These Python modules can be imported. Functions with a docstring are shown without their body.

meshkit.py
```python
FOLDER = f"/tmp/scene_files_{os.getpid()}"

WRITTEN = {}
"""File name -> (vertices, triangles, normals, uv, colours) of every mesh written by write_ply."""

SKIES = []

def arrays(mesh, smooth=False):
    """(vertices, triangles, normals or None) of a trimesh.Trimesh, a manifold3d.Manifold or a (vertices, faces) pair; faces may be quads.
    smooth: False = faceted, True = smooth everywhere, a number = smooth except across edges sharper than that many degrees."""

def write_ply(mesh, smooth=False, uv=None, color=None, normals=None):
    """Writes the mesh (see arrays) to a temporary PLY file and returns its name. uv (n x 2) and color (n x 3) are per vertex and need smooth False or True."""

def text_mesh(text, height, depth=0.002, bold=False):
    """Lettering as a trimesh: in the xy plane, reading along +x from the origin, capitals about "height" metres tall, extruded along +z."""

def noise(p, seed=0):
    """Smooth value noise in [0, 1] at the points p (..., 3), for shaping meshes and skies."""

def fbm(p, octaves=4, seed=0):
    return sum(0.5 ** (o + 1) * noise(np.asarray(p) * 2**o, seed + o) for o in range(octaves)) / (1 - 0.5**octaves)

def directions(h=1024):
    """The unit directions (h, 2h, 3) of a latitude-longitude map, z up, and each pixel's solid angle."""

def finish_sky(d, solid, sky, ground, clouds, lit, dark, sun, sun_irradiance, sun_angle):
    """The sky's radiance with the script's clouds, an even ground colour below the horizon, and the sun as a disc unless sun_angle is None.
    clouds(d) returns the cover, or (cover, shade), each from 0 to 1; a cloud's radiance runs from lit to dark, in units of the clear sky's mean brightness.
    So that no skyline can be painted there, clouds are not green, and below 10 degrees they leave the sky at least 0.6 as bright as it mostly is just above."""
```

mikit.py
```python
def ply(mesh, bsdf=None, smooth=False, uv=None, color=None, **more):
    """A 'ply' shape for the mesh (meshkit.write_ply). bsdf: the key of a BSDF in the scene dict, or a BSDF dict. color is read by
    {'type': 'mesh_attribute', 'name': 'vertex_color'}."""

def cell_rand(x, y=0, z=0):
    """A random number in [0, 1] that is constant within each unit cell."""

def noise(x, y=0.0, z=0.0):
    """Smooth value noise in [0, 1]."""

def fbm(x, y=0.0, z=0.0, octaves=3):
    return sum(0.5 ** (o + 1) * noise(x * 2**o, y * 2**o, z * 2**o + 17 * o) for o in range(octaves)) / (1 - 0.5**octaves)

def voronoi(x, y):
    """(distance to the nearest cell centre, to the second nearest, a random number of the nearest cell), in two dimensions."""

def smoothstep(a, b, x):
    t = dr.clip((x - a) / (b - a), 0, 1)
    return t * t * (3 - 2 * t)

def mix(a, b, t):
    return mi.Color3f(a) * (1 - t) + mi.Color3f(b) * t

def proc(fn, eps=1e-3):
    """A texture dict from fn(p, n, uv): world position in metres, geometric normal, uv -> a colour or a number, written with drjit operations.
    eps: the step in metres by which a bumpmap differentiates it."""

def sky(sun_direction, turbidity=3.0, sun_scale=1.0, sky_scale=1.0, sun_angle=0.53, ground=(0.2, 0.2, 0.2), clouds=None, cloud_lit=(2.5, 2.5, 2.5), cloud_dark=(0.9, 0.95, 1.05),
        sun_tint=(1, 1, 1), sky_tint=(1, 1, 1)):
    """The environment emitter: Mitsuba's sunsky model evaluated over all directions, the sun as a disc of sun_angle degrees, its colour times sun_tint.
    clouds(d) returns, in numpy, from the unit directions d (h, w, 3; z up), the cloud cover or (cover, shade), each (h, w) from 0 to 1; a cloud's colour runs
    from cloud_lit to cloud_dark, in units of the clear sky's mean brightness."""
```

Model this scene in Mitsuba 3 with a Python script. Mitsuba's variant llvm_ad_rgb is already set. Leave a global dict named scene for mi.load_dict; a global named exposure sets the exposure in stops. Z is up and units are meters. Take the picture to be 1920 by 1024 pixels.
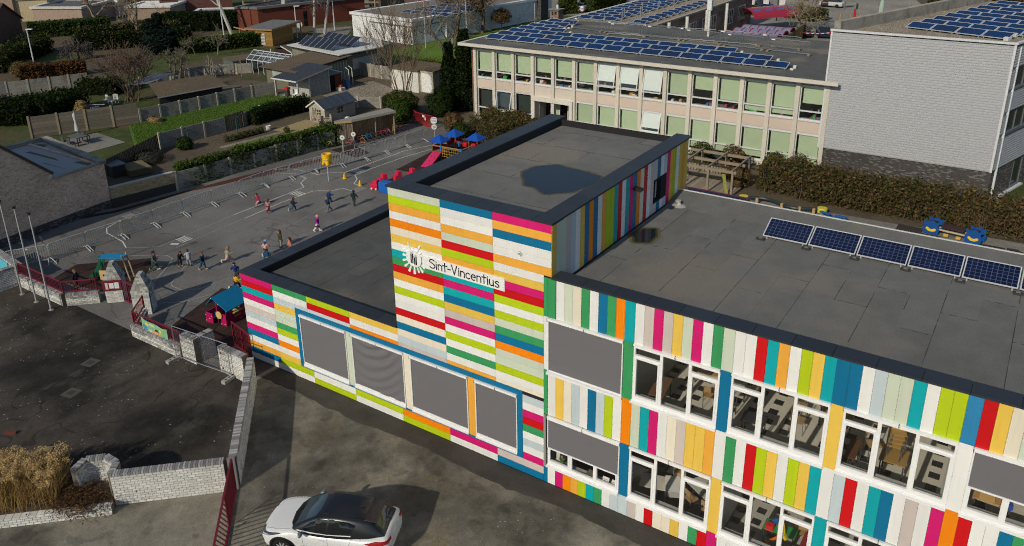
import math, random
import numpy as np, trimesh, manifold3d as m3
import mitsuba as mi, mikit, meshkit
import drjit as dr
from mikit import noise, fbm, voronoi, cell_rand, smoothstep, mix
from shapely.geometry import Polygon, LineString

# ---------------------------------------------------------------- camera, sky, exposure
F_PX, YAW, PITCH, ROLL = 1538.8, -0.5910, 0.3560, -0.0140
EYE = np.array([12.173, -20.344, 19.728])
_fw = np.array([math.sin(YAW) * math.cos(PITCH), math.cos(YAW) * math.cos(PITCH), -math.sin(PITCH)])
_r = np.cross(_fw, [0, 0, 1]); _r /= np.linalg.norm(_r); _u = np.cross(_r, _fw)
_r2, _u2 = _r * math.cos(ROLL) + _u * math.sin(ROLL), _u * math.cos(ROLL) - _r * math.sin(ROLL)
_m = np.eye(4); _m[:3, 0], _m[:3, 1], _m[:3, 2], _m[:3, 3] = -_r2, _u2, _fw, EYE
scene = {'type': 'scene'}
labels = {}
scene['camera'] = dict(type='perspective', fov=2 * math.degrees(math.atan(960 / F_PX)), fov_axis='x', near_clip=0.5, far_clip=6000.0,
                       principal_point_offset_x=0.0, principal_point_offset_y=0.143,
                       to_world=mi.ScalarTransform4f(_m.tolist()))
exposure = 1.22
def sky_clouds(d):
    p = np.stack([d[..., 0], d[..., 1], d[..., 2] + .35], -1) / (d[..., 2:3] + .35)
    n = meshkit.fbm(p * 2.6 + 5, 5, 3)
    c = np.clip((n - .56) / .16, 0, 1) * .55
    return c, np.clip((n - .6) * 2, 0, .6)
scene['sky'] = mikit.sky((-0.05, -1.0, 0.57), turbidity=3, sun_scale=1.0, sun_tint=(.87, 1.0, 1.21), clouds=sky_clouds)

# ---------------------------------------------------------------- materials
def fn_colour(p, n, uv):
    """Each piece carries its own plain colour in its uv: (1024 R + G, B), square roots times 1000."""
    r = dr.floor((uv.x + .5) / 1024); g = uv.x - r * 1024
    return C3(dr.square(r * 1e-3), dr.square(g * 1e-3), dr.square(uv.y * 1e-3))
def colour_uv(c):
    q = np.round(np.sqrt(np.clip(c, 0, 1)) * 1000); return np.column_stack([q[:, 0] * 1024 + q[:, 1], q[:, 2]])
VC = mikit.proc(fn_colour)
def bsdf(k, two=True, **d):
    d = dict(type=d.pop('type', 'principled'), **d)
    scene['mat_' + k] = {'type': 'twosided', 'b': d} if two else d
def rgb(*c): return {'type': 'rgb', 'value': list(c)}
bsdf('matte', base_color=VC, roughness=.85, specular=.25)
bsdf('satin', base_color=VC, roughness=.45, specular=.4)
def fn_panel(p, n, uv):
    h = p.x + p.y; a = noise(h * 7, p.z * .55, 2); b = fbm(h * 1.4, p.z * 1.4, 4, 3); d = smoothstep(.62, .9, noise(h * 19, p.z * 1.1, 7))
    return fn_colour(p, n, uv) * (1.0 - .045 * a - .06 * (b - .35)) * (1 - .04 * d)
bsdf('panelpaint', base_color=mikit.proc(fn_panel), roughness=.42, specular=.4)
bsdf('gloss', base_color=VC, roughness=.16, specular=.5)
bsdf('carpaint', base_color=VC, roughness=.28, specular=.5, clearcoat=1.0, clearcoat_gloss=.95)
bsdf('metal', base_color=VC, roughness=.38, metallic=.85)
bsdf('darkglass', base_color=VC, roughness=.03, specular=.8)
bsdf('leaf', two=False, type='principledthin', base_color=VC, roughness=.55, diff_trans=.5, spec_trans=0.0)
bsdf('glass', two=False, type='thindielectric', int_ior=1.5)
bsdf('water', base_color=rgb(.012, .014, .016), roughness=.02, specular=.5)
def proc(k, fn, rough=.9, spec=.2, bump=None, scale=1.0, eps=2e-3):
    d = dict(type='principled', base_color=mikit.proc(fn), roughness=rough, specular=spec)
    if bump is not None:
        d = {'type': 'bumpmap', 'arbitrary': mikit.proc(bump, eps), 'scale': scale, 'b': d}
    scene['mat_' + k] = {'type': 'twosided', 'b': d}

def C3(r, g, b): return mi.Color3f(r, g, b)
def tint(c, v): return C3(*c) * v
def fn_lot(p, n, uv):
    a = fbm(p.x * .35 + 3, p.y * .35, 0, 4); b = fbm(p.x * 1.7, p.y * 1.7 + 9, 0, 4)
    f = fbm(p.x * 23, p.y * 23, 0, 2)
    c = mix((.028, .025, .022), (.074, .063, .054), smoothstep(.36, .68, a) * .75 + (b - .5) * .7)
    c = mix(c, C3(.10, .092, .078), smoothstep(.60, .74, fbm(p.x * .8 + 20, p.y * .5 + p.x * .3, 0, 4)) * .4)
    d1, d2, w = voronoi(p.x * 2.3, p.y * 2.3)
    clus = smoothstep(.48, .62, fbm(p.x * .5 + 40, p.y * .5, 0, 3))
    sp = dr.select((d1 < .03 + .04 * w) & (w > .5), 1.0, 0.0) * clus
    d3, d4, w2 = voronoi(p.x * 5.1 + 7, p.y * 5.1)
    sp2 = dr.select((d3 < .06) & (w2 > .55), 1.0, 0.0) * clus
    c = mix(c, C3(.42, .40, .35), dr.minimum(sp + sp2 * .7, 1) * .8)
    m = fbm(p.x * 6.5, p.y * 6.5, 3, 3)
    cr = dr.abs(fbm(p.x * .21 + 60, p.y * .17, 0, 4) - .5)
    return c * (.60 + .5 * f + .34 * m) * (1 - .4 * smoothstep(.004, .001, cr))
def fn_court(p, n, uv):
    a = fbm(p.x * .4 + 13, p.y * .4, 0, 4); b = fbm(p.x * 2.1, p.y * 2.1 + 9, 0, 4)
    f = fbm(p.x * 30, p.y * 30, 0, 2)
    c = mix((.115, .106, .089), (.265, .243, .200), smoothstep(.3, .72, a) * .8 + (b - .5) * .75)
    o = smoothstep(.55, .78, fbm(p.x * .55 + 31, p.y * .35 + 4, 0, 3))
    c = mix(c, C3(.125, .098, .055), o * .3)
    d1, d2, w = voronoi(p.x * 3.1, p.y * 3.1)
    clus = smoothstep(.52, .68, fbm(p.x * .6 + 80, p.y * .6, 0, 3))
    c = mix(c, C3(.36, .35, .33), dr.select((d1 < .09 * w) & (w > .3), 1.0, 0.0) * clus * .8)
    m = fbm(p.x * 6.5, p.y * 6.5, 3, 3); st = smoothstep(.60, .68, fbm(p.x * 1.3 + 7, p.y * 1.3, 5, 3))
    return c * (.62 + .5 * f + .30 * m) * (1 - .25 * st)
def fn_strip(p, n, uv):
    a = fbm(p.x * 1.1, p.y * 2, 0, 4); f = fbm(p.x * 40, p.y * 40, 0, 2)
    return mix((.042, .038, .034), (.082, .075, .068), a) * (.7 + .6 * f)
def fn_yard(p, n, uv):
    a = fbm(p.x * .22 + 5, p.y * .22, 0, 4); b = fbm(p.x * 1.3, p.y * 1.3, 0, 3); f = fbm(p.x * 26, p.y * 26, 0, 2)
    c = mix((.130, .125, .121), (.205, .197, .190), smoothstep(.3, .7, a) * .7 + (b - .5) * .5)
    ch = smoothstep(.66, .74, fbm(p.x * .9 + 50, p.y * .9, 0, 3)) * smoothstep(-31, -25, p.x)
    w = noise(p.x * .7, p.y * .7, 4)
    c = mix(c, mix((.30, .20, .26), (.18, .30, .33), w), ch * .22)
    cr = dr.abs(fbm(p.x * .16 + 90, p.y * .22, 0, 4) - .5)
    c = c * (1 - .35 * smoothstep(.006, .001, cr))
    return c * (.76 + .48 * f)
def felt(base, var, sx):
    def fn(p, n, uv):
        a = fbm(p.x * .42 + 2, p.y * .42, p.z * .3, 4); b = fbm(p.x * 1.9, p.y * 1.9, 0, 3); f = fbm(p.x * 45, p.y * 45, 0, 2)
        k = cell_rand(uv.x * 50)
        c = C3(*base) * (.93 + .12 * k + .3 * (b - .5))
        c = mix(c, C3(*var), smoothstep(.52, .74, a) * .75)
        return c * (.80 + .4 * f)
    return fn
def fn_grass(p, n, uv):
    a = fbm(p.x * .7, p.y * .7, 0, 4); f = fbm(p.x * 9, p.y * 9, 0, 3)
    return mix((.05, .10, .015), (.11, .175, .028), a * .6 + f * .5)
def fn_soil(p, n, uv):
    a = fbm(p.x * .5, p.y * .5, 0, 4); f = fbm(p.x * 7, p.y * 7, 0, 4)
    return mix((.050, .040, .028), (.150, .120, .085), a * .5 + f * .55)
def fn_ground(p, n, uv):
    a = fbm(p.x * .12, p.y * .12, 0, 4); b = fbm(p.x * 1.1, p.y * 1.1, 0, 4); f = fbm(p.x * 8, p.y * 8, 0, 3)
    g = mix((.036, .048, .016), (.070, .085, .028), b)
    return mix(g, C3(.085, .068, .046), smoothstep(.42, .58, a)) * (.6 + .8 * f)
def fn_gravel(p, n, uv):
    d1, d2, w = voronoi(p.x * 14, p.y * 14); a = fbm(p.x * .5, p.y * .5, 0, 3)
    return mix((.17, .14, .105), (.40, .35, .285), w) * smoothstep(-.1, .55, d2 - d1 + .15) * (.75 + .5 * a)
def fn_conc(p, n, uv):
    a = fbm(p.x * .8 + p.y * .7, p.y * .6 - p.x * .3, p.z * 1.2, 4); f = fbm(p.x * 14, p.y * 14, p.z * 14, 3)
    dk = smoothstep(.5, .8, fbm(p.x * 2.2, p.y * 2.2, p.z * .6, 3))
    return mix((.19, .18, .16), (.36, .34, .305), a) * (.72 + .5 * f) * (1 - .35 * dk)
def fn_rubber(p, n, uv):
    x, y = p.x * .8 + p.y * .6, p.y * .8 - p.x * .6
    k = cell_rand(dr.floor(x * 2), dr.floor(y * 2), 3)
    ex, ey = dr.abs(x * 2 - dr.floor(x * 2) - .5), dr.abs(y * 2 - dr.floor(y * 2) - .5)
    e = smoothstep(.47, .495, dr.maximum(ex, ey)); f = fbm(p.x * 30, p.y * 30, 0, 2)
    return mix((.034, .021, .019), (.056, .032, .028), k) * (.7 + .6 * f) * (1 - .45 * e)
def fn_road(p, n, uv):
    a = fbm(p.x * .3, p.y * .3, 0, 4); f = fbm(p.x * 4, p.y * 4, 0, 3)
    return mix((.13, .125, .115), (.25, .235, .21), a) * (.8 + .4 * f)
def bricks(cols, mortar, bl=.22, bh=.075, dirt=.3):
    def fn(p, n, uv):
        h = dr.select(dr.abs(n.x) > dr.abs(n.y), p.y, p.x)
        row = dr.floor(p.z / bh); u = h / bl + .5 * (row - 2 * dr.floor(row * .5)); v = p.z / bh
        k = cell_rand(dr.floor(u), row, 5); fu, fv = u - dr.floor(u), v - row
        e = dr.minimum(dr.minimum(fu, 1 - fu) * bl, dr.minimum(fv, 1 - fv) * bh)
        c = mix(cols[0], cols[1], k); c = mix(c, cols[2], dr.select(cell_rand(dr.floor(u), row, 8) > .8, .8, 0.0))
        c = mix(mortar, c, smoothstep(.003, .009, e))
        return c * (1 - dirt * smoothstep(.4, .75, fbm(h * .6, p.z * .9, 0, 3))) * (.85 + .3 * fbm(h * 9, p.z * 9, 0, 2))
    return fn
def fn_solar(p, n, uv):
    gx, gy = uv.x - dr.floor(uv.x), uv.y - dr.floor(uv.y)
    e = dr.minimum(dr.minimum(gx, 1 - gx), dr.minimum(gy, 1 - gy))
    k = cell_rand(dr.floor(uv.x), dr.floor(uv.y), 2)
    return mix((.14, .17, .24), mix((.004, .008, .035), (.007, .013, .055), k), smoothstep(.02, .05, e))
def fn_bluesolar(p, n, uv):
    gx, gy = uv.x - dr.floor(uv.x), uv.y - dr.floor(uv.y)
    e = dr.minimum(gx, 1 - gx); k = cell_rand(dr.floor(p.x * .58), dr.floor(p.y * .6), 2)
    return mix((.02, .045, .11), mix((.006, .030, .115), (.010, .022, .07), dr.select(k > .72, 1.0, .25 * k)), smoothstep(.02, .09, e))
def fn_wood(p, n, uv):
    a = fbm(p.x * 3, p.y * 3, p.z * 14, 3); k = fbm(p.x * .9, p.y * .9, p.z * .9, 3)
    return mix((.13, .10, .075), (.30, .245, .185), a * .55 + k * .5)
def fn_thatch(p, n, uv):
    f = fbm(p.x * 26, p.y * 26, p.z * 3, 3); a = fbm(p.x * .8, p.y * .8, p.z, 3)
    return mix((.055, .042, .03), (.17, .13, .09), f * .7 + a * .35)
proc('lot', fn_lot); proc('court', fn_court); proc('strip', fn_strip); proc('yard', fn_yard)
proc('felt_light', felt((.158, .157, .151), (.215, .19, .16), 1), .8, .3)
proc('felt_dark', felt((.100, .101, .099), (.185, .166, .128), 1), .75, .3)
proc('grassground', fn_grass); proc('soil', fn_soil); proc('ground', fn_ground); proc('gravel', fn_gravel)
proc('concrete', fn_conc); proc('rubber', fn_rubber); proc('roadmat', fn_road)
proc('brick_pink', bricks(((.60, .42, .32), (.70, .51, .40), (.48, .31, .22)), (.62, .50, .41), dirt=.15))
proc('brick_dark', bricks(((.058, .053, .054), (.085, .079, .079), (.19, .185, .18)), (.065, .062, .06), dirt=.15))
proc('brick_red', bricks(((.20, .085, .055), (.27, .12, .08), (.14, .06, .04)), (.20, .15, .12)))
proc('brick_brown', bricks(((.22, .15, .11), (.30, .205, .15), (.16, .105, .075)), (.24, .2, .17)))
proc('brick_yellow', bricks(((.36, .27, .15), (.44, .35, .2), (.25, .18, .10)), (.33, .28, .2)))
proc('solar', fn_solar, .12, .6); proc('bluesolar', fn_bluesolar, .15, .6)
proc('wood', fn_wood); proc('thatch', fn_thatch)

# ---------------------------------------------------------------- helpers
rng = np.random.default_rng(7)
_used = {}
def uniq(name, parent=None):
    base = f'{parent}__{name}' if parent else name
    n = _used.get(base, -1) + 1; _used[base] = n
    return base if n == 0 else f'{base}_{n:03d}'
def lab(key, label=None, cat=None, group=None, kind=None):
    d = labels.setdefault(key, {})
    for k, v in (('label', label), ('category', cat), ('group', group), ('kind', kind)):
        if v: d[k] = v
    return key
def thing(name, label, cat, group=None):
    return lab(uniq(name), label, cat, group)
def M4(x=0, y=0, z=0, rz=0, rx=0, ry=0, s=1.0):
    a = trimesh.transformations.euler_matrix(math.radians(rx), math.radians(ry), math.radians(rz), 'sxyz')
    a[:3, :3] *= s; a[:3, 3] = (x, y, z); return a
class B:
    """Collects pieces into one mesh; colours per piece."""
    def __init__(s, col=(.5, .5, .5), T=None): s.v, s.f, s.c, s.n, s.col, s.T = [], [], [], 0, col, T
    def add(s, v, f, col=None):
        v = np.asarray(v, float).reshape(-1, 3); f = np.asarray(f, int)
        if f.shape[1] == 4: f = np.vstack([f[:, [0, 1, 2]], f[:, [0, 2, 3]]])
        if s.T is not None: v = v @ s.T[:3, :3].T + s.T[:3, 3]
        col = np.asarray(s.col if col is None else col, float)
        s.v.append(v); s.f.append(f + s.n); s.c.append(np.broadcast_to(col, (len(v), 3))); s.n += len(v); return s
    def box(s, c, d, rz=0, col=None, rx=0, ry=0):
        x, y, z = np.asarray(d, float) / 2
        v = np.array([[i * x, j * y, k * z] for i in (-1, 1) for j in (-1, 1) for k in (-1, 1)])
        if rz or rx or ry: v = v @ M4(0, 0, 0, rz, rx, ry)[:3, :3].T
        return s.add(v + np.asarray(c, float), [[0, 1, 3, 2], [4, 6, 7, 5], [0, 4, 5, 1], [2, 3, 7, 6], [0, 2, 6, 4], [1, 5, 7, 3]], col)
    def bx(s, x0, x1, y0, y1, z0, z1, col=None):
        return s.box(((x0 + x1) / 2, (y0 + y1) / 2, (z0 + z1) / 2), (x1 - x0, y1 - y0, z1 - z0), col=col)
    def bar(s, a, b, w, h=None, col=None):
        a, b = np.asarray(a, float), np.asarray(b, float); d = b - a; L = np.linalg.norm(d); d = d / L
        u = np.cross(d, [0, 0, 1]); u = np.array([1., 0, 0]) if np.linalg.norm(u) < 1e-6 else u / np.linalg.norm(u)
        t = np.cross(u, d); h = h or w
        v = [p + u * i * w / 2 + t * j * h / 2 for p in (a, b) for i, j in ((-1, -1), (1, -1), (1, 1), (-1, 1))]
        return s.add(v, [[3, 2, 1, 0], [4, 5, 6, 7], [0, 1, 5, 4], [1, 2, 6, 5], [2, 3, 7, 6], [3, 0, 4, 7]], col)
    def tube(s, pts, r, n=6, col=None, closed=False):
        p = np.asarray(pts, float); r = np.broadcast_to(np.asarray(r, float), (len(p),))
        t = np.gradient(p, axis=0)
        if closed: t[0] = t[-1] = (p[1] - p[-2]) / 2
        t /= np.linalg.norm(t, axis=1, keepdims=True) + 1e-12
        ref = np.array([0, 0, 1.]) if abs(t[:, 2]).mean() < .8 else np.array([1., 0, 0])
        a = np.cross(t, ref); a /= np.linalg.norm(a, axis=1, keepdims=True) + 1e-12; b = np.cross(t, a)
        an = np.arange(n) * 2 * np.pi / n
        v = p[:, None] + r[:, None, None] * (np.cos(an)[None, :, None] * a[:, None] + np.sin(an)[None, :, None] * b[:, None])
        i, j = np.meshgrid(np.arange(len(p) - 1), np.arange(n), indexing='ij')
        f = np.stack([i * n + j, i * n + (j + 1) % n, (i + 1) * n + (j + 1) % n, (i + 1) * n + j], -1).reshape(-1, 4)
        f = np.vstack([f[:, [0, 1, 2]], f[:, [0, 2, 3]]]); v = v.reshape(-1, 3)
        if not closed:
            k = len(v); v = np.vstack([v, p[:1], p[-1:]]); q = np.arange(n)
            f = np.vstack([f, np.stack([(q + 1) % n, q, q * 0 + k], 1), np.stack([k - n + q, k - n + (q + 1) % n, q * 0 + k + 1], 1)])
        return s.add(v, f, col)
    def lathe(s, prof, c=(0, 0, 0), n=16, col=None, M=None):
        pr = np.asarray(prof, float); an = np.arange(n) * 2 * np.pi / n
        v = np.stack([pr[:, None, 0] * np.cos(an), pr[:, None, 0] * np.sin(an), np.broadcast_to(pr[:, None, 1], (len(pr), n))], -1).reshape(-1, 3)
        i, j = np.meshgrid(np.arange(len(pr) - 1), np.arange(n), indexing='ij')
        f = np.stack([i * n + j, i * n + (j + 1) % n, (i + 1) * n + (j + 1) % n, (i + 1) * n + j], -1).reshape(-1, 4)
        if M is not None: v = v @ M[:3, :3].T
        return s.add(v + np.asarray(c, float), f, col)
    def prism(s, poly, z0, z1, col=None, M=None):
        pg = poly if hasattr(poly, 'exterior') else Polygon(poly)
        m = trimesh.creation.extrude_polygon(pg, z1 - z0, engine='earcut'); v = m.vertices + [0, 0, z0]
        if M is not None: v = v @ M[:3, :3].T + M[:3, 3]
        return s.add(v, m.faces, col)
    def sheet(s, poly, z, col=None):
        pg = poly if hasattr(poly, 'exterior') else Polygon(poly)
        v, f = trimesh.creation.triangulate_polygon(pg, engine='earcut')
        v = np.column_stack([v, np.full(len(v), z)])
        n = np.cross(v[f[:, 1]] - v[f[:, 0]], v[f[:, 2]] - v[f[:, 0]])[:, 2]; f = np.where((n < 0)[:, None], f[:, ::-1], f)
        return s.add(v, f, col)
    def quad(s, a, b, c, d, col=None): return s.add([a, b, c, d], [[0, 1, 2, 3]], col)
    def mesh(s, m, col=None, M=None):
        v, f = (m.to_mesh().vert_properties[:, :3], m.to_mesh().tri_verts) if hasattr(m, 'to_mesh') else (m.vertices, m.faces)
        v = np.asarray(v, float)
        if M is not None: v = v @ M[:3, :3].T + M[:3, 3]
        return s.add(v, f, col)
    def ply(s, mat, smooth=False, uv=None):
        v, f, c = np.vstack(s.v), np.vstack(s.f), np.vstack(s.c)
        if smooth is not False:
            m = trimesh.Trimesh(v, f, process=False, vertex_colors=None)
            if smooth is not True:
                c0 = c.mean(0) if np.ptp(c, axis=0).max() < 1e-6 else None
                if c0 is not None:
                    m = trimesh.Trimesh(v, f, process=True); m = trimesh.graph.smooth_shade(m, angle=math.radians(smooth), facet_minarea=None)
                    v, f = np.array(m.vertices), np.array(m.faces); c = np.broadcast_to(c0, (len(v), 3))
        return mikit.ply((v, f), 'mat_' + mat, smooth=smooth is not False, uv=colour_uv(c) if uv is None else uv)
    def put(s, name, mat='matte', parent=None, smooth=False, label=None, cat=None, group=None, kind=None, uv=None):
        k = uniq(name, parent); scene[k] = s.ply(mat, smooth, uv)
        if label or cat or group or kind: lab(k, label, cat, group, kind)
        return k
def struct(b, name, mat): return b.put(name, mat, kind='structure')
class Proto:
    """A thing with its parts, built once at the origin and stamped."""
    def __init__(s): s.parts = []
    def part(s, name, b, mat='matte', smooth=False, label=None, uv=None): s.parts.append((name, b.ply(mat, smooth, uv), label)); return s
    def stamp(s, key, M):
        used = {}
        for name, d, label in s.parts:
            k = uniq(name, key) if '__' not in name else uniq(name.split('__')[1], f'{key}__{name.split("__")[0]}')
            scene[k] = {**d, 'to_world': mi.ScalarTransform4f(np.asarray(M).tolist())}
            if label: lab(k, label)
def leaves(pts, size, cols, seed=0, up=.3, aspect=.6):
    """Diamond leaves at the points; colours picked per leaf from cols."""
    g = np.random.default_rng(seed); n = len(pts)
    nr = g.normal(size=(n, 3)); nr[:, 2] = np.abs(nr[:, 2]) + up; nr /= np.linalg.norm(nr, axis=1, keepdims=True)
    a = np.cross(nr, g.normal(size=(n, 3))); a /= np.linalg.norm(a, axis=1, keepdims=True) + 1e-9; b = np.cross(nr, a)
    sz = size * g.uniform(.6, 1.4, (n, 1))
    v = np.stack([pts - a * sz, pts - b * sz * aspect, pts + a * sz, pts + b * sz * aspect], 1).reshape(-1, 3)
    k = np.arange(n)[:, None] * 4; f = np.vstack([k + [0, 1, 2], k + [0, 2, 3]])
    cols = np.asarray(cols, float); i = g.integers(0, len(cols), n)
    c = cols[i] * g.uniform(.7, 1.3, (n, 1))
    r = B(); r.v, r.f, r.c, r.n = [v], [f], [np.repeat(c, 4, 0)], len(v); return r
def segs(P0, P1, R0, R1, n=3, col=(.1, .08, .06), var=.25, seed=0):
    P0, P1, R0, R1 = map(np.asarray, (P0, P1, R0, R1)); t = P1 - P0; t = t / (np.linalg.norm(t, axis=1, keepdims=True) + 1e-9)
    a = np.cross(t, np.where(np.abs(t[:, 2:]) < .9, [[0, 0, 1.]], [[1., 0, 0]])); a /= np.linalg.norm(a, axis=1, keepdims=True) + 1e-9; b = np.cross(t, a)
    an = np.arange(n) * 2 * np.pi / n; k = len(P0)
    ring = np.cos(an)[None, :, None] * a[:, None] + np.sin(an)[None, :, None] * b[:, None]
    v = np.concatenate([P0[:, None] + ring * R0[:, None, None], P1[:, None] + ring * R1[:, None, None]], 1).reshape(-1, 3)
    j = np.arange(n); q = np.stack([j, (j + 1) % n, n + (j + 1) % n, n + j], 1)
    f = (np.arange(k)[:, None, None] * 2 * n + q[None]).reshape(-1, 4)
    f = np.vstack([f[:, [0, 1, 2]], f[:, [0, 2, 3]]])
    g = np.random.default_rng(seed); c = np.asarray(col) * g.uniform(1 - var, 1 + var, (k, 1))
    r = B(); r.v, r.f, r.c, r.n = [v], [f], [np.repeat(c, 2 * n, 0)], len(v); return r
class TreeSeg:
    def __init__(s, seed): s.g = np.random.default_rng(seed); s.big, s.small = [], []
    def branch(s, p, d, L, r, lev, maxlev, kids=(4, 7), spread=.8, droop=0., ratio=.62, up=.1, thin=.006):
        g = s.g; n = 4; d = np.asarray(d, float); p = np.asarray(p, float); pts = [p]; step = L / n
        for i in range(n):
            d = d + g.normal(size=3) * .12; d[2] += up * .3 - droop * .3; d /= np.linalg.norm(d); p = p + d * step; pts.append(p)
        for i in range(n):
            r0, r1 = r * (1 - i / n * .6), r * (1 - (i + 1) / n * .6)
            (s.big if lev <= 1 else s.small).append((pts[i], pts[i + 1], max(r0, thin), max(r1, thin)))
        if lev >= maxlev: return
        for _ in range(g.integers(*kids)):
            t = g.uniform(.3, 1.0) * n; i = min(int(t), n - 1); q = pts[i] + (pts[i + 1] - pts[i]) * (t - i)
            e = g.normal(size=3); e -= d * (e @ d); e /= np.linalg.norm(e) + 1e-9
            nd = d * (1 - spread * .5) + e * spread + np.array([0, 0, up - droop]); nd /= np.linalg.norm(nd)
            s.branch(q, nd, L * ratio * g.uniform(.7, 1.2), r * .55, lev + 1, maxlev, kids, spread, droop, ratio, up, thin)
    def mesh(s, which, n, col, seed=0):
        a = which; return segs([x[0] for x in a], [x[1] for x in a], [x[2] for x in a], [x[3] for x in a], n, col, .25, seed)
def bare_tree(x, y, h, label, seed, name='bare_tree', trunk_h=.3, r=.12, lev=4, kids=(4, 7), spread=.8, col=(.16, .13, .10), tcol=None, droop=0., up=.12, group=None, ratio=.62, stems=1, lean=.15, thin=.008, cat='tree', tips=None, z=0.):
    t = thing(name, label, cat, group); T = TreeSeg(seed); g = T.g
    for k in range(stems):
        d = np.array([g.normal() * lean, g.normal() * lean, 1.0]); d /= np.linalg.norm(d)
        p = np.array([x + (g.normal() * .35 if stems > 1 else 0), y + (g.normal() * .35 if stems > 1 else 0), z - .05])
        L0 = h * trunk_h; q = p + d * L0; T.big.append((p, q, r * 1.15, r * .9))
        T.branch(q, d, h * (1 - trunk_h) * .62, r * .85, 1, lev, kids, spread, droop, ratio, up, thin)
        if stems == 1:
            for _ in range(4):
                e = g.normal(size=3); e[2] = abs(e[2]) * .5 + .5; e /= np.linalg.norm(e)
                T.branch(q - d * L0 * g.uniform(0, .3), e, h * (1 - trunk_h) * .5, r * .5, 1, lev, kids, spread, droop, ratio, up, thin)
    T.mesh(T.big, 6, tcol or col, seed).put('trunk', 'matte', t)
    T.mesh(T.small, 3, col, seed + 1).put('crown', 'matte', t)
    return t
def blob_pts(c, r, n, seed, shell=.35):
    g = np.random.default_rng(seed); d = g.normal(size=(n, 3)); d /= np.linalg.norm(d, axis=1, keepdims=True)
    k = .62 + .75 * meshkit.fbm(d * 2.1 + seed * 3.7, 3, seed)
    return np.asarray(c) + d * np.asarray(r) * k[:, None] * (1 - shell * g.uniform(0, 1, (n, 1)) ** 1.5)
GREEN = [(.030, .052, .012), (.045, .075, .016), (.062, .095, .022), (.022, .040, .010)]
DARK = [(.012, .024, .009), (.020, .036, .012), (.030, .048, .016), (.010, .018, .008)]
BROWN = [(.15, .095, .045), (.21, .125, .055), (.10, .065, .033), (.08, .07, .034)]
OLIVE = [(.11, .10, .04), (.08, .08, .03), (.15, .125, .05), (.055, .06, .022)]
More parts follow.
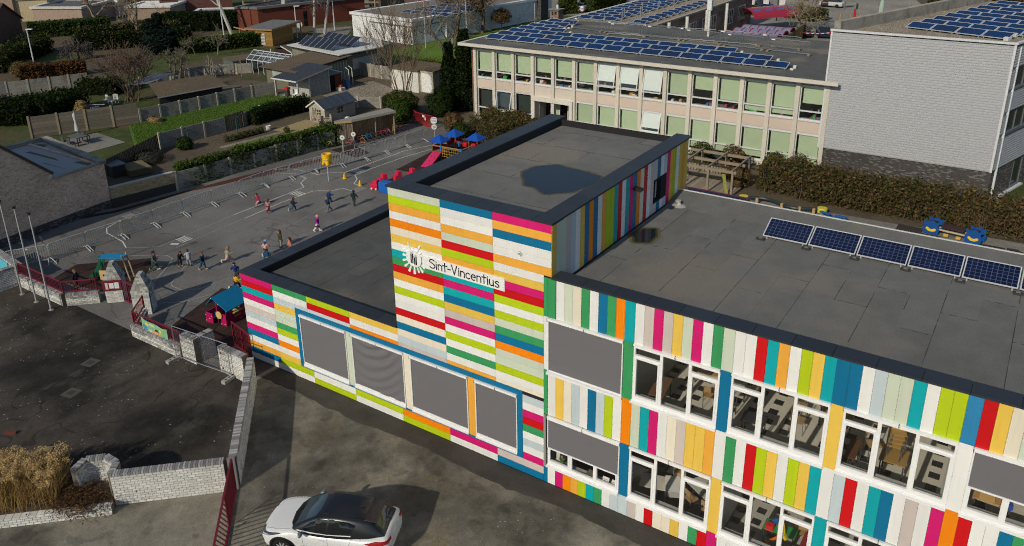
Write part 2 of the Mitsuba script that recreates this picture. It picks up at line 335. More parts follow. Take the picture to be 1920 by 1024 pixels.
def bush(x, y, rx, ry, h, label, cols=GREEN, n=3500, size=.09, name='shrub', cat='shrub', seed=1, group=None, z=0., stem=(.08, .06, .045)):
    t = thing(name, label, cat, group)
    pts = blob_pts((x, y, z + h * .52), (rx, ry, h * .55), n, seed); pts[:, 2] = np.maximum(pts[:, 2], z + .03)
    leaves(pts, size, cols, seed).put('crown', 'leaf', t)
    T = TreeSeg(seed + 5)
    for k in range(5):
        e = T.g.normal(size=3) * .5; e[2] = 1; e /= np.linalg.norm(e); T.branch((x, y, z - .03), e, h * .6, .03, 1, 2, (2, 4), thin=.01)
    T.mesh(T.big + T.small, 4, stem).put('stem', 'matte', t); return t
def hedge(pts, w, h, label, cols=GREEN, dens=230, size=.07, name='hedge', seed=1, z=0., rough=.12, group=None, core=(.012, .014, .006), cat='hedge'):
    """Clipped hedge along a polyline: leaves over its faces round a dark core."""
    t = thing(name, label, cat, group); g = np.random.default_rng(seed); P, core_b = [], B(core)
    for (x0, y0), (x1, y1) in zip(pts[:-1], pts[1:]):
        L = math.hypot(x1 - x0, y1 - y0); ux, uy = (x1 - x0) / L, (y1 - y0) / L
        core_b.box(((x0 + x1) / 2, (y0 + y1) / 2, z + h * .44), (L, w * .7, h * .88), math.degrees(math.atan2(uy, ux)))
        for face, area in (('t', L * w), ('l', L * h), ('r', L * h), ('a', w * h), ('b', w * h)):
            n = int(area * dens); s, q, k = g.uniform(0, L, n), g.uniform(-w / 2, w / 2, n), g.uniform(0, h, n)
            if face == 't': k = np.full(n, h)
            elif face in 'lr': q = np.full(n, w / 2 if face == 'l' else -w / 2)
            else: s = np.full(n, 0. if face == 'a' else L)
            pp = np.stack([x0 + ux * s - uy * q, y0 + uy * s + ux * q, z + k], 1)
            b = meshkit.fbm(pp * 1.3 + seed, 3, seed)[:, None] - .5
            o = g.normal(size=(n, 3)) * rough * .6; o += b * rough * 3 * np.array([uy * -1 if face == 'l' else uy, ux if face == 'l' else -ux, 1.])
            P.append(pp + o)
    P = np.vstack(P); P[:, 2] = np.maximum(P[:, 2], z + .02)
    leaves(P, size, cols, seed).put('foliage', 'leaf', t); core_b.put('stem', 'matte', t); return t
# ---------------------------------------------------------------- ground
b = B().sheet([(-900, -300), (900, -300), (900, 1500), (-900, 1500)], -.02); struct(b, 'ground', 'ground')
struct(B().sheet([(-60, -1.6), (-60, -55), (-17.7, -14.8), (-12.1, -9.0), (-9.35, -6.3), (-14.1, -1.6)], 0.0), 'car_park', 'lot')
struct(B().sheet([(-60, -60), (40, -60), (40, .5), (-17, .5), (-16.2, -1.5), (-14.1, -1.6), (-9.35, -6.3), (-12.1, -9.0), (-17.7, -14.8), (-60, -55)], 0.002), 'forecourt', 'court')
g0 = np.random.default_rng(3); xs = np.linspace(-17, 24, 120)
edge = -.95 + .10 * np.cumsum(g0.normal(size=120) * .22) * .6 + .12 * np.sin(xs * .9) + .05 * g0.normal(size=120); edge -= (edge - edge.mean()) * .3
poly = [(x, -.06) for x in xs[::-1]] + list(zip(xs, np.clip(edge, -1.5, -.62)))
b = B().prism(poly, -.01, .026); struct(b, 'asphalt_strip', 'strip')
b = B((.012, .012, .012)).bx(-15.8, 18.3, -.055, 0.0, -.02, .008); struct(b, 'drain_gap', 'matte')
struct(B().sheet([(-42, -1.6), (-15.6, -1.6), (-15.6, 10), (-6.9, 10.2), (-6.9, 24), (-14, 37.5), (-29, 37.2), (-35.6, 34.6), (-36.6, 25), (-37.8, 17), (-38.6, 8), (-41.6, 1.5)], 0.002), 'playground', 'yard')
struct(B((.085, .032, .022)).sheet([(-36.5, 17.6), (-37.55, 12.6), (-37.2, 12.5), (-35.2, 17.9), (-33.9, 24.0), (-34.35, 24.2)], .006), 'red_border', 'matte')
struct(B((.040, .022, .018)).sheet([(-37.55, 12.6), (-38.35, 7.3), (-41.2, 1.6), (-40.6, 1.5), (-37.9, 7.2), (-37.2, 12.5)], .006), 'dark_border', 'matte')
rub = B()
for q in ([(-21.4, -.35), (-22.7, 3.7), (-21.5, 4.0), (-15.95, 2.4), (-15.95, -.35)], [(-32.3, 1.2), (-29.1, 4.3), (-26.8, 1.3), (-26.6, .2), (-31.6, -.6)],
          [(-27.9, 23.7), (-28.9, 32.5), (-22, 33.5), (-21, 24.0)], [(-35.9, 24.7), (-35.25, 26.8), (-32.5, 25.8), (-32.6, 24.3)]): rub.sheet(q, .006)
struct(rub, 'rubber_paving', 'rubber')
# chalk-white markings of the play road
mk = B((.55, .55, .53)); mf = B((.31, .31, .30))
def stripe(bb, pts, w=.07, z=.010):
    bb.sheet(LineString(pts).buffer(w / 2, cap_style=2, join_style=1), z)
stripe(mk, [(-28.7, 31.2), (-29.55, 30.17), (-30.5, 27.56), (-30.62, 23.95), (-30.76, 21.22), (-31.72, 20.63), (-32.18, 19.72), (-33.09, 19.79)])
stripe(mk, [(-28.0, 30.2), (-28.86, 29.31), (-29.43, 26.28), (-29.66, 22.95), (-29.62, 21.05), (-28.87, 20.5), (-28.39, 19.67), (-27.53, 19.53)])
stripe(mk, [(-35.7, 19.08), (-34.72, 19.7), (-32.21, 19.76)], .06)
stripe(mk, [(-29.75, 11.0), (-29.77, 11.95), (-29.94, 14.14), (-29.76, 17.03), (-28.71, 17.67), (-28.38, 18.52), (-27.42, 18.47)])
stripe(mk, [(-30.85, 11.0), (-30.88, 15.71), (-30.96, 17.27), (-31.81, 17.75), (-32.26, 18.68), (-33.79, 18.98), (-35.21, 18.3)])
stripe(mk, [(-36.16, 7.18), (-36.41, 6.48), (-35.88, 5.24), (-35.16, 4.8), (-33.04, 4.53), (-32.03, 4.11)], .08)
stripe(mf, [(-32.03, 4.11), (-30.44, 5.22), (-30.85, 11.0)], .05); stripe(mf, [(-29.46, 5.71), (-29.75, 11.0)], .05)
stripe(mf, [(-31.27, 3.17), (-28.93, 4.72), (-28.26, 4.63), (-27.62, 3.87), (-26.43, 2.14), (-25.7, .6)], .06)
stripe(mf, [(-27.78, 5.43), (-26.69, 4.29), (-25.49, 2.58), (-25.14, 2.43), (-24.16, 2.4), (-23.61, 3.03), (-23.37, 4.8)], .06)
stripe(mf, [(-24.03, .82), (-22.99, 1.74), (-22.53, 2.99)], .06); stripe(mf, [(-38.3, 2.28), (-37.5, 2.0)], .12); stripe(mf, [(-39.2, 1.17), (-37.8, 1.0)], .1)
stripe(mf, [(-27.2, 10.0), (-26.3, 12.0), (-26.9, 15.5), (-26.6, 18.4)], .04)
def cross(bb, x0, x1, y0, y1, n=4):
    for k in range(n):
        u = x0 + (x1 - x0) * (k + .5) / n; w = (x1 - x0) / n * .55
        bb.sheet([(u - w / 2, y0), (u + w / 2, y0), (u + w / 2, y1), (u - w / 2, y1)], .010)
cross(mk, -30.6, -29.7, 6.4, 7.1); cross(mf, -36.95, -36.2, 6.9, 7.6); cross(mk, -30.8, -29.8, 15.7, 16.45); cross(mf, -27.6, -26.9, 18.5, 19.45, 5); cross(mk, -30.6, -29.8, 21.5, 22.4, 5); cross(mf, -33.4, -32.8, 18.8, 19.8)
mk.put('road_marking', 'matte', kind='structure'); mf.put('faded_marking', 'matte', kind='structure')
b = B((.20, .15, .05))
stripe(b, [(-7.0, -5.5), (-6.5, -5.2), (-6.1, -5.2)], .03)
a = np.linspace(0, 1, 40); wig = [(-5.6 + 3.2 * t, -3.6 + 1.9 * t + .5 * math.sin(t * 12.5)) for t in a]
for k in range(0, 38, 2): stripe(b, wig[k:k + 2], .035)
for k in range(9): stripe(b, [(-1.55 + .12 * math.cos(k * .7), -4.35 + .12 * math.sin(k * .7)), (-1.55 + .3 * math.cos(k * .7), -4.35 + .3 * math.sin(k * .7))], .03)
b.put('yellow_chalk', 'matte', kind='structure')

# ---------------------------------------------------------------- the colourful school
PC = {'W': (.80, .80, .79), 'S': (.60, .66, .54), 'L': (.47, .60, .012), 'A': (.83, .40, .055), 'O': (.88, .24, .004), 'C': (.80, .73, .60), 'Y': (.80, .53, .085),
      'T': (.004, .37, .42), 'G': (.045, .32, .115), 'R': (.60, .006, .010), 'B': (.004, .16, .33), 'M': (.66, .012, .17), 'P': (.60, .52, .49), 'I': (.53, .61, .66), 'U': (.03, .22, .45)}
SCH = thing('school_building', 'school with multicoloured plank facade, raised tower with name sign and flat felt roofs', 'building')
DK = (.02, .02, .022)
G7 = np.random.default_rng(11)
def cv(c, v=.05): return np.asarray(PC[c]) * G7.uniform(1 - v, 1 + v)
def panel(parent, name, x0, x1, z0, z1, c, gap=.007):
    b = B(cv(c)).bx(x0 + gap / 2, x1 - gap / 2, -.012, -.0005, z0 + gap / 2, z1 - gap / 2); return b.put(name, 'panelpaint', parent)
# carcass walls (dark backing that shows in the joints)
FW = B(DK)
FW.bx(-15.85, -12.3, 0, .3, -.02, 4.2); FW.bx(-12.3, -1.2, 0, .3, -.02, .7); FW.bx(-12.3, -1.2, 0, .3, 3.2, 4.2); FW.bx(-12.3, -1.2, .1, .3, .7, 3.2); FW.bx(-1.2, -.28, 0, .3, -.02, 4.2)
FW.bx(-6.8, 0, 0, .3, 4.2, 9.88); FW.bx(-.28, 0, 0, .3, -.02, 4.2)
fw = FW.put('front_wall', 'matte', SCH)
Bd = B((.10, .09, .085)); Bd.bx(-15.85, -15.55, .3, 9.9, -.02, 4.2); Bd.bx(-15.85, -6.8, 9.6, 9.9, -.02, 4.2); Bd.put('annex_side_wall', 'matte', SCH)
rows = lambda k: (9.9 - .3 * (k + 1), 9.9 - .3 * k)
COLS = [(-15.85, -13.83, 19, 'MRTMWPIWMBWABW'), (-13.83, -12.52, 19, 'GWIYSSGLWOWYLW'), (-12.52, -11.76, 19, 'GWI'), (-11.76, -9.33, 19, 'LRI'), (-9.33, -6.8, 19, 'YWO'),
        (-6.8, -4.45, 0, 'SLAWOCYWTGRAWLWWRCBCIP'), (-4.45, -2.26, 0, 'BWWASRLAWTMTBYPMWLWGWA'), (-2.26, -1.15, 0, 'MABWWAWYMRLWLSGBOSSLWC'), (-1.15, -.28, 22, 'IWMRGWIWM')]
for x0, x1, k0, s in COLS:
    for i, c in enumerate(s):
        z0, z1 = rows(k0 + i); X1, cc = x1, c
        if (x0, k0) == (-2.26, 0): X1 = 0. if i < 6 else -.28        # upper rows reach the tower corner, lower rows the first wing plank
        if x0 == -13.83: X1 = -12.52
        if z0 < 3.43 < z1 and -12.52 <= x0 < -1.2: z0 = 3.435
        if k0 == 19 and i == 0: z1 = 4.19
        if k0 == 0 and i == 0: z1 = 9.89
        if i == 12 and x0 == -15.85: cc = 'B'
        if z1 - z0 > .02: panel(fw, 'board', x0, X1, z0, z1, cc)
for x0, x1, u, v in [(-13.83, -11.76, 'L', 'W'), (-11.76, -9.33, 'W', 'L'), (-9.33, -6.8, 'L', 'W'), (-6.8, -4.45, 'O', 'L'), (-4.45, -2.26, 'M', 'W'), (-2.26, -.28, 'P', 'B')]:
    panel(fw, 'board', x0, x1, .3, .6 if x0 > -13 else .6, u); panel(fw, 'board', x0, x1, 0, .3, v)
# blue surround, post strips, blinds of the annex
fr = B(PC['B'])
fr.bx(-12.52, -12.29, -.02, .05, .615, 3.43); fr.bx(-1.36, -1.15, -.02, .05, .615, 3.43); fr.bx(-12.29, -1.36, -.02, .05, 3.215, 3.43); fr.bx(-12.29, -1.36, -.02, .05, .615, .70)
fr.put('blue_surround', 'panelpaint', SCH)
for x0, x1, c in [(-9.62, -9.32, 'S'), (-6.58, -6.26, 'C'), (-3.52, -3.2, 'A')]:
    B(PC[c]).bx(x0, x1, -.015, .06, .705, 3.21).put('blind_post', 'panelpaint', SCH)
WH = (.80, .80, .81); GREY = (.155, .15, .165)
def blind(x0, x1, z0, z1, parent, wavy=False, dy=0.):
    nx, nz = (48, 64) if wavy else (2, 2)
    u, w = np.meshgrid(np.linspace(0, 1, nx), np.linspace(0, 1, nz)); y = np.full_like(u, -.004)
    if wavy:
        sag = w * 3.2 + .62 * (1 - (2 * u - .55) ** 2) + .25 * np.sin(u * 3 + 1)
        y = -.03 + .036 * np.sin(sag * 9 + .7 * meshkit.noise(np.stack([u * 3, w * 3, u * 0], -1), 3) * 4) * np.clip(4 * u * (1 - u) + .15, 0, 1) * (.35 + .65 * w)
    x, z = x0 + .04 + (x1 - x0 - .08) * u, z0 + .03 + (z1 - z0 - .1) * w
    i, j = np.meshgrid(np.arange(nz - 1), np.arange(nx - 1), indexing='ij'); a = i * nx + j
    f = np.stack([a, a + 1, a + nx + 1, a + nx], -1).reshape(-1, 4)
    k = B(GREY).add(np.stack([x, y + dy, z], -1).reshape(-1, 3), f).put('window_blind', 'matte', parent, smooth=True if wavy else False)
    t = B(WH); t.bx(x0, x1, -.09, .05, z1 - .09, z1); t.bx(x0, x0 + .035, -.045, .05, z0, z1 - .09); t.bx(x1 - .035, x1, -.045, .05, z0, z1 - .09); t.bx(x0 + .036, x1 - .036, -.028 + dy, .006 + dy, z0, z0 + .045)
    t.put('rail', 'satin', k)
    xm = (x0 + x1) / 2; B(DK).bx(xm - .012, xm + .012, -.094, .02, z1 - .1, z1 - .002).bx(x0 - .004, x0 + .012, -.094, .02, z1 - .12, z1 - .01).put('bracket', 'matte', k)
for i, (x0, x1) in enumerate([(-12.28, -9.63), (-9.31, -6.59), (-6.25, -3.53), (-3.19, -1.37)]):
    blind(x0, x1, .86, 3.20, SCH, wavy=(i == 1))
    s = B(WH); s.bx(x0 - .01, x1, -.075, .06, .70, .78); s.bx(x0, x1, -.05, .06, .781, .855); s.put('window_sill', 'satin', SCH)
# wing
NB = 6
TOP = ['WSCGWBGO', 'WPMPYSMWG', 'WWRTAWLYT', 'BWISSTWLL', 'RYCSWOGWB', 'WTLWMAWPB']; MID = ['WYCIWBILW', 'STMWCPYYA', 'GWRLYWLYT', 'IRWTBWPWM', 'RWWBGCWLO', 'YWTSWMRWB']
BOT = ['WMOALTGWI', 'PWRCCYWGR', 'WWTBRWSYO', 'LWMGWTWRA', 'WBWOGWYTM', 'RWIWLWCGB']
PT, PU, PM, PL, PB = 'TSBUWT', 'GBYWTR', 'OWWOWL', 'BYTWYG', 'IMWBGW'
bay0 = lambda k: -.12 + 3.09 * k
ww = B(DK)
for k in range(NB):
    x0, x1, xe = bay0(k), bay0(k) + 2.75, bay0(k + 1)
    for z0, z1 in [(-.02, .76), (2.83, 4.55), (6.63, 8.05)]: ww.bx(x0, xe, 0, .28, z0, z1)
    for z0, z1 in [(.76, 2.83), (4.55, 6.63)]: ww.bx(x1, xe, 0, .28, z0, z1)
ww.bx(-.28, -.12, 0, .28, -.02, 8.05)
ww = ww.put('wing_wall', 'matte', SCH)
panel(ww, 'plank', -.28, -.13, 6.63, 8.04, 'G'); panel(ww, 'plank', -.28, -.13, 2.85, 4.62, 'G'); panel(ww, 'plank', -.28, -.13, -.0, .74, 'B'); panel(ww, 'plank', -.13, .17, 6.63, 8.04, 'G')
panel(ww, 'plank', -.28, -.13, 4.62, 6.63, 'W')
b = B((.30, .29, .27)); b.tube([(-.2, -.06, .74), (-.2, -.06, 2.84)], .05, 10); b.put('downpipe', 'satin', SCH)
for k in range(NB):
    x0, x1, xe = bay0(k), bay0(k) + 2.75, bay0(k + 1); w = 2.75 / 9
    for s, z0, z1 in [(TOP[k], 6.63, 8.04), (MID[k], 2.85, 4.50), (BOT[k], 0, .76)]:
        o = 9 - len(s)
        for i, c in enumerate(s):
            if s is BOT[k] or s is MID[k] or True: panel(ww, 'plank', x0 + (i + o) * w, x0 + (i + o + 1) * w, z0, z1 if z0 else .74, c)
    for s, z0, z1 in [(PT, 6.63, 8.04), (PU, 4.56, 6.63), (PM, 2.84, 4.56), (PL, .77, 2.84), (PB, 0, .77)]: panel(ww, 'plank', x1, xe, z0, z1, s[k])
def window(x0, x1, z0, z1, parent, low=False):
    """White frame with two casements under top lights either side of a fixed pane."""
    k = uniq('classroom_window', parent); f = B(WH); fy0, fy1 = -.015, .07
    W = x1 - x0; a, c, d = .06, .9, 1.82
    f.bx(x0, x0 + .06, fy0, fy1, z0, z1); f.bx(x1 - .06, x1, fy0, fy1, z0, z1); f.bx(x0 + .06, x1 - .06, fy0, fy1, z1 - .09, z1); f.bx(x0 + .06, x1 - .06, fy0, fy1, z0, z0 + .14)
    f.bx(x0 + .87, x0 + .97, fy0, fy1, z0 + .14, z1 - .09); f.bx(x0 + 1.79, x0 + 1.88, fy0, fy1, z0 + .14, z1 - .09)
    panes = [(x0 + .97, x0 + 1.79, z0 + .14, z1 - .09)]
    for s0, s1 in [(x0 + .06, x0 + .87), (x0 + 1.88, x1 - .06)]:
        zt = z1 - .36; f.bx(s0, s1, fy0, fy1, zt - .03, zt + .03); panes.append((s0, s1, zt + .03, z1 - .09))
        f.bx(s0 + .0, s0 + .055, fy0 - .02, fy1 - .02, z0 + .14, zt - .03); f.bx(s1 - .055, s1, fy0 - .02, fy1 - .02, z0 + .14, zt - .03)
        f.bx(s0 + .055, s1 - .055, fy0 - .02, fy1 - .02, z0 + .14, z0 + .205); f.bx(s0 + .055, s1 - .055, fy0 - .02, fy1 - .02, zt - .095, zt - .03)
        panes.append((s0 + .055, s1 - .055, z0 + .205, zt - .095))
    f.put('frame', 'satin', k)
    for p0, p1, q0, q1 in panes: B().quad((p0, .02, q0), (p1, .02, q0), (p1, .02, q1), (p0, .02, q1)).put('pane', 'glass', k)
    s = B(WH); s.bx(x0 - .03, x1 + .01, -.10, .05, z0 - .075, z0); s.bx(x0, x1, -.06, .05, z0, z0 + .02); s.put('sill', 'satin', k)
    t = B((.42, .43, .41)); t.bx(x0 + .06, x1 - .06, .09, .34, z0 + .02, z0 + .06); t.put('inner_sill', 'matte', k)
    c = B(WH); c.bx(x0, x1, -.085, .02, z1 + .002, z1 + .062); c.bx(x0 + 1.36, x0 + 1.38, -.09, .02, z1 - .03, z1 + .064, col=DK); c.bx(x0 - .012, x0, -.088, .0, z1 - .03, z1 + .06, col=DK); c.put('blind_cassette', 'satin', k)
    return k
blind(-.12, 2.62, 4.60, 6.62, SCH); B(WH).bx(-.15, 2.64, -.1, .05, 4.50, 4.59).put('window_sill', 'satin', SCH)
for k in range(NB):
    x0, x1 = bay0(k), bay0(k) + 2.75
    if k > 0: wk = window(x0, x1, 4.60, 6.57, SCH)
    if k == 4: blind(x0, x1, 5.45, 6.62, wk, dy=-.05)
    wk = window(x0, x1, .80, 2.77, SCH)
    if k == 0: blind(x0, x1, 1.52, 2.80, wk, dy=-.05)
# side wall of the tower
sw = B(DK); sw.bx(-.3, 0, .3, 7.75, 7.5, 9.88); sw.bx(-.3, 0, 8.66, 11.1, 7.5, 9.88); sw.bx(-.3, 0, 7.75, 8.66, 7.5, 8.08); sw.bx(-.3, 0, 7.75, 8.66, 9.04, 9.88); sw.bx(-.35, -.28, 7.75, 8.66, 8.08, 9.04); sw = sw.put('tower_side_wall', 'matte', SCH)
SIDE = 'YSSPIWYBOBWALLTRWTMBOCRWPPBWIMALWYAY'
for i, c in enumerate(SIDE):
    y0, y1 = (.0 if i == 0 else .29 + .3085 * (i - 1)), .29 + .3085 * i
    for z0, z1 in ([(7.62, 9.87)] if y1 < 7.78 or y0 > 8.64 else [(7.62, 8.06), (9.06, 9.87)]):
        B(cv(c)).bx(.0005, .012, max(y0, .0) + .004, y1 - .004, z0, z1).put('plank', 'panelpaint', sw)
b = B(DK); b.bx(-.28, .03, 7.75, 7.79, 8.08, 9.04); b.bx(-.28, .03, 8.34, 8.66, 8.08, 9.04); b.bx(-.28, .03, 7.79, 8.34, 8.08, 8.14); b.bx(-.28, .03, 7.79, 8.34, 8.98, 9.04); b.put('tower_window_recess', 'matte', SCH)
k = uniq('tower_window', SCH); B((.62, .66, .72)).bx(-.2, -.15, 7.8, 8.34, 8.15, 8.24).bx(-.2, -.15, 8.24, 8.34, 8.24, 8.97).bx(-.2, -.15, 7.8, 8.34, 8.9, 8.97).put('frame', 'satin', k); B((.03, .035, .04)).bx(-.2, -.17, 7.8, 8.24, 8.24, 8.9).put('pane', 'darkglass', k)
b = B((.09, .085, .08)); b.box((.16, 5.95, 9.28), (.32, .26, .10), 0, ry=8); b.put('vent_hood', 'metal', SCH)
b = B((.05, .05, .055)).bx(0.012, .05, .6, 11.1, 7.6, 7.68); b.put('flashing', 'metal', SCH)
b = B((.02, .02, .022)).bx(-6.6, 0, 11.02, 11.1, 0, 9.88); [b.bx(.0, .03, 11.12, 11.3, z, z + .07, col=(.35, .36, .38)) for z in (7.6, 8.0, 8.45, 8.9, 9.3)]; b.put('tower_back_wall', 'matte', SCH)
B(DK).bx(-6.8, -6.72, .3, 11.1, 3.8, 9.88).put('tower_left_wall', 'matte', SCH)
# copings
COP = (.028, .031, .040)
def coping(a, c, w, z, n, side):
    """A run of metal coping from a to c, n lengths with joints."""
    a, c = np.array(a, float), np.array(c, float); d = (c - a) / n; L = np.linalg.norm(d)
    for i in range(n):
        p, q = a + d * i, a + d * (i + 1); m = (p + q) / 2
        B(np.asarray(COP) * G7.uniform(.85, 1.2)).box((m[0], m[1], z - .03), (L - .012, w, .06), math.degrees(math.atan2(d[1], d[0]))).put('coping', 'satin', SCH)
    u = d / L; B((.016, .016, .018)).box(((a + c)[0] / 2, (a + c)[1] / 2, z - .065), (L * n, w - .05, .012), math.degrees(math.atan2(u[1], u[0]))).put('coping_rail', 'matte', SCH)
coping((-15.93, .22), (-6.82, .22), .62, 4.29, 9, 0); coping((-15.55, .54), (-15.55, 9.9), .72, 4.29, 8, 0)
coping((-6.88, .31), (.06, .31), .74, 9.97, 9, 0); coping((-6.5, .69), (-6.5, 11.4), .78, 9.97, 10, 0); coping((-.3, .69), (-.3, 11.35), .70, 9.97, 11, 0); coping((.04, .22), (18.4, .22), .62, 8.12, 17, 0)
par = B((.03, .032, .036)); par.bx(-6.2, -6.12, .66, 11.2, 9.3, 9.905); par.bx(-6.2, -.65, .6, .66, 9.3, 9.905); par.bx(-.66, -.6, .66, 11.1, 9.3, 9.905); par.bx(-15.24, -15.18, .54, 9.7, 3.6, 4.225); par.bx(-15.24, -6.8, .48, .54, 3.6, 4.225); par.bx(.04, 18.36, .46, .53, 7.4, 8.05); par.put('parapet', 'matte', SCH)
B((.55, .54, .52)).bx(-6.1, -.7, 11.05, 11.22, 9.58, 9.64).put('roof_edge', 'matte', SCH)
# felt roofs, laid in strips
def felt_strip(poly, z, mat, tilt=0.0, name='felt_strip', up=None):
    b = B(); pg = Polygon(poly); b.prism(poly, z - .012, z); k = uniq(name, SCH)
    v = np.vstack(b.v); scene[k] = b.ply(mat, uv=np.full((len(v), 2), G7.random()))
    for a, c in ((poly[0], poly[3]), (poly[0], poly[1])):
        n = 9; q = [np.array(a) + (np.array(c) - a) * i / n for i in range(n + 1)]; s_ = B((.035, .035, .036)); w_ = .012
        for i in range(n):
            if G7.random() < .85: s_.bar((*(q[i] + (.0, .0)), z + .0015), (*q[i + 1], z + .0015), w_ * G7.uniform(.5, 1.8), .003)
        if s_.n: s_.put('seam', 'matte', k)
    return k
for i in range(19):                                                 # wing: across the depth, the last metre bent up to the rear edge
    x0 = .05 + i * .965; x1 = min(x0 + .975, 18.36); yb = 3.4 + 4 * ((i * 7) % 5) / 5
    for y0, y1, dz in [(.53, yb, .004 * (i % 2)), (yb - .06, 8.95, .004 * (i % 2) + .005)]: felt_strip([(x0, y0), (x1, y0), (x1, y1), (x0, y1)], 7.632 + dz, 'felt_light')
    b = B(); b.add([(x0, 8.9, 7.632 + .004 * (i % 2)), (x1, 8.9, 7.632 + .004 * (i % 2)), (x1, 10.3, 7.90 + .004 * (i % 2)), (x0, 10.3, 7.90 + .004 * (i % 2)), (x0, 10.3, 7.8), (x1, 10.3, 7.8)], [[0, 1, 2, 3], [3, 2, 5, 4]])
    k = uniq('felt_strip', SCH); scene[k] = b.ply('felt_light', uv=np.full((6, 2), G7.random()))
B((.62, .62, .61)).bx(.0, 18.36, 10.29, 10.36, 7.80, 7.925).put('drip_edge', 'satin', SCH)
B((.16, .15, .14)).bx(.0, 18.36, .3, 10.28, 7.45, 7.60).put('roof_slab', 'matte', SCH)
for i in range(10):
    y0 = .66 + i * 1.06; y1 = min(y0 + 1.07, 11.15); xb = -5.2 + 4 * ((i * 3) % 7) / 7
    for x0, x1, dz in [(-6.12, xb, .004 * (i % 2)), (xb - .06, -.66, .004 * (i % 2) + .005)]: felt_strip([(x0, y0), (x1, y0), (x1, y1), (x0, y1)], 9.60 + dz, 'felt_light')
B((.06, .06, .06)).bx(-6.8, 0, .3, 11.1, 9.3, 9.58).put('tower_slab', 'matte', SCH)
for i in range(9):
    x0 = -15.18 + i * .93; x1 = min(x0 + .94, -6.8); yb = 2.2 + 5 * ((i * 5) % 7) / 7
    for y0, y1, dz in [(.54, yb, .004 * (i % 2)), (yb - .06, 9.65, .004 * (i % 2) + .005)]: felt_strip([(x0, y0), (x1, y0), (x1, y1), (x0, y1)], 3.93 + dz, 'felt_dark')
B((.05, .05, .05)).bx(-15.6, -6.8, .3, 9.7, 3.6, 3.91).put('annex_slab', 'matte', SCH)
# rainwater on the roofs
def puddle(pts, z, label, halo=(.10, .088, .068), hw=.14):
    p = Polygon(pts).buffer(.12).buffer(-.12).buffer(.05); a = np.array(p.exterior.coords)[:-1]
    v = []
    for i in range(len(a)):
        for t in (0, .34, .67): q = a[i] * (1 - t) + a[(i + 1) % len(a)] * t; v.append(q + (meshkit.noise(np.array([q[0] * 3.1, q[1] * 3.1, 1.])) - .5) * .16)
    pg = Polygon(v).buffer(0); pg = max(getattr(pg, 'geoms', [pg]), key=lambda g: g.area)
    k = B().sheet(pg, z + .006).put('roof_puddle', 'water', label=label, cat='puddle')
    B(np.asarray(halo) * .45).sheet(pg.buffer(hw * .45), z + .0035).put('wet_rim', 'satin', k); B(halo).sheet(pg.buffer(hw), z + .001).put('dry_rim', 'matte', k)
puddle([(-3.95, 4.64), (-3.83, 5.37), (-3.32, 5.9), (-2.42, 5.8), (-1.3, 5.6), (-1.1, 4.78), (-1.4, 3.67), (-2.1, 3.0), (-2.74, 3.38), (-3.1, 3.42)], 9.612, 'large dark rain puddle on the flat tower roof')
puddle([(.34, 5.3), (.36, 6.1), (.78, 6.4), (.92, 5.67), (.93, 5.1), (.61, 4.97)], 7.644, 'small dark rain puddle on the wing roof beside the tower', hw=.2, halo=(.12, .11, .06))
b = B((.42, .41, .38)); b.lathe([(.0, .14), (.05, .14), (.10, .05), (.26, .02), (.30, 0)], (.55, 9.1, 7.66), 14); b.lathe([(0, .24), (.12, .22), (.1, .14), (0, .14)], (.5, 9.12, 7.66), 12); b.put('roof_outlet', 'satin', label='grey roof outlet cap at the rear corner of the wing roof by the tower', cat='roof vent', smooth=40)
# name sign
sg = thing('name_sign', 'white school name sign with black lettering and pencil splash emblem on the tower', 'sign')
bd = B((.80, .80, .80)).bx(-5.35, -1.8, -.045, -.014, 7.11, 7.59); bd.put('sign_board', 'satin', sg)
sp = B((.82, .82, .82)); RX = M4(0, -.014, 0, 0, 90); cx, cz = -5.72, 7.37
sp.prism(Polygon([(cx + .34 * math.cos(t) * (1.1 if abs(t) > 2 else 1), cz + .33 * math.sin(t)) for t in np.linspace(-math.pi, math.pi, 40)]), 0, .036, M=RX)
def drop(ang, r0, r1, w):
    d = np.array([math.cos(ang), math.sin(ang)]); n = np.array([-d[1], d[0]]); c = np.array([cx, cz])
    pts = [c + d * r0 + n * w * .25, c + d * (r1 - w) + n * w * .9] + [c + d * (r1 - w * .4) + w * (d * math.cos(t) * .8 + n * math.sin(t)) for t in np.linspace(1.4, -1.4, 7)] + [c + d * (r1 - w) - n * w * .9, c + d * r0 - n * w * .25]
    sp.prism(Polygon(pts).buffer(0), 0, .036, M=RX)
for a, r1, w in [(200, .56, .045), (175, .52, .05), (152, .55, .035), (222, .6, .05), (245, .62, .055), (270, .60, .06), (292, .55, .04), (310, .6, .045), (328, .55, .03), (62, .64, .045), (115, .62, .025), (90, .45, .02), (40, .46, .02)]:
    drop(math.radians(a), .28, r1, w)
sp.lathe([(0, 0), (.03, 0), (.03, .03), (0, .03)], (cx - .5, -.012, cz + .24), 8, M=M4(rx=90)); sp.put('splash_emblem', 'satin', sg)
pc = B((.025, .025, .027))
for i, (px, dz) in enumerate([(-.13, .03), (-.055, .06), (.03, .0), (.105, .05)]):
    x = cx + px; z0, z1 = cz - .2 - .03 * (i > 1), cz + .13 + dz - .07 * (i > 1)
    pc.bx(x - .028, x + .028, -.056, -.051, z0, z1 - .01); pc.prism([(x - .012, z1 + .045), (x + .012, z1 + .045), (x, z1 + .085)], .051, .056, M=M4(rx=90)); pc.bx(x - .03, x - .022, -.056, -.051, z1, z1 + .05); pc.bx(x + .022, x + .03, -.056, -.051, z1, z1 + .05)
pc.put('pencil_emblem', 'matte', sg)
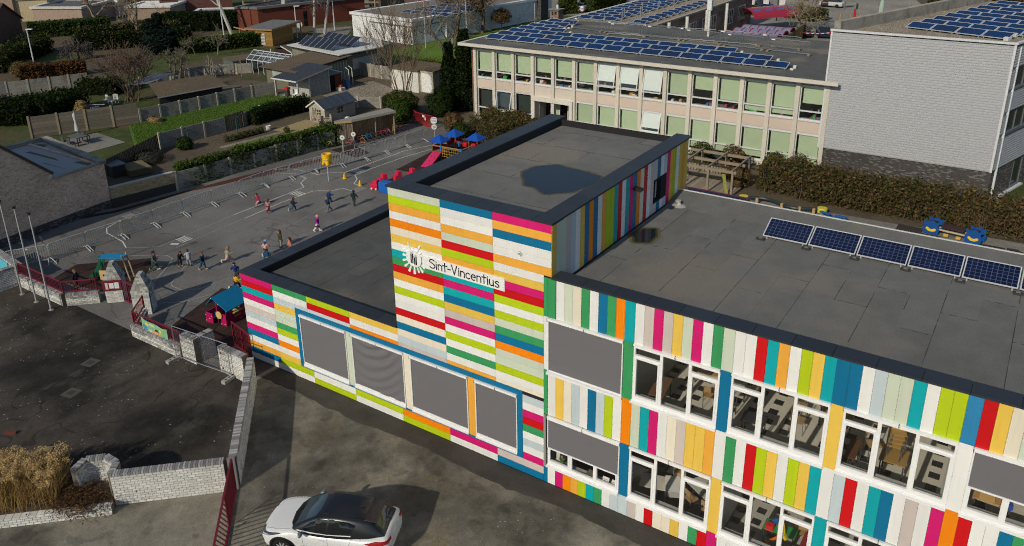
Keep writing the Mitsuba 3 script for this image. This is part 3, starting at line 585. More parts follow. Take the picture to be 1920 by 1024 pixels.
# hand lettering drawn as strokes
def arc(x, y, rx, ry, a0, a1, n=12): return [(x + rx * math.cos(math.radians(a0 + (a1 - a0) * i / n)), y + ry * math.sin(math.radians(a0 + (a1 - a0) * i / n))) for i in range(n + 1)]
GL = {'S': (.62, [arc(.30, .76, .25, .22, 30, 200) + arc(.30, .27, .27, .26, 60, -150)[0:]]), 'i': (.22, [[(.1, 0), (.1, .62)], [(.1, .80), (.1, .84)]]), 'n': (.52, [[(.06, 0), (.06, .62)], [(.06, .38)] + arc(.24, .42, .18, .2, 180, 0) + [(.42, 0)]]),
      't': (.44, [[(.2, .95), (.2, 0)], [(.0, .66), (.42, .68)]]), '-': (.42, [[(.04, .40), (.34, .42)]]), 'V': (.62, [[(.02, 1.0), (.27, 0), (.54, 1.0)]]), 'c': (.50, [arc(.26, .31, .21, .31, 50, 310)]),
      'e': (.54, [[(.06, .32), (.46, .36)] + arc(.26, .31, .2, .31, 10, 305)]), 'u': (.54, [[(.06, .62), (.06, .22)] + arc(.23, .22, .17, .22, 180, 360) + [(.40, .62)], [(.40, .62), (.42, 0)]]), 's': (.46, [arc(.22, .47, .16, .15, 40, 210) + arc(.2, .16, .18, .17, 60, -150)])}
def letter(text, x, z, h, w, y, col, parent, name='lettering', sx=1.0, mat='matte'):
    out = B(col); M = M4(0, y, 0, 0, 90)
    for ch in text:
        adv, st = GL[ch]
        for q in st:
            pg = LineString([(x + u * h * sx, z + v * h) for u, v in q]).buffer(w / 2)
            out.prism(pg, 0, .006, M=M)
        x += adv * h * sx
    return out.put(name, mat, parent)
letter('Sint-Vincentius', -5.02, 7.20, .34, .042, -.046, (.02, .02, .02), sg, sx=1.31)
b = B((.25, .25, .24)); [b.lathe([(0, 0), (r, 0), (r, .02), (0, .02)], (-1.2 + dx, -.012, 8.63 + dz), 8, M=M4(rx=90)) for dx, dz, r in [(0, 0, .03), (.06, .03, .02), (-.06, -.01, .018), (.05, -.05, .025), (.1, 0, .015), (.02, .08, .02)]]; b.put('paint_blemish', 'matte', SCH)
# ---------------------------------------------------------------- rooms behind the wing windows
XE = 18.3
b = B((.62, .61, .56)); b.bx(0.05, XE, 6.4, 6.55, 0, 7.4); b.bx(.05, .2, .3, 6.4, 0, 7.4); b.bx(XE - .15, XE, .0, 10.2, 0, 7.55); b.bx(0, XE, 9.9, 10.2, 0, 7.55)
b.bx(2.70, 2.86, .3, 6.4, 3.8, 7.4, col=(.42, .43, .36)); b.bx(5.78, 5.92, .3, 6.4, .05, 3.5); b.put('inner_wall', 'matte', SCH)
b = B((.7, .7, .68)); b.bx(.2, XE - .15, .29, 6.4, 7.3, 7.4); b.bx(.2, XE - .15, .29, 6.4, 3.45, 3.55); b.put('ceiling', 'matte', SCH)
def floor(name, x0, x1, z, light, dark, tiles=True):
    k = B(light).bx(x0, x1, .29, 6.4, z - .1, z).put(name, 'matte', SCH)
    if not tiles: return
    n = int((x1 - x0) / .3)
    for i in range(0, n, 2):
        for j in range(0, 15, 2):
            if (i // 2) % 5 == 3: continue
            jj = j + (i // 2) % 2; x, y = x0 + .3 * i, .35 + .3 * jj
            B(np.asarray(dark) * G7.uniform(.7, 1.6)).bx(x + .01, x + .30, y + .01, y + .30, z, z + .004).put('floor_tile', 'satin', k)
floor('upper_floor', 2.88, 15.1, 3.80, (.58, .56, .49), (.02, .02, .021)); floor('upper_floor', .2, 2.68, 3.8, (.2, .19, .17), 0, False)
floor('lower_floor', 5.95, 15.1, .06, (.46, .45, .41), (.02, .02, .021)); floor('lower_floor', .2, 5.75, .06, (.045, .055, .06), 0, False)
def table(x, y, z, rz, label, w=1.2, d=.6, h=.72, top=(.42, .30, .17), leg=(.05, .05, .055), mat='satin', group=None):
    T = M4(x, y, z, rz); k = thing('classroom_table', label, 'table', group)
    B(top, T).bx(-w / 2, w / 2, -d / 2, d / 2, h - .03, h).put('table_top', mat, k)
    for i in (-1, 1):
        for j in (-1, 1): B(leg, T).bar((i * (w / 2 - .05), j * (d / 2 - .05), 0), (i * (w / 2 - .05), j * (d / 2 - .05), h - .03), .035).put('leg', 'satin', k)
    return k
def chair(x, y, z, rz, label, seat=(.40, .25, .11), leg=(.35, .35, .36), flip=False, h=.43, group=None):
    T = M4(x, y, z + (h + .02 if flip else 0), rz, 180 if flip else 0); k = thing('classroom_chair', label, 'chair', group); s = .19
    B(seat, T).bx(-s, s, -s, s, h - .015, h).put('seat', 'satin', k)
    B(seat, T).bx(-s, s, s - .01, s + .012, h + .20, h + .40).put('backrest', 'satin', k)
    for i in (-1, 1):
        B(leg, T).tube([(i * s, -s - .02, 0), (i * s, -s, h - .02), (i * s, s * .6, h - .02)], .012, 5).put('leg', 'metal', k)
        B(leg, T).tube([(i * s, s + .04, 0), (i * s, s - .03, h - .02), (i * s, s + .01, h + .4)], .012, 5).put('leg', 'metal', k)
U, LO = 3.80, .06
for n, (x, y, z, rz, w, d, top, label) in enumerate([
    (4.35, 3.0, U, 12, 1.0, .6, (.45, .26, .08), 'brown desk with black record player in the upper window nearest the tower'),
    (3.4, 1.25, U, 8, .5, 1.2, (.16, .09, .05), 'long dark brown cabinet table under the first clear upper window'),
    (5.45, 2.5, U, 0, .5, .9, (.50, .50, .45), 'grey topped desk with upturned chair in the upper window nearest the tower'),
    (7.9, 3.6, U, -5, .5, 1.3, (.52, .51, .46), 'row of pale desks seen in the second clear upper window'), (6.5, 1.2, U, 5, .7, .55, (.04, .04, .05), 'black desk at the left of the second clear upper window'),
    (8.75, 2.6, U, 0, .5, .9, (.33, .19, .05), 'ochre desk at the right pane of the second clear upper window'), (9.35, 1.3, U, 0, .3, 1.0, (.13, .06, .03), 'dark wooden bench table at the left of the third clear upper window'),
    (10.4, 1.6, U, 0, .7, .8, (.36, .22, .07), 'ochre table carrying stacked chairs in the third clear upper window'), (12.0, 1.6, U, 0, .6, 2.6, (.45, .47, .44), 'long grey green cupboard top behind the third clear upper window'),
    (5.05, 2.2, LO, -30, 1.2, 1.2, (.50, .52, .48), 'pale square table with small chairs in the lower window beside the yellow post'), (3.35, 1.4, LO, 15, 1.0, .7, (.60, .58, .52), 'white work table at the left of the second lower window'),
    (7.6, 1.5, LO, 0, 1.0, .5, (.02, .30, .08), 'green toy table in the third lower window'), (8.55, 1.3, LO, 0, .5, 1.0, (.28, .02, .03), 'red bench with beige legs at the right of the third lower window'),
    (10.4, 1.8, LO, 0, 1.2, .7, (.45, .33, .2), 'wooden table in the fourth lower window at the bottom edge'), (12.9, 1.2, U, 0, .9, .6, (.50, .30, .12), 'light brown desk under the half drawn upper blind at right')]):
    table(x, y, z, rz, label, w, d, .55 if z == LO else .74, top)
for x, y, z, rz, fl, label in [(5.3, 2.0, U + .76, 20, True, 'upturned chair on the grey desk in the upper window nearest the tower'), (4.75, 2.1, U, 200, False, 'brown chair beside the grey desk in the upper window nearest the tower'),
    (7.55, 2.3, U, 90, False, 'first brown chair along the pale desk row'), (7.4, 3.1, U, 95, False, 'second brown chair along the pale desk row'), (8.2, 3.3, U, 270, False, 'brown chair across the pale desk row'),
    (9.75, 2.3, U, 30, False, 'wooden chair leaning by the dark bench table'), (4.6, 1.55, LO, 150, False, 'small beige chair at the left of the pale square table'), (5.3, 1.35, LO, 170, False, 'small beige chair in front of the pale square table'), (5.6, 3.0, LO, -20, False, 'small beige chair behind the pale square table'),
    (8.1, 2.0, LO, 200, False, 'grey chair between green toy table and red bench')]: chair(x, y, z, rz, label, flip=fl, h=.34 if z == LO else .43)
for i in range(4): chair(10.35 + .02 * i, 1.5 + .03 * i, U + .76 + .12 * i, 5 + 4 * i, ['lowest', 'second', 'third', 'topmost'][i] + ' ochre chair of the stack on the ochre table', seat=(.46, .29, .09))
k = thing('record_player', 'black record player with pale disc on the brown desk', 'record player'); B((.02, .02, .022)).bx(4.1, 4.55, 2.7, 3.05, U + .745, U + .87).put('case', 'satin', k); B((.5, .5, .48)).lathe([(0, .02), (.15, .02), (.15, 0), (0, 0)], (4.32, 2.88, U + .872), 16).put('disc', 'satin', k)
k = thing('tulip_plant', 'potted pink tulip on the sill of the lowest left window', 'potted plant')
B((.18, .42, .14)).lathe([(0, 0), (.05, 0), (.065, .1), (.06, .1), (0, .09)], (.34, .17, .862), 12).put('pot', 'satin', k)
l = B((.16, .26, .06)); g1 = np.random.default_rng(2)
for i in range(9):
    a = i * .7; l.add([(.34, .17, .95), (.34 + .07 * math.cos(a) - .02 * math.sin(a), .17 + .05 * math.sin(a), 1.08), (.34 + .16 * math.cos(a), .17 + .08 * math.sin(a), 1.13 + .05 * g1.random()), (.34 + .07 * math.cos(a) + .02 * math.sin(a), .17 + .06 * math.sin(a), 1.06)], [[0, 1, 2, 3]])
l.put('leaf', 'leaf', k); B((.55, .2, .2)).lathe([(0, 0), (.03, .02), (.035, .05), (.015, .08), (0, .08)], (.37, .15, 1.17), 8).put('flower', 'satin', k, smooth=True)
B((.08, .08, .085)).bx(1.35, 1.65, .12, .33, .865, 1.0).bx(1.37, 1.63, .14, .31, .99, 1.004, col=(.2, .17, .13)).put('storage_tray', 'satin', label='dark grey tray on the sill of the lowest left window', cat='tray')
for i, x in enumerate((2.08, 2.42)): B((.7, .7, .7)).box((x, .16, 1.0), (.24, .012, .17), 0, rx=-15).box((x, .152, 1.0), (.17, .012, .02), 0, rx=-15, col=(.5, .2, .18)).put('picture_card', 'matte', label=['left', 'right'][i] + ' white drawing card propped on the sill of the lowest left window', cat='card')
k = thing('work_stand', 'white slanted device with cardboard box in the second lower window', 'device'); B((.55, .55, .54)).box((4.0, 1.35, .72), (.5, .6, .35), 25, rx=20).put('case', 'satin', k); B((.42, .30, .15)).box((4.05, 1.8, .95), (.4, .3, .3), 25).put('box', 'matte', k)
k = thing('toy_heap', 'heap of red yellow and blue plastic toys on the green toy table', 'toys')
for i, (c, p, d) in enumerate([((.65, .02, .03), (7.3, 1.35, .66), (.25, .2, .2)), ((.75, .55, .02), (7.65, 1.4, .68), (.2, .3, .22)), ((.02, .12, .5), (7.4, 1.6, .70), (.15, .12, .25)), ((.8, .20, .02), (7.5, 1.1, .45), (.7, .08, .08)), ((.75, .55, .02), (7.8, 1.25, .6), (.12, .22, .1))]):
    B(c).box(p, d, 20 * i, rx=12 * i).put('toy', 'satin', k)
B((.45, .5, .02)).box((10.75, .5, .9), (.18, .16, .3), 10).put('yellow_box', 'satin', label='bright yellow box in the lower window at the bottom edge', cat='box')
B((.40, .25, .09)).box((12.75, .6, 5.0), (.35, .3, .3), 0).put('cardboard_box', 'matte', label='brown cardboard box under the half drawn upper blind', cat='box')
B((.02, .07, .3)).box((13.2, .45, 4.95), (.22, .2, .16), 20).put('blue_bag', 'matte', label='blue white bag on the sill under the half drawn upper blind', cat='bag')
# solar panels on the wing roof
def solar_panel(P, w, d, tilt, grid, mat, frame=(.55, .56, .58), th=.035, fw=.035):
    ct, st = math.cos(math.radians(tilt)), math.sin(math.radians(tilt)); T = np.eye(4); T[1, 1], T[1, 2], T[2, 1], T[2, 2] = ct, -st, st, ct; T[2, 3] = .1
    f = B(frame, T); f.bx(0, w, 0, fw, 0, th).bx(0, w, d - fw, d, 0, th).bx(0, fw, fw, d - fw, 0, th).bx(w - fw, w, fw, d - fw, 0, th)
    c = B((0, 0, 0), T); c.quad((fw, fw, th - .008), (w - fw, fw, th - .008), (w - fw, d - fw, th - .008), (fw, d - fw, th - .008))
    P.part('cells', c, mat, uv=np.array([(0, 0), (grid[0], 0), (grid[0], grid[1]), (0, grid[1])], float)); P.part('frame', f, 'satin')
    s = B((.4, .4, .41)); [s.bar((x, y * ct, 0), (x, y * ct, .1 + y * st), .04) for x in (.15, w - .15) for y in (.06, d - .06)]; P.part('support', s, 'matte'); return P
SP = solar_panel(Proto(), 1.58, .99, 23, (10, 6), 'solar')
for i in range(7): SP.stamp(uniq('solar_panel', SCH), M4(4.40 + 1.627 * i, 7.66, 7.64))
for i in range(8): B((.045, .045, .045)).box((4.38 + 1.627 * i, 7.5, 7.675), (.3, .16, .06)).box((4.38 + 1.627 * i, 7.5, 7.71), (.12, .08, .02), col=(.2, .2, .2)).put('ballast_block', 'matte', SCH)
# ---------------------------------------------------------------- white brick walls, railings and gates at the car park
MAR = (.082, .066, .058); RAIL = (.17, .014, .028)
gb = np.random.default_rng(21)
def wbrick(dirty=0.): return np.array((.70, .70, .68)) * gb.uniform(.80, 1.1) * (1 - dirty * gb.uniform(.2, .9))
def brick_wall(w, a, c, t, z1, z0=0., bl=.25, bh=.098, dirty=.25, coping=True, core=True):
    """A wall of single bricks from a to c: running bond over a mortar core, soldier course on top."""
    a, c = np.array(a, float), np.array(c, float); L = np.linalg.norm(c - a); u = (c - a) / L; rz = math.degrees(math.atan2(u[1], u[0]))
    ch = .105 if coping else 0.; n = max(1, round((z1 - z0 - ch) / bh)); bh = (z1 - z0 - ch) / n
    if core: B(np.asarray((.17, .15, .12))).box((*((a + c) / 2), (z0 - .02 + z1 - .012) / 2), (L - .01, t - .016, z1 - z0 + .008), rz).put('mortar', 'matte', w)
    for j in range(n):
        s = -(j % 2) * bl / 2
        while s < L - .02:
            s0, s1 = max(s, 0), min(s + bl, L); s += bl
            if s1 - s0 < .04: continue
            m = a + u * (s0 + s1) / 2
            B(wbrick(dirty * (1.6 if j > n - 3 else .5 if j > 1 else 1.2))).box((m[0], m[1], z0 + bh * (j + .5)), (s1 - s0 - .02, t + gb.uniform(.004, .010), bh - .02), rz).put('brick', 'matte', w)
    if coping:
        k = round(L / .085)
        for i in range(k):
            m = a + u * L * (i + .5) / k
            B(np.array((.36, .36, .37)) * gb.uniform(.45, 1.25)).box((m[0], m[1], z1 - ch / 2 + gb.uniform(-.003, .004)), (L / k - .022, t + .02, ch), rz).put('coping_brick', 'matte', w)
w = thing('white_brick_wall', 'white brick wall with grey soldier course joining the pampas bed to the maroon gate', 'wall'); brick_wall(w, (-12.13, -8.96), (-9.42, -6.40), .24, 1.28, dirty=.12)
w = thing('white_brick_wall', 'long white brick wall running away from the maroon gate towards the striped school', 'wall'); brick_wall(w, (-9.30, -6.13), (-14.02, -1.42), .26, 1.28, bl=.3, dirty=.3)
B((.2, .2, .21)).box((-9.28, -6.22, .64), (.12, .26, 1.27), -45).put('end_post', 'matte', w)
w = thing('white_brick_wall', 'short white brick wall stub with two rusty hinges right of the fenced gap', 'wall'); brick_wall(w, (-16.0, -1.45), (-14.35, -1.45), .28, 1.26)
B((.22, .05, .03)).bx(-15.85, -15.78, -1.61, -1.585, .95, 1.05).bx(-15.8, -15.73, -1.61, -1.585, .2, .28).put('hinge', 'satin', w)
w = thing('white_brick_wall', 'low white brick wall under the maroon railing with the green banner', 'wall'); brick_wall(w, (-22.13, -1.74), (-18.34, -1.74), .3, .62, dirty=.55); brick_wall(w, (-22.0, -1.58), (-22.95, -.6), .28, .62, dirty=.5)
w = thing('brick_pier', 'L shaped white brick pier left of the fenced gap', 'pier'); brick_wall(w, (-18.32, -1.68), (-17.34, -1.68), .3, 1.27, dirty=.35); brick_wall(w, (-17.49, -1.5), (-17.49, -.75), .3, 1.27, dirty=.35)
w = thing('white_brick_wall', 'low angled white brick wall behind the flagpoles under the maroon railing', 'wall'); brick_wall(w, (-32.3, -1.86), (-27.95, -1.86), .3, .66, dirty=.5); brick_wall(w, (-27.9, -1.78), (-26.75, -.66), .3, .66, dirty=.5)
w = thing('white_brick_wall', 'taller white brick wall at the left picture edge behind the first flagpole', 'wall'); brick_wall(w, (-32.44, -1.72), (-36.2, -1.3), .35, 1.12, dirty=.45); brick_wall(w, (-32.5, -2.0), (-32.75, -5.2), .3, 1.15, dirty=.35)
B((.10, .45, .62)).box((-34.2, -1.75, .62), (1.4, .04, .7), -6).put('blue_board', 'satin', label='pale blue board leaning against the brick wall at the left picture edge', cat='board')
def gable_pier(x, y, wd, dp, rz, label):
    """Square brick pier whose stepped brick roof tapers to a ridge."""
    w = thing('brick_pier', label, 'pier'); T = M4(x, y, 0, rz)
    B(MAR, T).bx(-wd / 2 + .01, wd / 2 - .01, -dp / 2 + .01, dp / 2 - .01, -.02, 1.2).put('mortar', 'matte', w)
    for j in range(12):
        off = .125 * (j % 2)
        for sgn in (-1, 1):
            s = -wd / 2 - off
            while s < wd / 2 - .02:
                s0, s1 = max(s, -wd / 2), min(s + .25, wd / 2); s += .25
                if s1 - s0 > .04: B(wbrick(.3 if j < 9 else .6), T).bx(s0 + .006, s1 - .006, sgn * dp / 2 - .07, sgn * dp / 2 + .003, .1 * j + .006, .1 * j + .094).put('brick', 'matte', w)
            s = -dp / 2 + .08 - off
            while s < dp / 2 - .1:
                s0, s1 = max(s, -dp / 2 + .08), min(s + .25, dp / 2 - .08); s += .25
                if s1 - s0 > .04: B(wbrick(.3 if j < 9 else .6), T).bx(sgn * wd / 2 - .07, sgn * wd / 2 + .003, s0 + .006, s1 - .006, .1 * j + .006, .1 * j + .094).put('brick', 'matte', w)
    for j in range(10):
        f = 1 - j / 10.5; hw = max(wd / 2 * f * .98 + .05, .1); hd = dp / 2 * (.42 + .58 * f) + .05; z = 1.2 + .09 * j; n = max(1, round(2 * hw / .2))
        for i in range(n):
            for q in range(2):
                B(np.array((.42, .42, .40)) * gb.uniform(.5, 1.2), T).bx(-hw + 2 * hw * i / n + .006, -hw + 2 * hw * (i + 1) / n - .006, -hd + hd * q + .004, -hd + hd * (q + 1) - .004, z, z + .10).put('roof_brick', 'matte', w)
    return w
gable_pier(-26.32, .02, .82, .72, 44, 'gabled white brick pier carrying the maroon notice board')
gable_pier(-23.88, .03, .86, .72, 38, 'gabled white brick pier right of the maroon pedestrian gate')
def railing(name, pts, z0, z1, label, cat='railing', step=.13, rail=.05, solid=None):
    k = thing(name, label, cat); r = B(RAIL)
    for a, c in zip(pts[:-1], pts[1:]):
        for z in (z0 + .05, z1): r.bar((*a, z), (*c, z), rail, rail)
        for q in (a, c): r.bar((*q, z0 - .03), (*q, z1 + .03), rail * 1.1)
    r.put('frame', 'satin', k)
    for a, c in zip(pts[:-1], pts[1:]):
        a, c = np.array(a), np.array(c); L = np.linalg.norm(c - a); n = int(L / step)
        for i in range(1, n):
            m = a + (c - a) * i / n; B(RAIL).bar((*m, z0 + .05), (*m, z1), .022).put('bar', 'satin', k)
    return k
railing('steel_railing', [(-32.25, -1.86), (-27.98, -1.84), (-26.8, -.72)], .70, 1.31, 'maroon steel railing on the low wall behind the flagpoles')
railing('steel_railing', [(-18.4, -1.72), (-22.06, -1.72), (-23.1, -.5)], .66, 1.27, 'maroon steel railing on the low wall with the green banner')
railing('pedestrian_gate', [(-25.9, .02), (-25.3, .02), (-24.6, .02)], .05, 1.2, 'maroon barred gate between the two gabled brick piers', 'gate')
railing('pedestrian_gate', [(-17.25, .18), (-16.4, 0.), (-15.62, -.18)], .05, 1.25, 'maroon barred gate against the corner of the striped school', 'gate')
k = thing('notice_board', 'maroon framed notice board with white papers on the gabled brick pier', 'notice board'); T = M4(-26.02, -.32, 1.0, 44)
f = B(RAIL, T); f.bx(-.46, .46, -.06, 0, -.28, .28); f.put('frame', 'satin', k)
for i, (x, ww_, h, c) in enumerate([(-.25, .13, .36, (.5, .55, .5)), (-.02, .22, .3, (.7, .7, .7)), (.23, .22, .34, (.62, .68, .72))]): B(c, T).bx(x - ww_ / 2, x + ww_ / 2, -.066, -.0605, -h / 2, h / 2).put('paper', 'matte', k)
# green banner with painted shapes
k = thing('banner', 'green banner with orange and blue painted shapes tied to the maroon railing', 'banner')
u, v = np.meshgrid(np.linspace(0, 1, 24), np.linspace(0, 1, 8)); X, Zb = -21.3 + 1.95 * u, .62 + .60 * v - .12 * u + .10 * (2 * u - 1) ** 2 * v - .05; Y = -1.765 - .03 * np.sin(u * 9) * (.3 + v)
i, j = np.meshgrid(np.arange(7), np.arange(23), indexing='ij'); a = i * 24 + j; fb = np.stack([a, a + 1, a + 25, a + 24], -1).reshape(-1, 4)
B((.22, .42, .22)).add(np.stack([X, Y, Zb], -1).reshape(-1, 3), fb).put('cloth', 'matte', k, smooth=True)
def bpatch(col, cx_, cz_, rx, rz):
    t = np.linspace(0, 2 * np.pi, 18)[:-1]; pu, pv = cx_ + rx * np.cos(t), cz_ + rz * np.sin(t)
    f = lambda u, v: np.stack([-21.3 + 1.95 * u, -1.765 - .03 * np.sin(u * 9) * (.3 + v) - .006, .57 + .60 * v - .12 * u + .10 * (2 * u - 1) ** 2 * v], -1)
    vs = np.vstack([f(np.array([cx_]), np.array([cz_])), f(pu, pv)]); n = len(t); q = np.arange(n)
    B(col).add(vs, np.stack([q * 0, 1 + q, 1 + (q + 1) % n], 1)).put('painted_shape', 'matte', k)
for c, x, z, rx, rz in [((.62, .30, .10), .55, .2, .2, .17), ((.08, .25, .40), .12, .3, .09, .28), ((.10, .28, .42), .85, .2, .06, .18), ((.7, .55, .1), .22, .7, .06, .14), ((.7, .5, .1), .72, .62, .05, .13), ((.45, .6, .4), .4, .78, .1, .1), ((.06, .04, .03), .56, .46, .07, .16), ((.55, .36, .25), .56, .36, .045, .1), ((.4, .55, .6), .35, .25, .08, .12)]: bpatch(c, x, z, rx, rz)
# temporary mesh fence in the gap
k = thing('temporary_fence', 'wire mesh temporary fence panel closing the gap in the brick wall', 'fence'); A_, C_ = np.array((-18.5, -2.02)), np.array((-15.1, -1.72)); G_ = (.42, .44, .46)
f = B(G_); [f.tube([(*q, .05), (*q, 1.75)], .022, 6) for q in (A_, C_)]; [f.tube([(*A_, z), (*C_, z)], .02, 6) for z in (.2, 1.72)]; f.put('frame', 'metal', k)
m = B((.22, .23, .24)); n = 34
for i in range(1, n): q = A_ + (C_ - A_) * i / n; m.bar((*q, .2), (*q, 1.72), .006)
for z in (.5, .8, 1.1, 1.4): m.bar((*A_, z), (*C_, z), .008)
m.put('mesh', 'metal', k)
for q, (dx, dy) in ((A_, (-.03, -1)), (C_, (.12, -1))):
    d = np.array((dx, dy)); d /= np.linalg.norm(d); c = q + d * .12; rz = math.degrees(math.atan2(d[1], d[0]))
    ft = B((.34, .34, .31)).box((c[0], c[1], .075), (.75, .22, .15), rz)
    for s in (-.22, 0, .2): ft.box((c[0] + d[0] * s, c[1] + d[1] * s, .152), (.1, .08, .004), rz, col=(.05, .05, .045))
    ft.put('concrete_foot', 'matte', k)
# maroon drive gate standing open
k = thing('drive_gate', 'maroon steel drive gate standing open with upright and slanted bars', 'gate'); GA, GD, GL_ = np.array((-9.12, -6.32)), np.array((.70, -.714)), 4.15
P_ = lambda s, z: (GA[0] + GD[0] * s, GA[1] + GD[1] * s, z)
f = B(RAIL); f.bar(P_(0, .06), P_(GL_, .06), .06, .06); f.bar(P_(0, 1.34), P_(GL_, 1.34), .06, .06); [f.bar(P_(s, .04), P_(s, 1.36), .06) for s in (0, GL_)]; f.put('frame', 'satin', k)
for s in np.arange(.13, 1.75, .125): B(RAIL).bar(P_(s, .06), P_(s, 1.34), .03).put('bar', 'satin', k)
B(RAIL).bar(P_(1.78, .06), P_(1.78, 1.34), .05).put('bar', 'satin', k)
for s in np.arange(.9, GL_ - .05, .2):
    t0, t1 = max(0, (1.78 - s) / 1.1), min(1, (GL_ - s) / 1.1)
    if t1 > t0: B(RAIL).bar(P_(s + 1.1 * t0, .06 + 1.28 * t0), P_(s + 1.1 * t1, .06 + 1.28 * t1), .03).put('bar', 'satin', k)
B((.5, .5, .5)).box(P_(2.1, .3), (.06, .03, .2), -45).put('latch', 'metal', k)
# flagpoles
for i, (x, y) in enumerate([(-31.15, -2.43), (-29.61, -2.49), (-28.09, -2.55)]):
    k = thing('flagpole', ['leftmost', 'middle', 'rightmost'][i] + ' of the three bare grey flagpoles before the brick wall', 'flagpole')
    B((.36, .37, .38)).tube([(x, y, 0), (x, y, 5.2)], [.05, .032], 10).put('pole', 'satin', k, smooth=40); B((.03, .03, .03)).lathe([(0, 0), (.06, .0), (.1, .12), (0, .12)], (x, y, 5.2), 10).put('cap', 'matte', k)
    B((.3, .3, .28)).lathe([(.0, .03), (.12, .03), (.13, 0)], (x, y, 0), 10).put('base', 'matte', k)
# planting bed with pampas grass
w = thing('bed_wall', 'raised half octagon white brick bed wall beside the pampas grass', 'wall')
oc = [(-12.12, -8.96), (-12.5, -8.5), (-13.15, -8.5), (-13.62, -8.98), (-13.4, -9.55)]
for a, c in zip(oc[:-1], oc[1:]): brick_wall(w, a, c, .22, 1.27, dirty=.45, bl=.25)
w = thing('bed_wall', 'low white brick kerb wall in front of the pampas grass', 'wall'); brick_wall(w, (-11.78, -9.28), (-17.6, -14.75), .24, .36, dirty=.1, coping=False)
struct(B().prism([(-11.9, -9.2), (-17.6, -14.6), (-19.5, -13.5), (-14.2, -9.3), (-13.2, -8.7), (-12.5, -8.7)], 0, .26), 'bed_soil', 'soil')
k = thing('pampas_grass', 'tall dry golden pampas grass with fluffy heads in the brick bed', 'ornamental grass'); g = np.random.default_rng(5)
P0, P1, R0, R1 = [], [], [], []; heads = []
for i in range(5200):
    c = np.array((-15.0, -10.7)) + np.array((-.75, -.72)) * g.uniform(-1.35, 2.2) + np.array((-.6, .6)) * g.normal() * .42; h = g.uniform(.55, 1.2)
    d = g.normal(size=2) * .16; a = np.array((*c, .25)); m = a + np.array((*d * .5, h * .6)); e = a + np.array((*d * 1.2, h * g.uniform(.9, 1.05)))
    P0 += [a, m]; P1 += [m, e]; R0 += [.007, .006]; R1 += [.006, .003]
    if i % 17 == 0: heads.append(a + np.array((*d * 1.3, 1.12 + .28 * g.random())))
s = segs(P0, P1, R0, R1, 3, (.34, .225, .085), .5, 3); s.put('stalks', 'matte', k)
pts = np.concatenate([h + g.normal(size=(90, 3)) * (.055, .055, .075) for h in heads]); leaves(pts, .024, [(.60, .44, .21), (.52, .36, .16), (.68, .52, .28)], 4, aspect=.5).put('plume', 'leaf', k)
k = thing('dead_bracken', 'heap of reddish brown dead stems at the right end of the brick bed', 'dead plants'); a = np.column_stack([g.normal(-12.95, .5, 1500), g.normal(-9.75, .38, 1500), g.uniform(.26, .62, 1500)])
e = a + np.column_stack([g.normal(0, .16, (1500, 2)), g.normal(.02, .1, 1500)]); s = segs(a, e, np.full(1500, .007), np.full(1500, .003), 3, (.085, .042, .022), .6, 8); s.put('stems', 'matte', k); leaves(a + g.normal(size=a.shape) * .08, .045, BROWN, 3).put('leaf', 'leaf', k)
bush(-16.2, -12.4, .5, .4, .6, 'small green weed clump at the left edge of the pampas bed', GREEN, 700, .05, 'weed', 'weed', 9, z=.2)
for i, (x, y, rz, c, lb) in enumerate([(-19.29, -8.95, 35, (.13, .045, .03), 'reddish brick lying on the dark car park'), (-17.1, -8.7, 40, (.2, .17, .12), 'grey brown brick lying beside the pampas grass'), (-10.75, -5.9, 55, (.3, .25, .16), 'pale stone lying by the corner of the white brick walls')]):
    B(c).box((x, y, .05), (.46 if i < 2 else .25, .12, .1), rz).put('loose_brick', 'matte', label=lb, cat='brick')
for i, (x, y, r) in enumerate([(-21.6, -4.3, .3), (-20.0, -6.1, .28), (-24.2, -7.6, .3)]):
    b = B((.085, .08, .07)).box((x, y, .006), (.62, .62, .006), 12).box((x, y, .010), (.3, .3, .006), 12, col=(.05, .05, .045)); b.put('drain_cover', 'matte', kind='structure')
# ---------------------------------------------------------------- white crossover car
from scipy.interpolate import PchipInterpolator as PCH
def loft(stations, ring):
    """Closed solid through rings (k x 2: y, z) at the stations."""
    R = np.array([ring(x) for x in stations]); n, k = R.shape[:2]
    v = np.concatenate([np.repeat(np.asarray(stations)[:, None, None], k, 1), R], 2).reshape(-1, 3)
    i, j = np.meshgrid(np.arange(n - 1), np.arange(k), indexing='ij')
    q = np.stack([i * k + j, i * k + (j + 1) % k, (i + 1) * k + (j + 1) % k, (i + 1) * k + j], -1).reshape(-1, 4)
    f = np.vstack([q[:, [0, 1, 2]], q[:, [0, 2, 3]]])
    c0, c1 = len(v), len(v) + 1; v = np.vstack([v, [stations[0], *R[0].mean(0)], [stations[-1], *R[-1].mean(0)]]); jj = np.arange(k)
    f = np.vstack([f, np.stack([(jj + 1) % k, jj, jj * 0 + c0], 1), np.stack([(n - 1) * k + jj, (n - 1) * k + (jj + 1) % k, jj * 0 + c1], 1)])
    m = m3.Manifold(m3.Mesh(v.astype(np.float32), f.astype(np.uint32)))
    if m.volume() < 0 or m.is_empty(): m = m3.Manifold(m3.Mesh(v.astype(np.float32), f[:, ::-1].astype(np.uint32)))
    return m
def P1(*a): a = np.array(a, float).reshape(-1, 2); o = np.argsort(a[:, 0]); return PCH(a[o, 0], a[o, 1])
HW = P1(-2.18, .60, -2.1, .74, -1.95, .82, -1.6, .885, -1.3, .905, -.9, .885, -.4, .862, .4, .862, .9, .88, 1.3, .90, 1.65, .88, 1.9, .80, 2.05, .68, 2.14, .52, 2.18, .36)
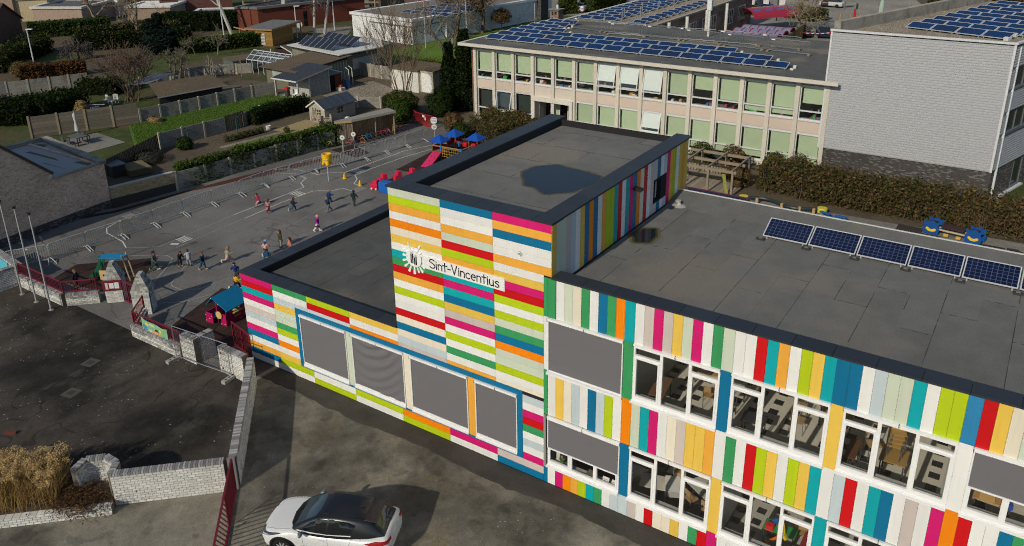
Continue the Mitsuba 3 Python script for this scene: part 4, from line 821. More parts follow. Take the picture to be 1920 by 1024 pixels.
ZT = P1(-2.18, .80, -2.12, .98, -2.0, 1.05, -1.6, 1.03, -1.2, 1.0, 0, .96, .8, 1.0, 1.0, 1.02, 1.4, .97, 1.75, .90, 1.95, .82, 2.08, .72, 2.15, .62, 2.18, .54)
ZB = P1(-2.18, .48, -2.05, .34, -1.7, .24, 0, .21, 1.7, .24, 2.05, .30, 2.18, .40)
def body_ring(off):
    def ring(x):
        w, zt, zb = float(HW(x)) + off, float(ZT(x)) + off, float(ZB(x)) - off; h = zt - zb
        pro = [(0, zb), (w * .82, zb), (w * .955, zb + h * .10), (w * .97, zb + h * .32), (w * .985, zb + h * .52), (w * 1.0, zb + h * .66), (w * .99, zb + h * .76), (w * .955, zb + h * .86), (w * .88, zb + h * .945), (w * .72, zb + h * .985), (w * .4, zt), (0, zt + .015)]
        return np.array(pro + [(-y, z) for y, z in pro[-2:0:-1]])
    return ring
ZR = P1(1.05, .99, .85, 1.13, .5, 1.335, .2, 1.47, -.1, 1.535, -.5, 1.558, -.9, 1.54, -1.3, 1.485, -1.55, 1.42, -1.75, 1.28, -1.95, 1.11, -2.05, 1.0)
WR = P1(1.05, .66, .85, .66, .5, .63, .2, .60, -.5, .60, -1.2, .56, -1.55, .52, -1.75, .55, -2.05, .62)
WB = P1(1.05, .74, .5, .79, 0, .80, -.8, .80, -1.4, .77, -1.8, .70, -2.05, .64)
def gh_ring(off):
    def ring(x):
        zr, wr, wb = float(ZR(x)) + off, float(WR(x)) + off, float(WB(x)) + off; zb = .86; h = zr - zb
        pro = [(0, zb), (wb, zb), (wb * .985 + wr * .015, zb + h * .25), (wb * .66 + wr * .34, zb + h * .60), (wb * .28 + wr * .72, zb + h * .86), (wr * .95, zb + h * .955), (wr * .75, zb + h * .985), (wr * .4, zr), (0, zr + .012)]
        return np.array(pro + [(-y, z) for y, z in pro[-2:0:-1]])
    return ring
SX = np.concatenate([np.linspace(-2.18, -1.9, 8), np.linspace(-1.8, 1.75, 34), np.linspace(1.82, 2.18, 11)]); SG = np.linspace(-2.05, 1.05, 44)
body0, gh0 = loft(SX, body_ring(0)), loft(SG, gh_ring(0)); body1, gh1 = loft(SX, body_ring(.006)), loft(SG, gh_ring(.005))
def side_prism(poly, y0=-2, y1=2):                                # outline in x, z extruded over y
    m = trimesh.creation.extrude_polygon(Polygon(poly), y1 - y0, engine='earcut'); v = np.column_stack([m.vertices[:, 0], y1 - m.vertices[:, 2], m.vertices[:, 1]])
    o = m3.Manifold(m3.Mesh(v.astype(np.float32), m.faces.astype(np.uint32)))
    return o if o.volume() > 0 else m3.Manifold(m3.Mesh(v.astype(np.float32), m.faces[:, ::-1].astype(np.uint32)))
def top_prism(poly, z0=0, z1=3):
    m = trimesh.creation.extrude_polygon(Polygon(poly), z1 - z0, engine='earcut'); return m3.Manifold(m3.Mesh((m.vertices + [0, 0, z0]).astype(np.float32), m.faces.astype(np.uint32)))
def cyl(x, r, y0, y1): return m3.Manifold.cylinder(y1 - y0, r, r, 40).rotate((90, 0, 0)).translate((x, y1, .34))
for sgn in (-1, 1):
    for x in (-1.32, 1.32):
        c = cyl(x, .405, .55, 1.2) if sgn > 0 else cyl(x, .405, -1.2, -.55); body0 -= c; body1 -= c
CAR = thing('parked_car', 'white crossover car with black roof parked at the bottom of the forecourt', 'car')
TC = M4(-4.52, -6.16, 0.0, 204.0)
def cp(name, m, col, mat='gloss', smooth=35, parent=None): return B(col, TC).mesh(m).put(name, mat, parent or CAR, smooth=smooth)
WC = (.66, .67, .685)
cp('body', body0, WC, 'carpaint'); cp('roof', gh0, (.006, .007, .009), 'carpaint')
GLS = (.008, .010, .013)
left = [(.74, 1.045), (.36, 1.315), (.12, 1.425), (-.36, 1.475), (-.86, 1.445), (-1.12, 1.36), (-.92, 1.06), (-.2, 1.02)]
for sgn in (1, -1):
    win = gh1 ^ side_prism(left, 0 if sgn > 0 else -2, 2 if sgn > 0 else 0)
    cp('side_window', win, GLS, 'darkglass')
    cp('window_trim', (loft(SG, gh_ring(.011)) ^ side_prism([(.86, 1.0), (-.2, .985), (-.95, 1.03), (-.98, 1.06), (-.2, 1.012), (.8, 1.03)], 0 if sgn > 0 else -2, 2 if sgn > 0 else 0)), (.75, .75, .76), 'satin')
    cp('window_post', (loft(SG, gh_ring(.010)) ^ side_prism([(-.14, 1.0), (-.22, 1.0), (-.26, 1.5), (-.2, 1.5)], 0 if sgn > 0 else -2, 2 if sgn > 0 else 0)), (.01, .01, .011), 'satin')
    for q in ([(.62, .30), (.625, .97), (.617, .97), (.612, .30)], [(-.19, .30), (-.19, .98), (-.2, .98), (-.2, .30)], [(-.84, .62), (-1.0, .98), (-1.01, .98), (-.85, .62)], [(.62, .30), (-.7, .30), (-.7, .308), (.62, .308)], [(-.75, .46), (.7, .52), (.7, .512), (-.75, .452)]):
        cp('panel_gap', loft(SX, body_ring(.0025)) ^ side_prism(q, .6 if sgn > 0 else -2, 2 if sgn > 0 else -.6), (.03, .03, .032), 'matte', False)
    cp('headlight', body1 ^ side_prism([(2.16, .66), (1.98, .80), (1.5, .885), (1.30, .90), (1.62, .80), (1.95, .70), (2.12, .60)], .34 if sgn > 0 else -2, 2 if sgn > 0 else -.34), (.05, .06, .075), 'darkglass')
    cp('headlight_lens', loft(SX, body_ring(.010)) ^ side_prism([(2.02, .735), (1.85, .785), (1.70, .80), (1.84, .745), (2.0, .70)], .40 if sgn > 0 else -2, 2 if sgn > 0 else -.40), (.35, .40, .46), 'gloss')
    cp('tail_light', loft(SX, body_ring(.012)) ^ side_prism([(-1.42, .88), (-1.75, .955), (-2.25, .95), (-2.25, .86), (-1.85, .83), (-1.6, .845)], .45 if sgn > 0 else -2, 2 if sgn > 0 else -.45), (.34, .012, .015), 'gloss')
    cp('door_handle', m3.Manifold.cube((.16, .03, .03), True).translate((.0, sgn * .868, .80)), (.70, .71, .72), 'gloss')
    mir = m3.Manifold.batch_hull([m3.Manifold.sphere(.07, 16).scale((.9, 1.5, 1)).translate((.60, sgn * 1.0, 1.06)), m3.Manifold.sphere(.05, 12).translate((.66, sgn * .94, 1.05))]) + m3.Manifold.cube((.08, .2, .03), True).translate((.62, sgn * .87, 1.0))
    cp('mirror', mir, (.10, .14, .17), 'carpaint')
    for x in (-1.32, 1.32):
        cp('arch_trim', (loft(SX, body_ring(.014)) - cyl(x, .385, -2, 2)) ^ cyl(x, .455, .5 if sgn > 0 else -2, 2 if sgn > 0 else -.5), (.012, .012, .013), 'satin')
        k = uniq('wheel', CAR); y = sgn * .79; Mx = M4(rx=-90 * sgn)
        B((.015, .015, .016), TC).lathe([(.235, -.11), (.32, -.11), (.343, -.07), (.343, .07), (.32, .105), (.235, .11)], (x, y, .34), 36, M=Mx).put('tyre', 'matte', k, smooth=35)
        rm = B((.05, .05, .052), TC).lathe([(.0, .02), (.2, .0), (.235, .09), (.24, -.1)], (x, y, .34), 30, M=Mx)
        for a in range(10): rm.bar((x, y + sgn * .085, .34), (x + .225 * math.cos(a * .628), y + sgn * .095, .34 + .225 * math.sin(a * .628)), .026, .02, col=(.62, .63, .65))
        rm.put('rim', 'satin', k)
cp('windscreen', gh1 ^ top_prism([(.93, -.60), (.93, .60), (.24, .52), (.17, .3), (.15, 0), (.17, -.3), (.24, -.52)], .95), (.035, .055, .075), 'darkglass')
cp('cowl', loft(SX, body_ring(.004)) ^ top_prism([(1.16, 0), (1.10, .45), (.95, .70), (.85, .72), (.9, -.0), (.85, -.72), (.95, -.70), (1.10, -.45)], .9), (.012, .012, .013), 'satin')
cp('rear_window', gh1 ^ top_prism([(-1.60, -.40), (-1.60, .40), (-1.95, .46), (-1.95, -.46)], .9), (.02, .022, .025), 'darkglass')
sp = m3.Manifold.batch_hull([m3.Manifold.sphere(.02, 8).translate(p) for p in [(-1.35, -.50, 1.475), (-1.35, .50, 1.475), (-1.72, -.50, 1.42), (-1.72, .50, 1.42), (-1.35, .5, 1.44), (-1.35, -.5, 1.44)]]); cp('spoiler', sp, (.006, .006, .008), 'carpaint')
cp('antenna', m3.Manifold.batch_hull([m3.Manifold.sphere(.02, 8).translate((-1.05, 0, 1.53)), m3.Manifold.sphere(.012, 8).translate((-1.18, 0, 1.57)), m3.Manifold.sphere(.02, 8).translate((-1.2, 0, 1.51))]), (.02, .02, .022), 'gloss')
for yy in (-.47, .47): cp('roof_rib', m3.Manifold.cube((1.2, .012, .008), True).rotate((0, 1.5, 0)).translate((-.6, yy, 1.535)), (.03, .03, .032), 'gloss')
q = B((.01, .01, .01), TC); q.bar((1.0, .45, 1.03), (.72, -.1, 1.20), .02); q.bar((1.02, -.1, 1.04), (.74, -.55, 1.17), .02); q.bar((-1.9, 0, 1.12), (-1.72, .02, 1.31), .018); q.put('wiper', 'matte', CAR)
for yy, q in ((.69, [(1.02, .69), (1.9, .60)]), (-.69, [(1.02, -.69), (1.9, -.60)])):
    cp('bonnet_gap', loft(SX, body_ring(.0025)) ^ top_prism([(1.08, yy), (1.5, yy * 1.02), (1.9, yy * .86), (1.9, yy * .86 + .008), (1.5, yy * 1.02 + .008), (1.08, yy + .008)], .8), (.04, .04, .042), 'matte', False)
cp('rear_bumper', loft(SX, body_ring(.01)) ^ side_prism([(-1.75, .3), (-2.3, .3), (-2.3, .46), (-1.9, .42)]), (.02, .02, .022), 'satin'); cp('front_grille', loft(SX, body_ring(.01)) ^ side_prism([(2.3, .34), (2.3, .56), (2.06, .56), (1.98, .42)]), (.015, .015, .016), 'satin')
B((.62, .62, .6), TC).box((-2.16, 0, .86), (.02, .5, .11), 0, ry=-12).put('number_plate', 'satin', CAR)
B((.4, .4, .4)).box((-7.05, -5.75, .03), (.16, .1, .05), 30).put('paper_scrap', 'matte', label='crumpled white scrap lying before the nose of the car', cat='litter')
# ---------------------------------------------------------------- playground
GALV = (.36, .38, .40)
P = Proto(); L_ = 2.12
f = B(GALV); f.tube([(0, .0, .16), (0, 0, 1.0), (0, .09, 1.08), (0, L_ - .09, 1.08), (0, L_, 1.0), (0, L_, .16)], .027, 6); f.bar((0, 0, .17), (0, L_, .17), .045); P.part('frame', f, 'satin')
for i in range(1, 17): P.part('bar', B(GALV).bar((0, L_ * i / 17, .17), (0, L_ * i / 17, 1.08), .019), 'satin')
for y in (.06, L_ - .06): P.part('foot', B((.42, .44, .46)).tube([(-.34, y, .01), (-.1, y, .19), (.1, y, .19), (.62, y, .01)], .03, 6), 'satin')
P.part('tag', B((.75, .75, .75)).box((.02, L_ * .5, 1.0), (.012, .2, .07)), 'satin')
BL = [(-35.0, -1.25), (-33.95, .62), (-33.86, 2.78), (-33.7, 4.95), (-33.66, 7.12), (-33.63, 9.3), (-33.58, 11.5), (-33.52, 13.74), (-33.55, 15.9), (-33.2, 18.06), (-32.9, 20.18), (-32.1, 22.2), (-31.6, 24.25), (-31.4, 26.45), (-31.1, 28.6), (-30.95, 30.7)]
od = 'first second third fourth fifth sixth seventh eighth ninth tenth eleventh twelfth thirteenth fourteenth last'.split()
for i in range(15):
    (x0, y0), (x1, y1) = BL[i], BL[i + 1]
    P.stamp(thing('crowd_barrier', f'grey steel crowd barrier, {od[i]} of the row counted from the flagpoles', 'barrier', 'crowd barriers across the playground'), M4(x0, y0, 0, math.degrees(math.atan2(y1 - y0, x1 - x0)) - 90))
# yellow ball funnel on a pole
k = thing('ball_funnel', 'yellow ball throwing funnel with white eyes on a grey pole', 'playground funnel'); x, y = -30.36, 19.12; YL = (.80, .46, .01)
B((.38, .40, .42)).tube([(x, y, 0), (x, y, 1.3)], .045, 10).put('pole', 'satin', k, smooth=40)
m = m3.Manifold.batch_hull([m3.Manifold.cylinder(.1, .33, .36, 28).translate((0, 0, .82)), m3.Manifold.cylinder(.1, .30, .33, 28).translate((0, 0, .35))]) - m3.Manifold.cylinder(.6, .24, .30, 28).translate((0, 0, .45))
for a in range(3):
    t = math.radians(200 + a * 120); c, s_ = math.cos(t), math.sin(t)
    m += m3.Manifold.batch_hull([m3.Manifold.sphere(.15, 16).translate((c * .2, s_ * .2, .38)), m3.Manifold.sphere(.12, 16).translate((c * .30, s_ * .30, .14))])
    m -= m3.Manifold.batch_hull([m3.Manifold.sphere(.085, 12).translate((c * .30, s_ * .30, .12)), m3.Manifold.sphere(.085, 12).translate((c * .46, s_ * .46, .03))])
m += m3.Manifold.sphere(.17, 16).translate((0, 0, .25))
B(YL).mesh(m, M=M4(x, y, 1.18)).put('funnel', 'satin', k, smooth=50)
for a in (-72, -40): t = math.radians(a); B((.75, .75, .75)).mesh(m3.Manifold.sphere(.07, 12).scale((1, 1, .8)).translate((x + .31 * math.cos(t), y + .31 * math.sin(t), 1.73))).put('eye', 'satin', k, smooth=True); B((.01, .01, .01)).mesh(m3.Manifold.sphere(.028, 8).translate((x + .375 * math.cos(t), y + .375 * math.sin(t), 1.73))).put('pupil', 'satin', k, smooth=True)
t = math.radians(45); B((.75, .75, .75)).mesh(m3.Manifold.sphere(.07, 12).translate((x + .31 * math.cos(t), y + .31 * math.sin(t), 1.73))).put('eye', 'satin', k, smooth=True)
for x, y, lb in [(-29.76, 20.13, 'yellow traffic cone beside the funnel pole'), (-27.71, 19.59, 'yellow traffic cone at the bend of the white road marking')]:
    b = B((.75, .42, .01)); b.lathe([(.17, 0), (.17, .03), (.13, .05), (.04, .4), (.02, .42), (0, .42)], (x, y, .01), 18); b.put('traffic_cone', 'satin', smooth=40, label=lb, cat='cone')
def rbox(d, r=.03): x, y, z = np.asarray(d) / 2 - r; return m3.Manifold.batch_hull([m3.Manifold.sphere(r, 8).translate((i * x, j * y, k * z)) for i in (-1, 1) for j in (-1, 1) for k in (-1, 1)])
B((.01, .12, .48)).mesh(rbox((.85, .6, .75)), M=M4(-25.25, 19.6, .39, 8)).put('foam_block', 'satin', smooth=30, label='big blue foam block beside the corner of the tower roof', cat='play block')
for i, (x, y, rz) in enumerate([(-26.3, 19.65, 10), (-26.7, 20.9, 70), (-26.2, 21.9, 75), (-25.7, 22.9, 75)]):
    k = thing('toy_wagon', ['nearest red toy wagon with little white wheels beside the blue foam block', 'second red toy wagon behind the blue foam block', 'third red toy wagon behind the blue foam block', 'farthest red toy wagon at the tower roof edge'][i], 'toy wagon'); T = M4(x, y, 0, rz)
    B((.60, .015, .06), T).mesh(rbox((.6, .42, .38)).translate((0, 0, .24)) + rbox((.34, .4, .34)).translate((.1, 0, .52))).put('body', 'satin', k, smooth=30)
    for i in (-1, 1):
        for j in (-1, 1): B((.7, .7, .7), T).lathe([(0, -.02), (.07, -.02), (.07, .02), (0, .02)], (i * .18, j * .22, .08), 12, M=M4(rx=90)).put('wheel', 'satin', k)
B((.25, .6, .12)).mesh(rbox((.4, .4, .4)), M=M4(-25.0, 23.5, .21, 20)).put('foam_block', 'satin', label='light green foam block peeking over the tower roof edge', cat='play block', smooth=30)
# magenta play house
k = thing('play_house', 'magenta play house with blue pitched roof and bench on dark rubber tiles', 'play house'); T = M4(-19.72, 1.75, 0, 4); MG, BLU = (.42, .008, .10), (.006, .17, .36)
def pnl(name, col, *a, mat='satin', par=None): return B(col, T).bx(*a).put(name, mat, par or k)
pnl('side_panel', MG, -.08, -.04, -.55, .62, .0, 1.1); pnl('side_panel', MG, .62, .66, -.62, -.2, 0, .98); pnl('side_panel', MG, .30, .66, -.66, -.62, 0, .62); pnl('side_panel', MG, .62, .66, .3, .62, 0, .98); pnl('side_panel', MG, .62, .66, -.2, .3, 0, .55)
pnl('bench_end', MG, -.62, -.14, -.78, -.74, 0, .55); pnl('bench_end', MG, -.62, -.58, -.74, -.2, 0, .55); pnl('bench_seat', (.05, .07, .25), -.58, -.1, -.74, -.2, .3, .34)
pnl('counter', (.55, .42, .2), .45, .8, -.25, .35, .56, .60); pnl('beam', (.55, .42, .2), -.06, .64, -.5, -.44, .95, 1.02); pnl('beam', (.55, .42, .2), -.06, .64, .44, .5, .95, 1.02); pnl('back_panel', (.5, .02, .03), -.04, .62, .6, .64, .1, .8)
B((.58, .45, .16), T).lathe([(0, 0), (.2, 0), (.2, .03), (0, .03)], (.25, -.70, .56), 20, M=M4(rx=90)).put('play_disc', 'satin', k); B((.5, .36, .02), T).mesh(rbox((.02, .36, .12), .008).translate((.67, .05, .34))).put('yellow_slot', 'satin', k)
for s, (xa, za, xb, zb) in enumerate([(.0, 1.50, .98, .98), (.0, 1.50, -.42, 1.05)]):
    B(BLU, T).add([(xa, -.82, za), (xb, -.82, zb), (xb, .78, zb), (xa, .78, za), (xa, -.82, za - .04), (xb, -.82, zb - .04), (xb, .78, zb - .04), (xa, .78, za - .04)], [[0, 1, 2, 3], [7, 6, 5, 4], [0, 4, 5, 1], [1, 5, 6, 2], [2, 6, 7, 3], [3, 7, 4, 0]]).put('roof_panel', 'satin', k)
for p in [(-.62, -.785, .4), (-.2, -.785, .42), (-.35, -.785, .25), (.32, -.665, .08), (.55, -.665, .1), (.665, .25, .08), (-.62, -.785, .1), (0, -.83, 1.46), (0, .78, 1.46), (.66, -.5, .9)]: B((.8, .8, .8), T).mesh(m3.Manifold.sphere(.025, 8).translate(p)).put('bolt_cap', 'satin', k)
# green arch toy
k = thing('climbing_arch', 'green and beige climbing arch with blue plank on the dark rubber mat', 'climbing toy'); T = M4(-29.3, 1.25, 0, 30); GR = (.01, .10, .05)
for y in (-.45, .0):
    t = np.linspace(0, 1, 12); o = [(-.75 + .75 * math.sin(a * 1.57), .15 + 1.3 * a) for a in t] + [(-.45 + .55 * math.sin(a * 1.57), 1.35 - 1.2 * (1 - a)) for a in t[::-1]]
    B(GR, T).prism(Polygon(o).buffer(0), -.02, .02, M=M4(0, y, 0, 0, 90)).put('arch_panel', 'satin', k)
B((.01, .2, .42), T).bx(.0, 1.35, -.48, .05, 1.30, 1.36).put('plank', 'satin', k)
for x, y in [(1.3, -.45), (1.3, .0)]: B((.42, .33, .2), T).tube([(x + .25, y, 0), (x, y, 1.5)], .045, 8).put('post', 'matte', k)
B((.6, .44, .2), T).bx(-.1, .75, -.52, -.49, .05, .6).put('front_panel', 'satin', k); [B((.02, .02, .02), T).bx(u, u + .12, -.525, -.521, .26, .38).put('hole', 'matte', k) for u in (.08, .42)]
B((.01, .10, .05), T).bx(-.6, .1, -.4, 0, .25, .3).put('seat_plank', 'satin', k)
# climbing frame with blue pyramid roofs
k = thing('climbing_castle', 'wooden climbing castle with three blue pyramid roofs, rope net and pink ramp', 'climbing castle'); RB, WD = (.006, .075, .42), (.16, .095, .05)
tw = [(-27.0, 27.95), (-27.0, 29.85), (-24.85, 29.85)]
for cx_, cy_ in tw:
    h = .62; B(RB).add([(cx_ - h, cy_ - h, 1.36), (cx_ + h, cy_ - h, 1.36), (cx_ + h, cy_ + h, 1.36), (cx_ - h, cy_ + h, 1.36), (cx_, cy_, 1.86), (cx_ - h, cy_ - h, 1.31), (cx_ + h, cy_ - h, 1.31), (cx_ + h, cy_ + h, 1.31), (cx_ - h, cy_ + h, 1.31)], [[0, 1, 4], [1, 2, 4], [2, 3, 4], [3, 0, 4], [0, 5, 6], [0, 6, 1], [1, 6, 7], [1, 7, 2], [2, 7, 8], [2, 8, 3], [3, 8, 5], [3, 5, 0], [5, 7, 6], [5, 8, 7]]).put('roof', 'satin', k)
    for i in (-1, 1):
        for j in (-1, 1): B(WD).tube([(cx_ + i * .42, cy_ + j * .42, 0), (cx_ + i * .42, cy_ + j * .42, 1.38)], .055, 8).put('post', 'matte', k)
    B((.2, .14, .09)).bx(cx_ - .45, cx_ + .45, cy_ - .45, cy_ + .45, .48, .54).put('platform', 'matte', k)
    B((.28, .01, .012)).bx(cx_ - .42, cx_ - .38, cy_ - .4, cy_ + .4, .1, .98).bx(cx_ - .4, cx_ + .4, cy_ + .38, cy_ + .42, .55, .98).put('red_panel', 'satin', k)
B((.28, .2, .13)).tube([(-27.4, 27.5, 1.02), (-24.6, 27.6, 1.02)], .05, 8).tube([(-24.6, 27.6, 1.02), (-24.6, 29.5, 1.02)], .05, 8).put('beam', 'matte', k)
for p in [(-26.55, 27.52, 1.02), (-24.65, 27.6, 1.02), (-26.2, 29.4, .95)]: B((.01, .16, .55)).box(p, (.17, .14, .16)).box((p[0], p[1], p[2] - .2), (.11, .11, .26)).put('joint', 'satin', k)
nt = B((.42, .27, .04))
for i in range(9): nt.tube([(-26.45 + .22 * i, 27.55, .2), (-26.45 + .22 * i, 27.55, 1.0)], .018, 5)
for j in range(4): nt.tube([(-26.5, 27.55, .25 + .22 * j), (-24.65, 27.6, .25 + .22 * j)], .018, 5)
nt.put('rope_net', 'matte', k)
rp = B((.68, .03, .14)); rp.add([(-27.25, 27.3, .56), (-26.55, 27.5, .56), (-26.0, 25.4, .02), (-26.75, 25.2, .02), (-27.25, 27.3, .50), (-26.55, 27.5, .50), (-26.0, 25.4, 0), (-26.75, 25.2, 0)], [[3, 2, 1, 0], [4, 5, 6, 7], [0, 1, 5, 4], [1, 2, 6, 5], [2, 3, 7, 6], [3, 0, 4, 7]]); rp.put('ramp', 'satin', k)
for u, v in [(.3, .3), (.7, .35), (.45, .62), (.65, .8)]: q = np.array((-27.25, 27.3, .575)) * (1 - v) + np.array((-26.75, 25.2, .03)) * v + u * np.array((.72, .2, 0)); B((.12, .01, .03)).mesh(m3.Manifold.sphere(.045, 8).translate(tuple(q))).put('hold', 'satin', k)
for p in [(-25.5, 29.3, .9), (-24.6, 29.2, .98)]: B((.55, .01, .02)).mesh(rbox((.4, .3, .3)), M=M4(*p)).put('red_hood', 'satin', k, smooth=30)
# discs and signs on posts
for i, (x, y) in enumerate([(-34.38, 24.72), (-34.3, 25.9)]):
    k = thing('traffic_disc', ['left', 'right'][i] + ' white toy traffic disc on a grey post before the bicycle shelter', 'sign'); B((.33, .35, .37)).tube([(x, y, 0), (x, y, 1.22)], .05, 8).put('post', 'satin', k)
    B((.7, .7, .68)).lathe([(0, -.02), (.19, -.02), (.19, .02), (0, .02)], (x, y - .02, 1.28), 22, M=M4(0, 0, 0, 40, 80)).put('disc', 'satin', k); B((.10, .09, .09)).lathe([(0, -.03), (.06, -.03), (.06, .03), (0, .03)], (x, y - .02, 1.28), 12, M=M4(0, 0, 0, 40, 80)).put('hub', 'satin', k)
k = thing('road_sign', 'white octagonal sign above a round 30 sign on one post', 'road sign'); x, y = -29.6, 30.55; MS = M4(x, y - .05, 0, 38, 82)
B((.35, .36, .37)).tube([(x, y, 0), (x, y, 2.2)], .03, 8).put('post', 'satin', k)
def on_sign(b, poly, z, t0, t1): R = M4(0, 0, 0, 38, 82); R[:3, 3] = (x, y - .05, z); b.prism(poly, t0, t1, M=R)
oc8 = [(.25, .16), (.16, .26), (-.16, .26), (-.25, .16), (-.25, -.16), (-.16, -.26), (.16, -.26), (.25, -.16)]
b = B((.72, .72, .71)); on_sign(b, Polygon(oc8), 2.02, 0, .02); b.put('octagon_plate', 'satin', k)
b = B((.05, .10, .33))
for r_ in range(3):
    for i in range(6):
        u = -.19 + .065 * i; on_sign(b, LineString([(u, .13 - .13 * r_), (u + .02, .17 - .13 * r_), (u + .035, .12 - .13 * r_), (u + .05, .16 - .13 * r_)]).buffer(.008), 2.02, .0205, .024)
b.put('blue_handwriting', 'matte', k)
from shapely.geometry import Point
b = B((.72, .72, .70)); on_sign(b, Point(0, 0).buffer(.235), 1.46, 0, .02); b.put('round_plate', 'satin', k)
b = B((.45, .22, .2)); on_sign(b, Point(0, 0).buffer(.235).difference(Point(0, 0).buffer(.205)), 1.46, .0205, .023); b.put('rim', 'satin', k)
b = B((.02, .02, .02)); on_sign(b, LineString([(-.12, .08), (-.06, .10), (-.03, .06), (-.08, .015), (-.03, -.03), (-.06, -.08), (-.12, -.06)]).buffer(.015), 1.46, .0205, .024); on_sign(b, LineString([(.07 + .05 * math.cos(t), .01 + .09 * math.sin(t)) for t in np.linspace(0, 6.3, 20)]).buffer(.015), 1.46, .0205, .024); on_sign(b, LineString([(-.06, -.14), (.06, -.14)]).buffer(.012), 1.46, .0205, .024); b.put('number', 'matte', k)
k = thing('solar_lamp', 'small solar lamp panel on a pale post in the hedge before the grey school', 'lamp'); B((.5, .5, .5)).tube([(-26.3, 34.3, 0), (-26.3, 34.3, 1.15)], .05, 8).put('post', 'satin', k); B((.22, .24, .26)).box((-26.3, 34.25, 1.25), (.62, .42, .05), 20, rx=-35).put('panel', 'satin', k)
# bicycle shelter
SH = thing('bicycle_shelter', 'weathered wooden bicycle shelter with slatted walls and flat roof', 'shelter'); WD2 = (.19, .15, .115)
def slats(par, a, c, z0, z1, step=.115, wd=.085, col=WD2, v=.3, name='slat'):
    a, c = np.array(a, float), np.array(c, float); L = np.linalg.norm(c - a); u = (c - a) / L; rz = math.degrees(math.atan2(u[1], u[0])); n = int(L / step)
    for i in range(n): m = a + u * step * (i + .5); B(np.asarray(col) * rng.uniform(1 - v, 1 + v)).box((m[0], m[1], (z0 + z1) / 2), (wd, .02, z1 - z0), rz).put(name, 'matte', par)
s0, s1, s2, s3 = (-36.2, 26.0), (-35.45, 27.0), (-34.35, 30.95), (-35.4, 31.3)
slats(SH, s0, s1, .05, 1.85); slats(SH, s0, s3, .05, 1.8, col=(.2, .13, .07)); slats(SH, s3, s2, .05, 1.9, col=(.27, .165, .07))
for p in (s1, (-34.9, 29.2), s2, s0, s3): B((.30, .23, .16)).bar((*p, 0), (*p, 2.0), .1).put('post', 'matte', SH)
b = B((.26, .245, .22)); b.prism([(-36.35, 25.85), (-35.35, 26.85), (-34.2, 31.05), (-35.5, 31.5)], 2.02, 2.10); b.put('roof', 'matte', SH); b = B((.42, .31, .16)); b.bar((-36.3, 25.82, 1.95), (-35.35, 26.85, 1.95), .04, .16); b.put('fascia', 'matte', SH); b = B((.33, .32, .29)); b.bar((-35.35, 26.83, 1.98), (-34.2, 31.05, 1.98), .04, .14); b.put('fascia', 'matte', SH)
def bicycle(x, y, rz, col, label, s=.8, rim=(.02, .02, .02), lean=8):
    k = thing('bicycle', label, 'bicycle', 'bicycles in and beside the shelter'); T = M4(x, y, 0, rz, lean, 0, s); R = .28
    for wx in (-.45, .45):
        w = uniq('wheel', k); a = np.linspace(0, 2 * np.pi, 21); B(rim, T).tube([(wx + R * math.cos(t), 0, R + .02 + R * math.sin(t)) for t in a], .028, 6, closed=True).put('tyre', 'matte', w)
        sp_ = B((.3, .3, .32), T); [sp_.bar((wx, 0, R + .02), (wx + R * math.cos(t), 0, R + .02 + R * math.sin(t)), .008) for t in np.linspace(0, 6.28, 9)[:-1]]; sp_.put('spokes', 'metal', w)
    f = B(col, T)
    for a, c in [((-.45, 0, .3), (-.05, 0, .28)), ((-.05, 0, .28), (-.18, 0, .68)), ((-.18, 0, .62), (.33, 0, .66)), ((-.05, 0, .28), (.33, 0, .6)), ((.33, 0, .72), (.45, 0, .3)), ((-.45, 0, .3), (-.18, 0, .6))]: f.tube([a, c], .03, 6)
    f.put('frame', 'satin', k); B((.02, .02, .02), T).mesh(rbox((.24, .13, .06), .025).translate((-.2, 0, .73))).put('saddle', 'matte', k); B((.06, .06, .06), T).tube([(.25, -.24, .86), (.31, -.1, .84), (.33, 0, .72), (.31, .1, .84), (.25, .24, .86)], .018, 6).put('handlebar', 'satin', k)
for x, y, rz, c, lb, rim in [(-36.45, 25.0, 60, (.35, .38, .02), 'yellow green bicycle leaning outside the left end of the shelter', (.02, .02, .02)), (-35.2, 26.5, 20, (.32, .05, .09), 'dark red bicycle at the left end post of the shelter', (.02, .02, .02)), (-35.25, 27.5, 5, (.13, .015, .03), 'maroon bicycle with orange tyres in the shelter', (.55, .2, .07)),
    (-35.2, 28.0, 8, (.02, .22, .28), 'turquoise bicycle in the shelter', (.02, .02, .02)), (-35.1, 28.5, 4, (.02, .12, .32), 'blue bicycle in the middle of the shelter', (.02, .02, .02)), (-35.0, 29.0, 10, (.03, .03, .035), 'black bicycle by the middle post of the shelter', (.02, .02, .02)), (-34.95, 29.5, 6, (.30, .02, .05), 'crimson bicycle right of the middle post', (.02, .02, .02)),
    (-34.9, 30.0, 12, (.5, .02, .03), 'bright red bicycle in the right half of the shelter', (.02, .02, .02)), (-34.85, 30.5, 5, (.5, .12, .3), 'pink bicycle at the right end of the shelter', (.04, .03, .035)), (-34.6, 31.9, 70, (.35, .03, .035), 'red bicycle standing outside the right end of the shelter', (.02, .02, .02))]: bicycle(x, y, rz, c, lb, .85, rim)
k = thing('garden_gate', 'bright red diagonal barred gate beyond the bicycle shelter', 'gate'); RG = (.36, .012, .02); ga, gc = np.array((-35.2, 34.5)), np.array((-32.45, 34.05))
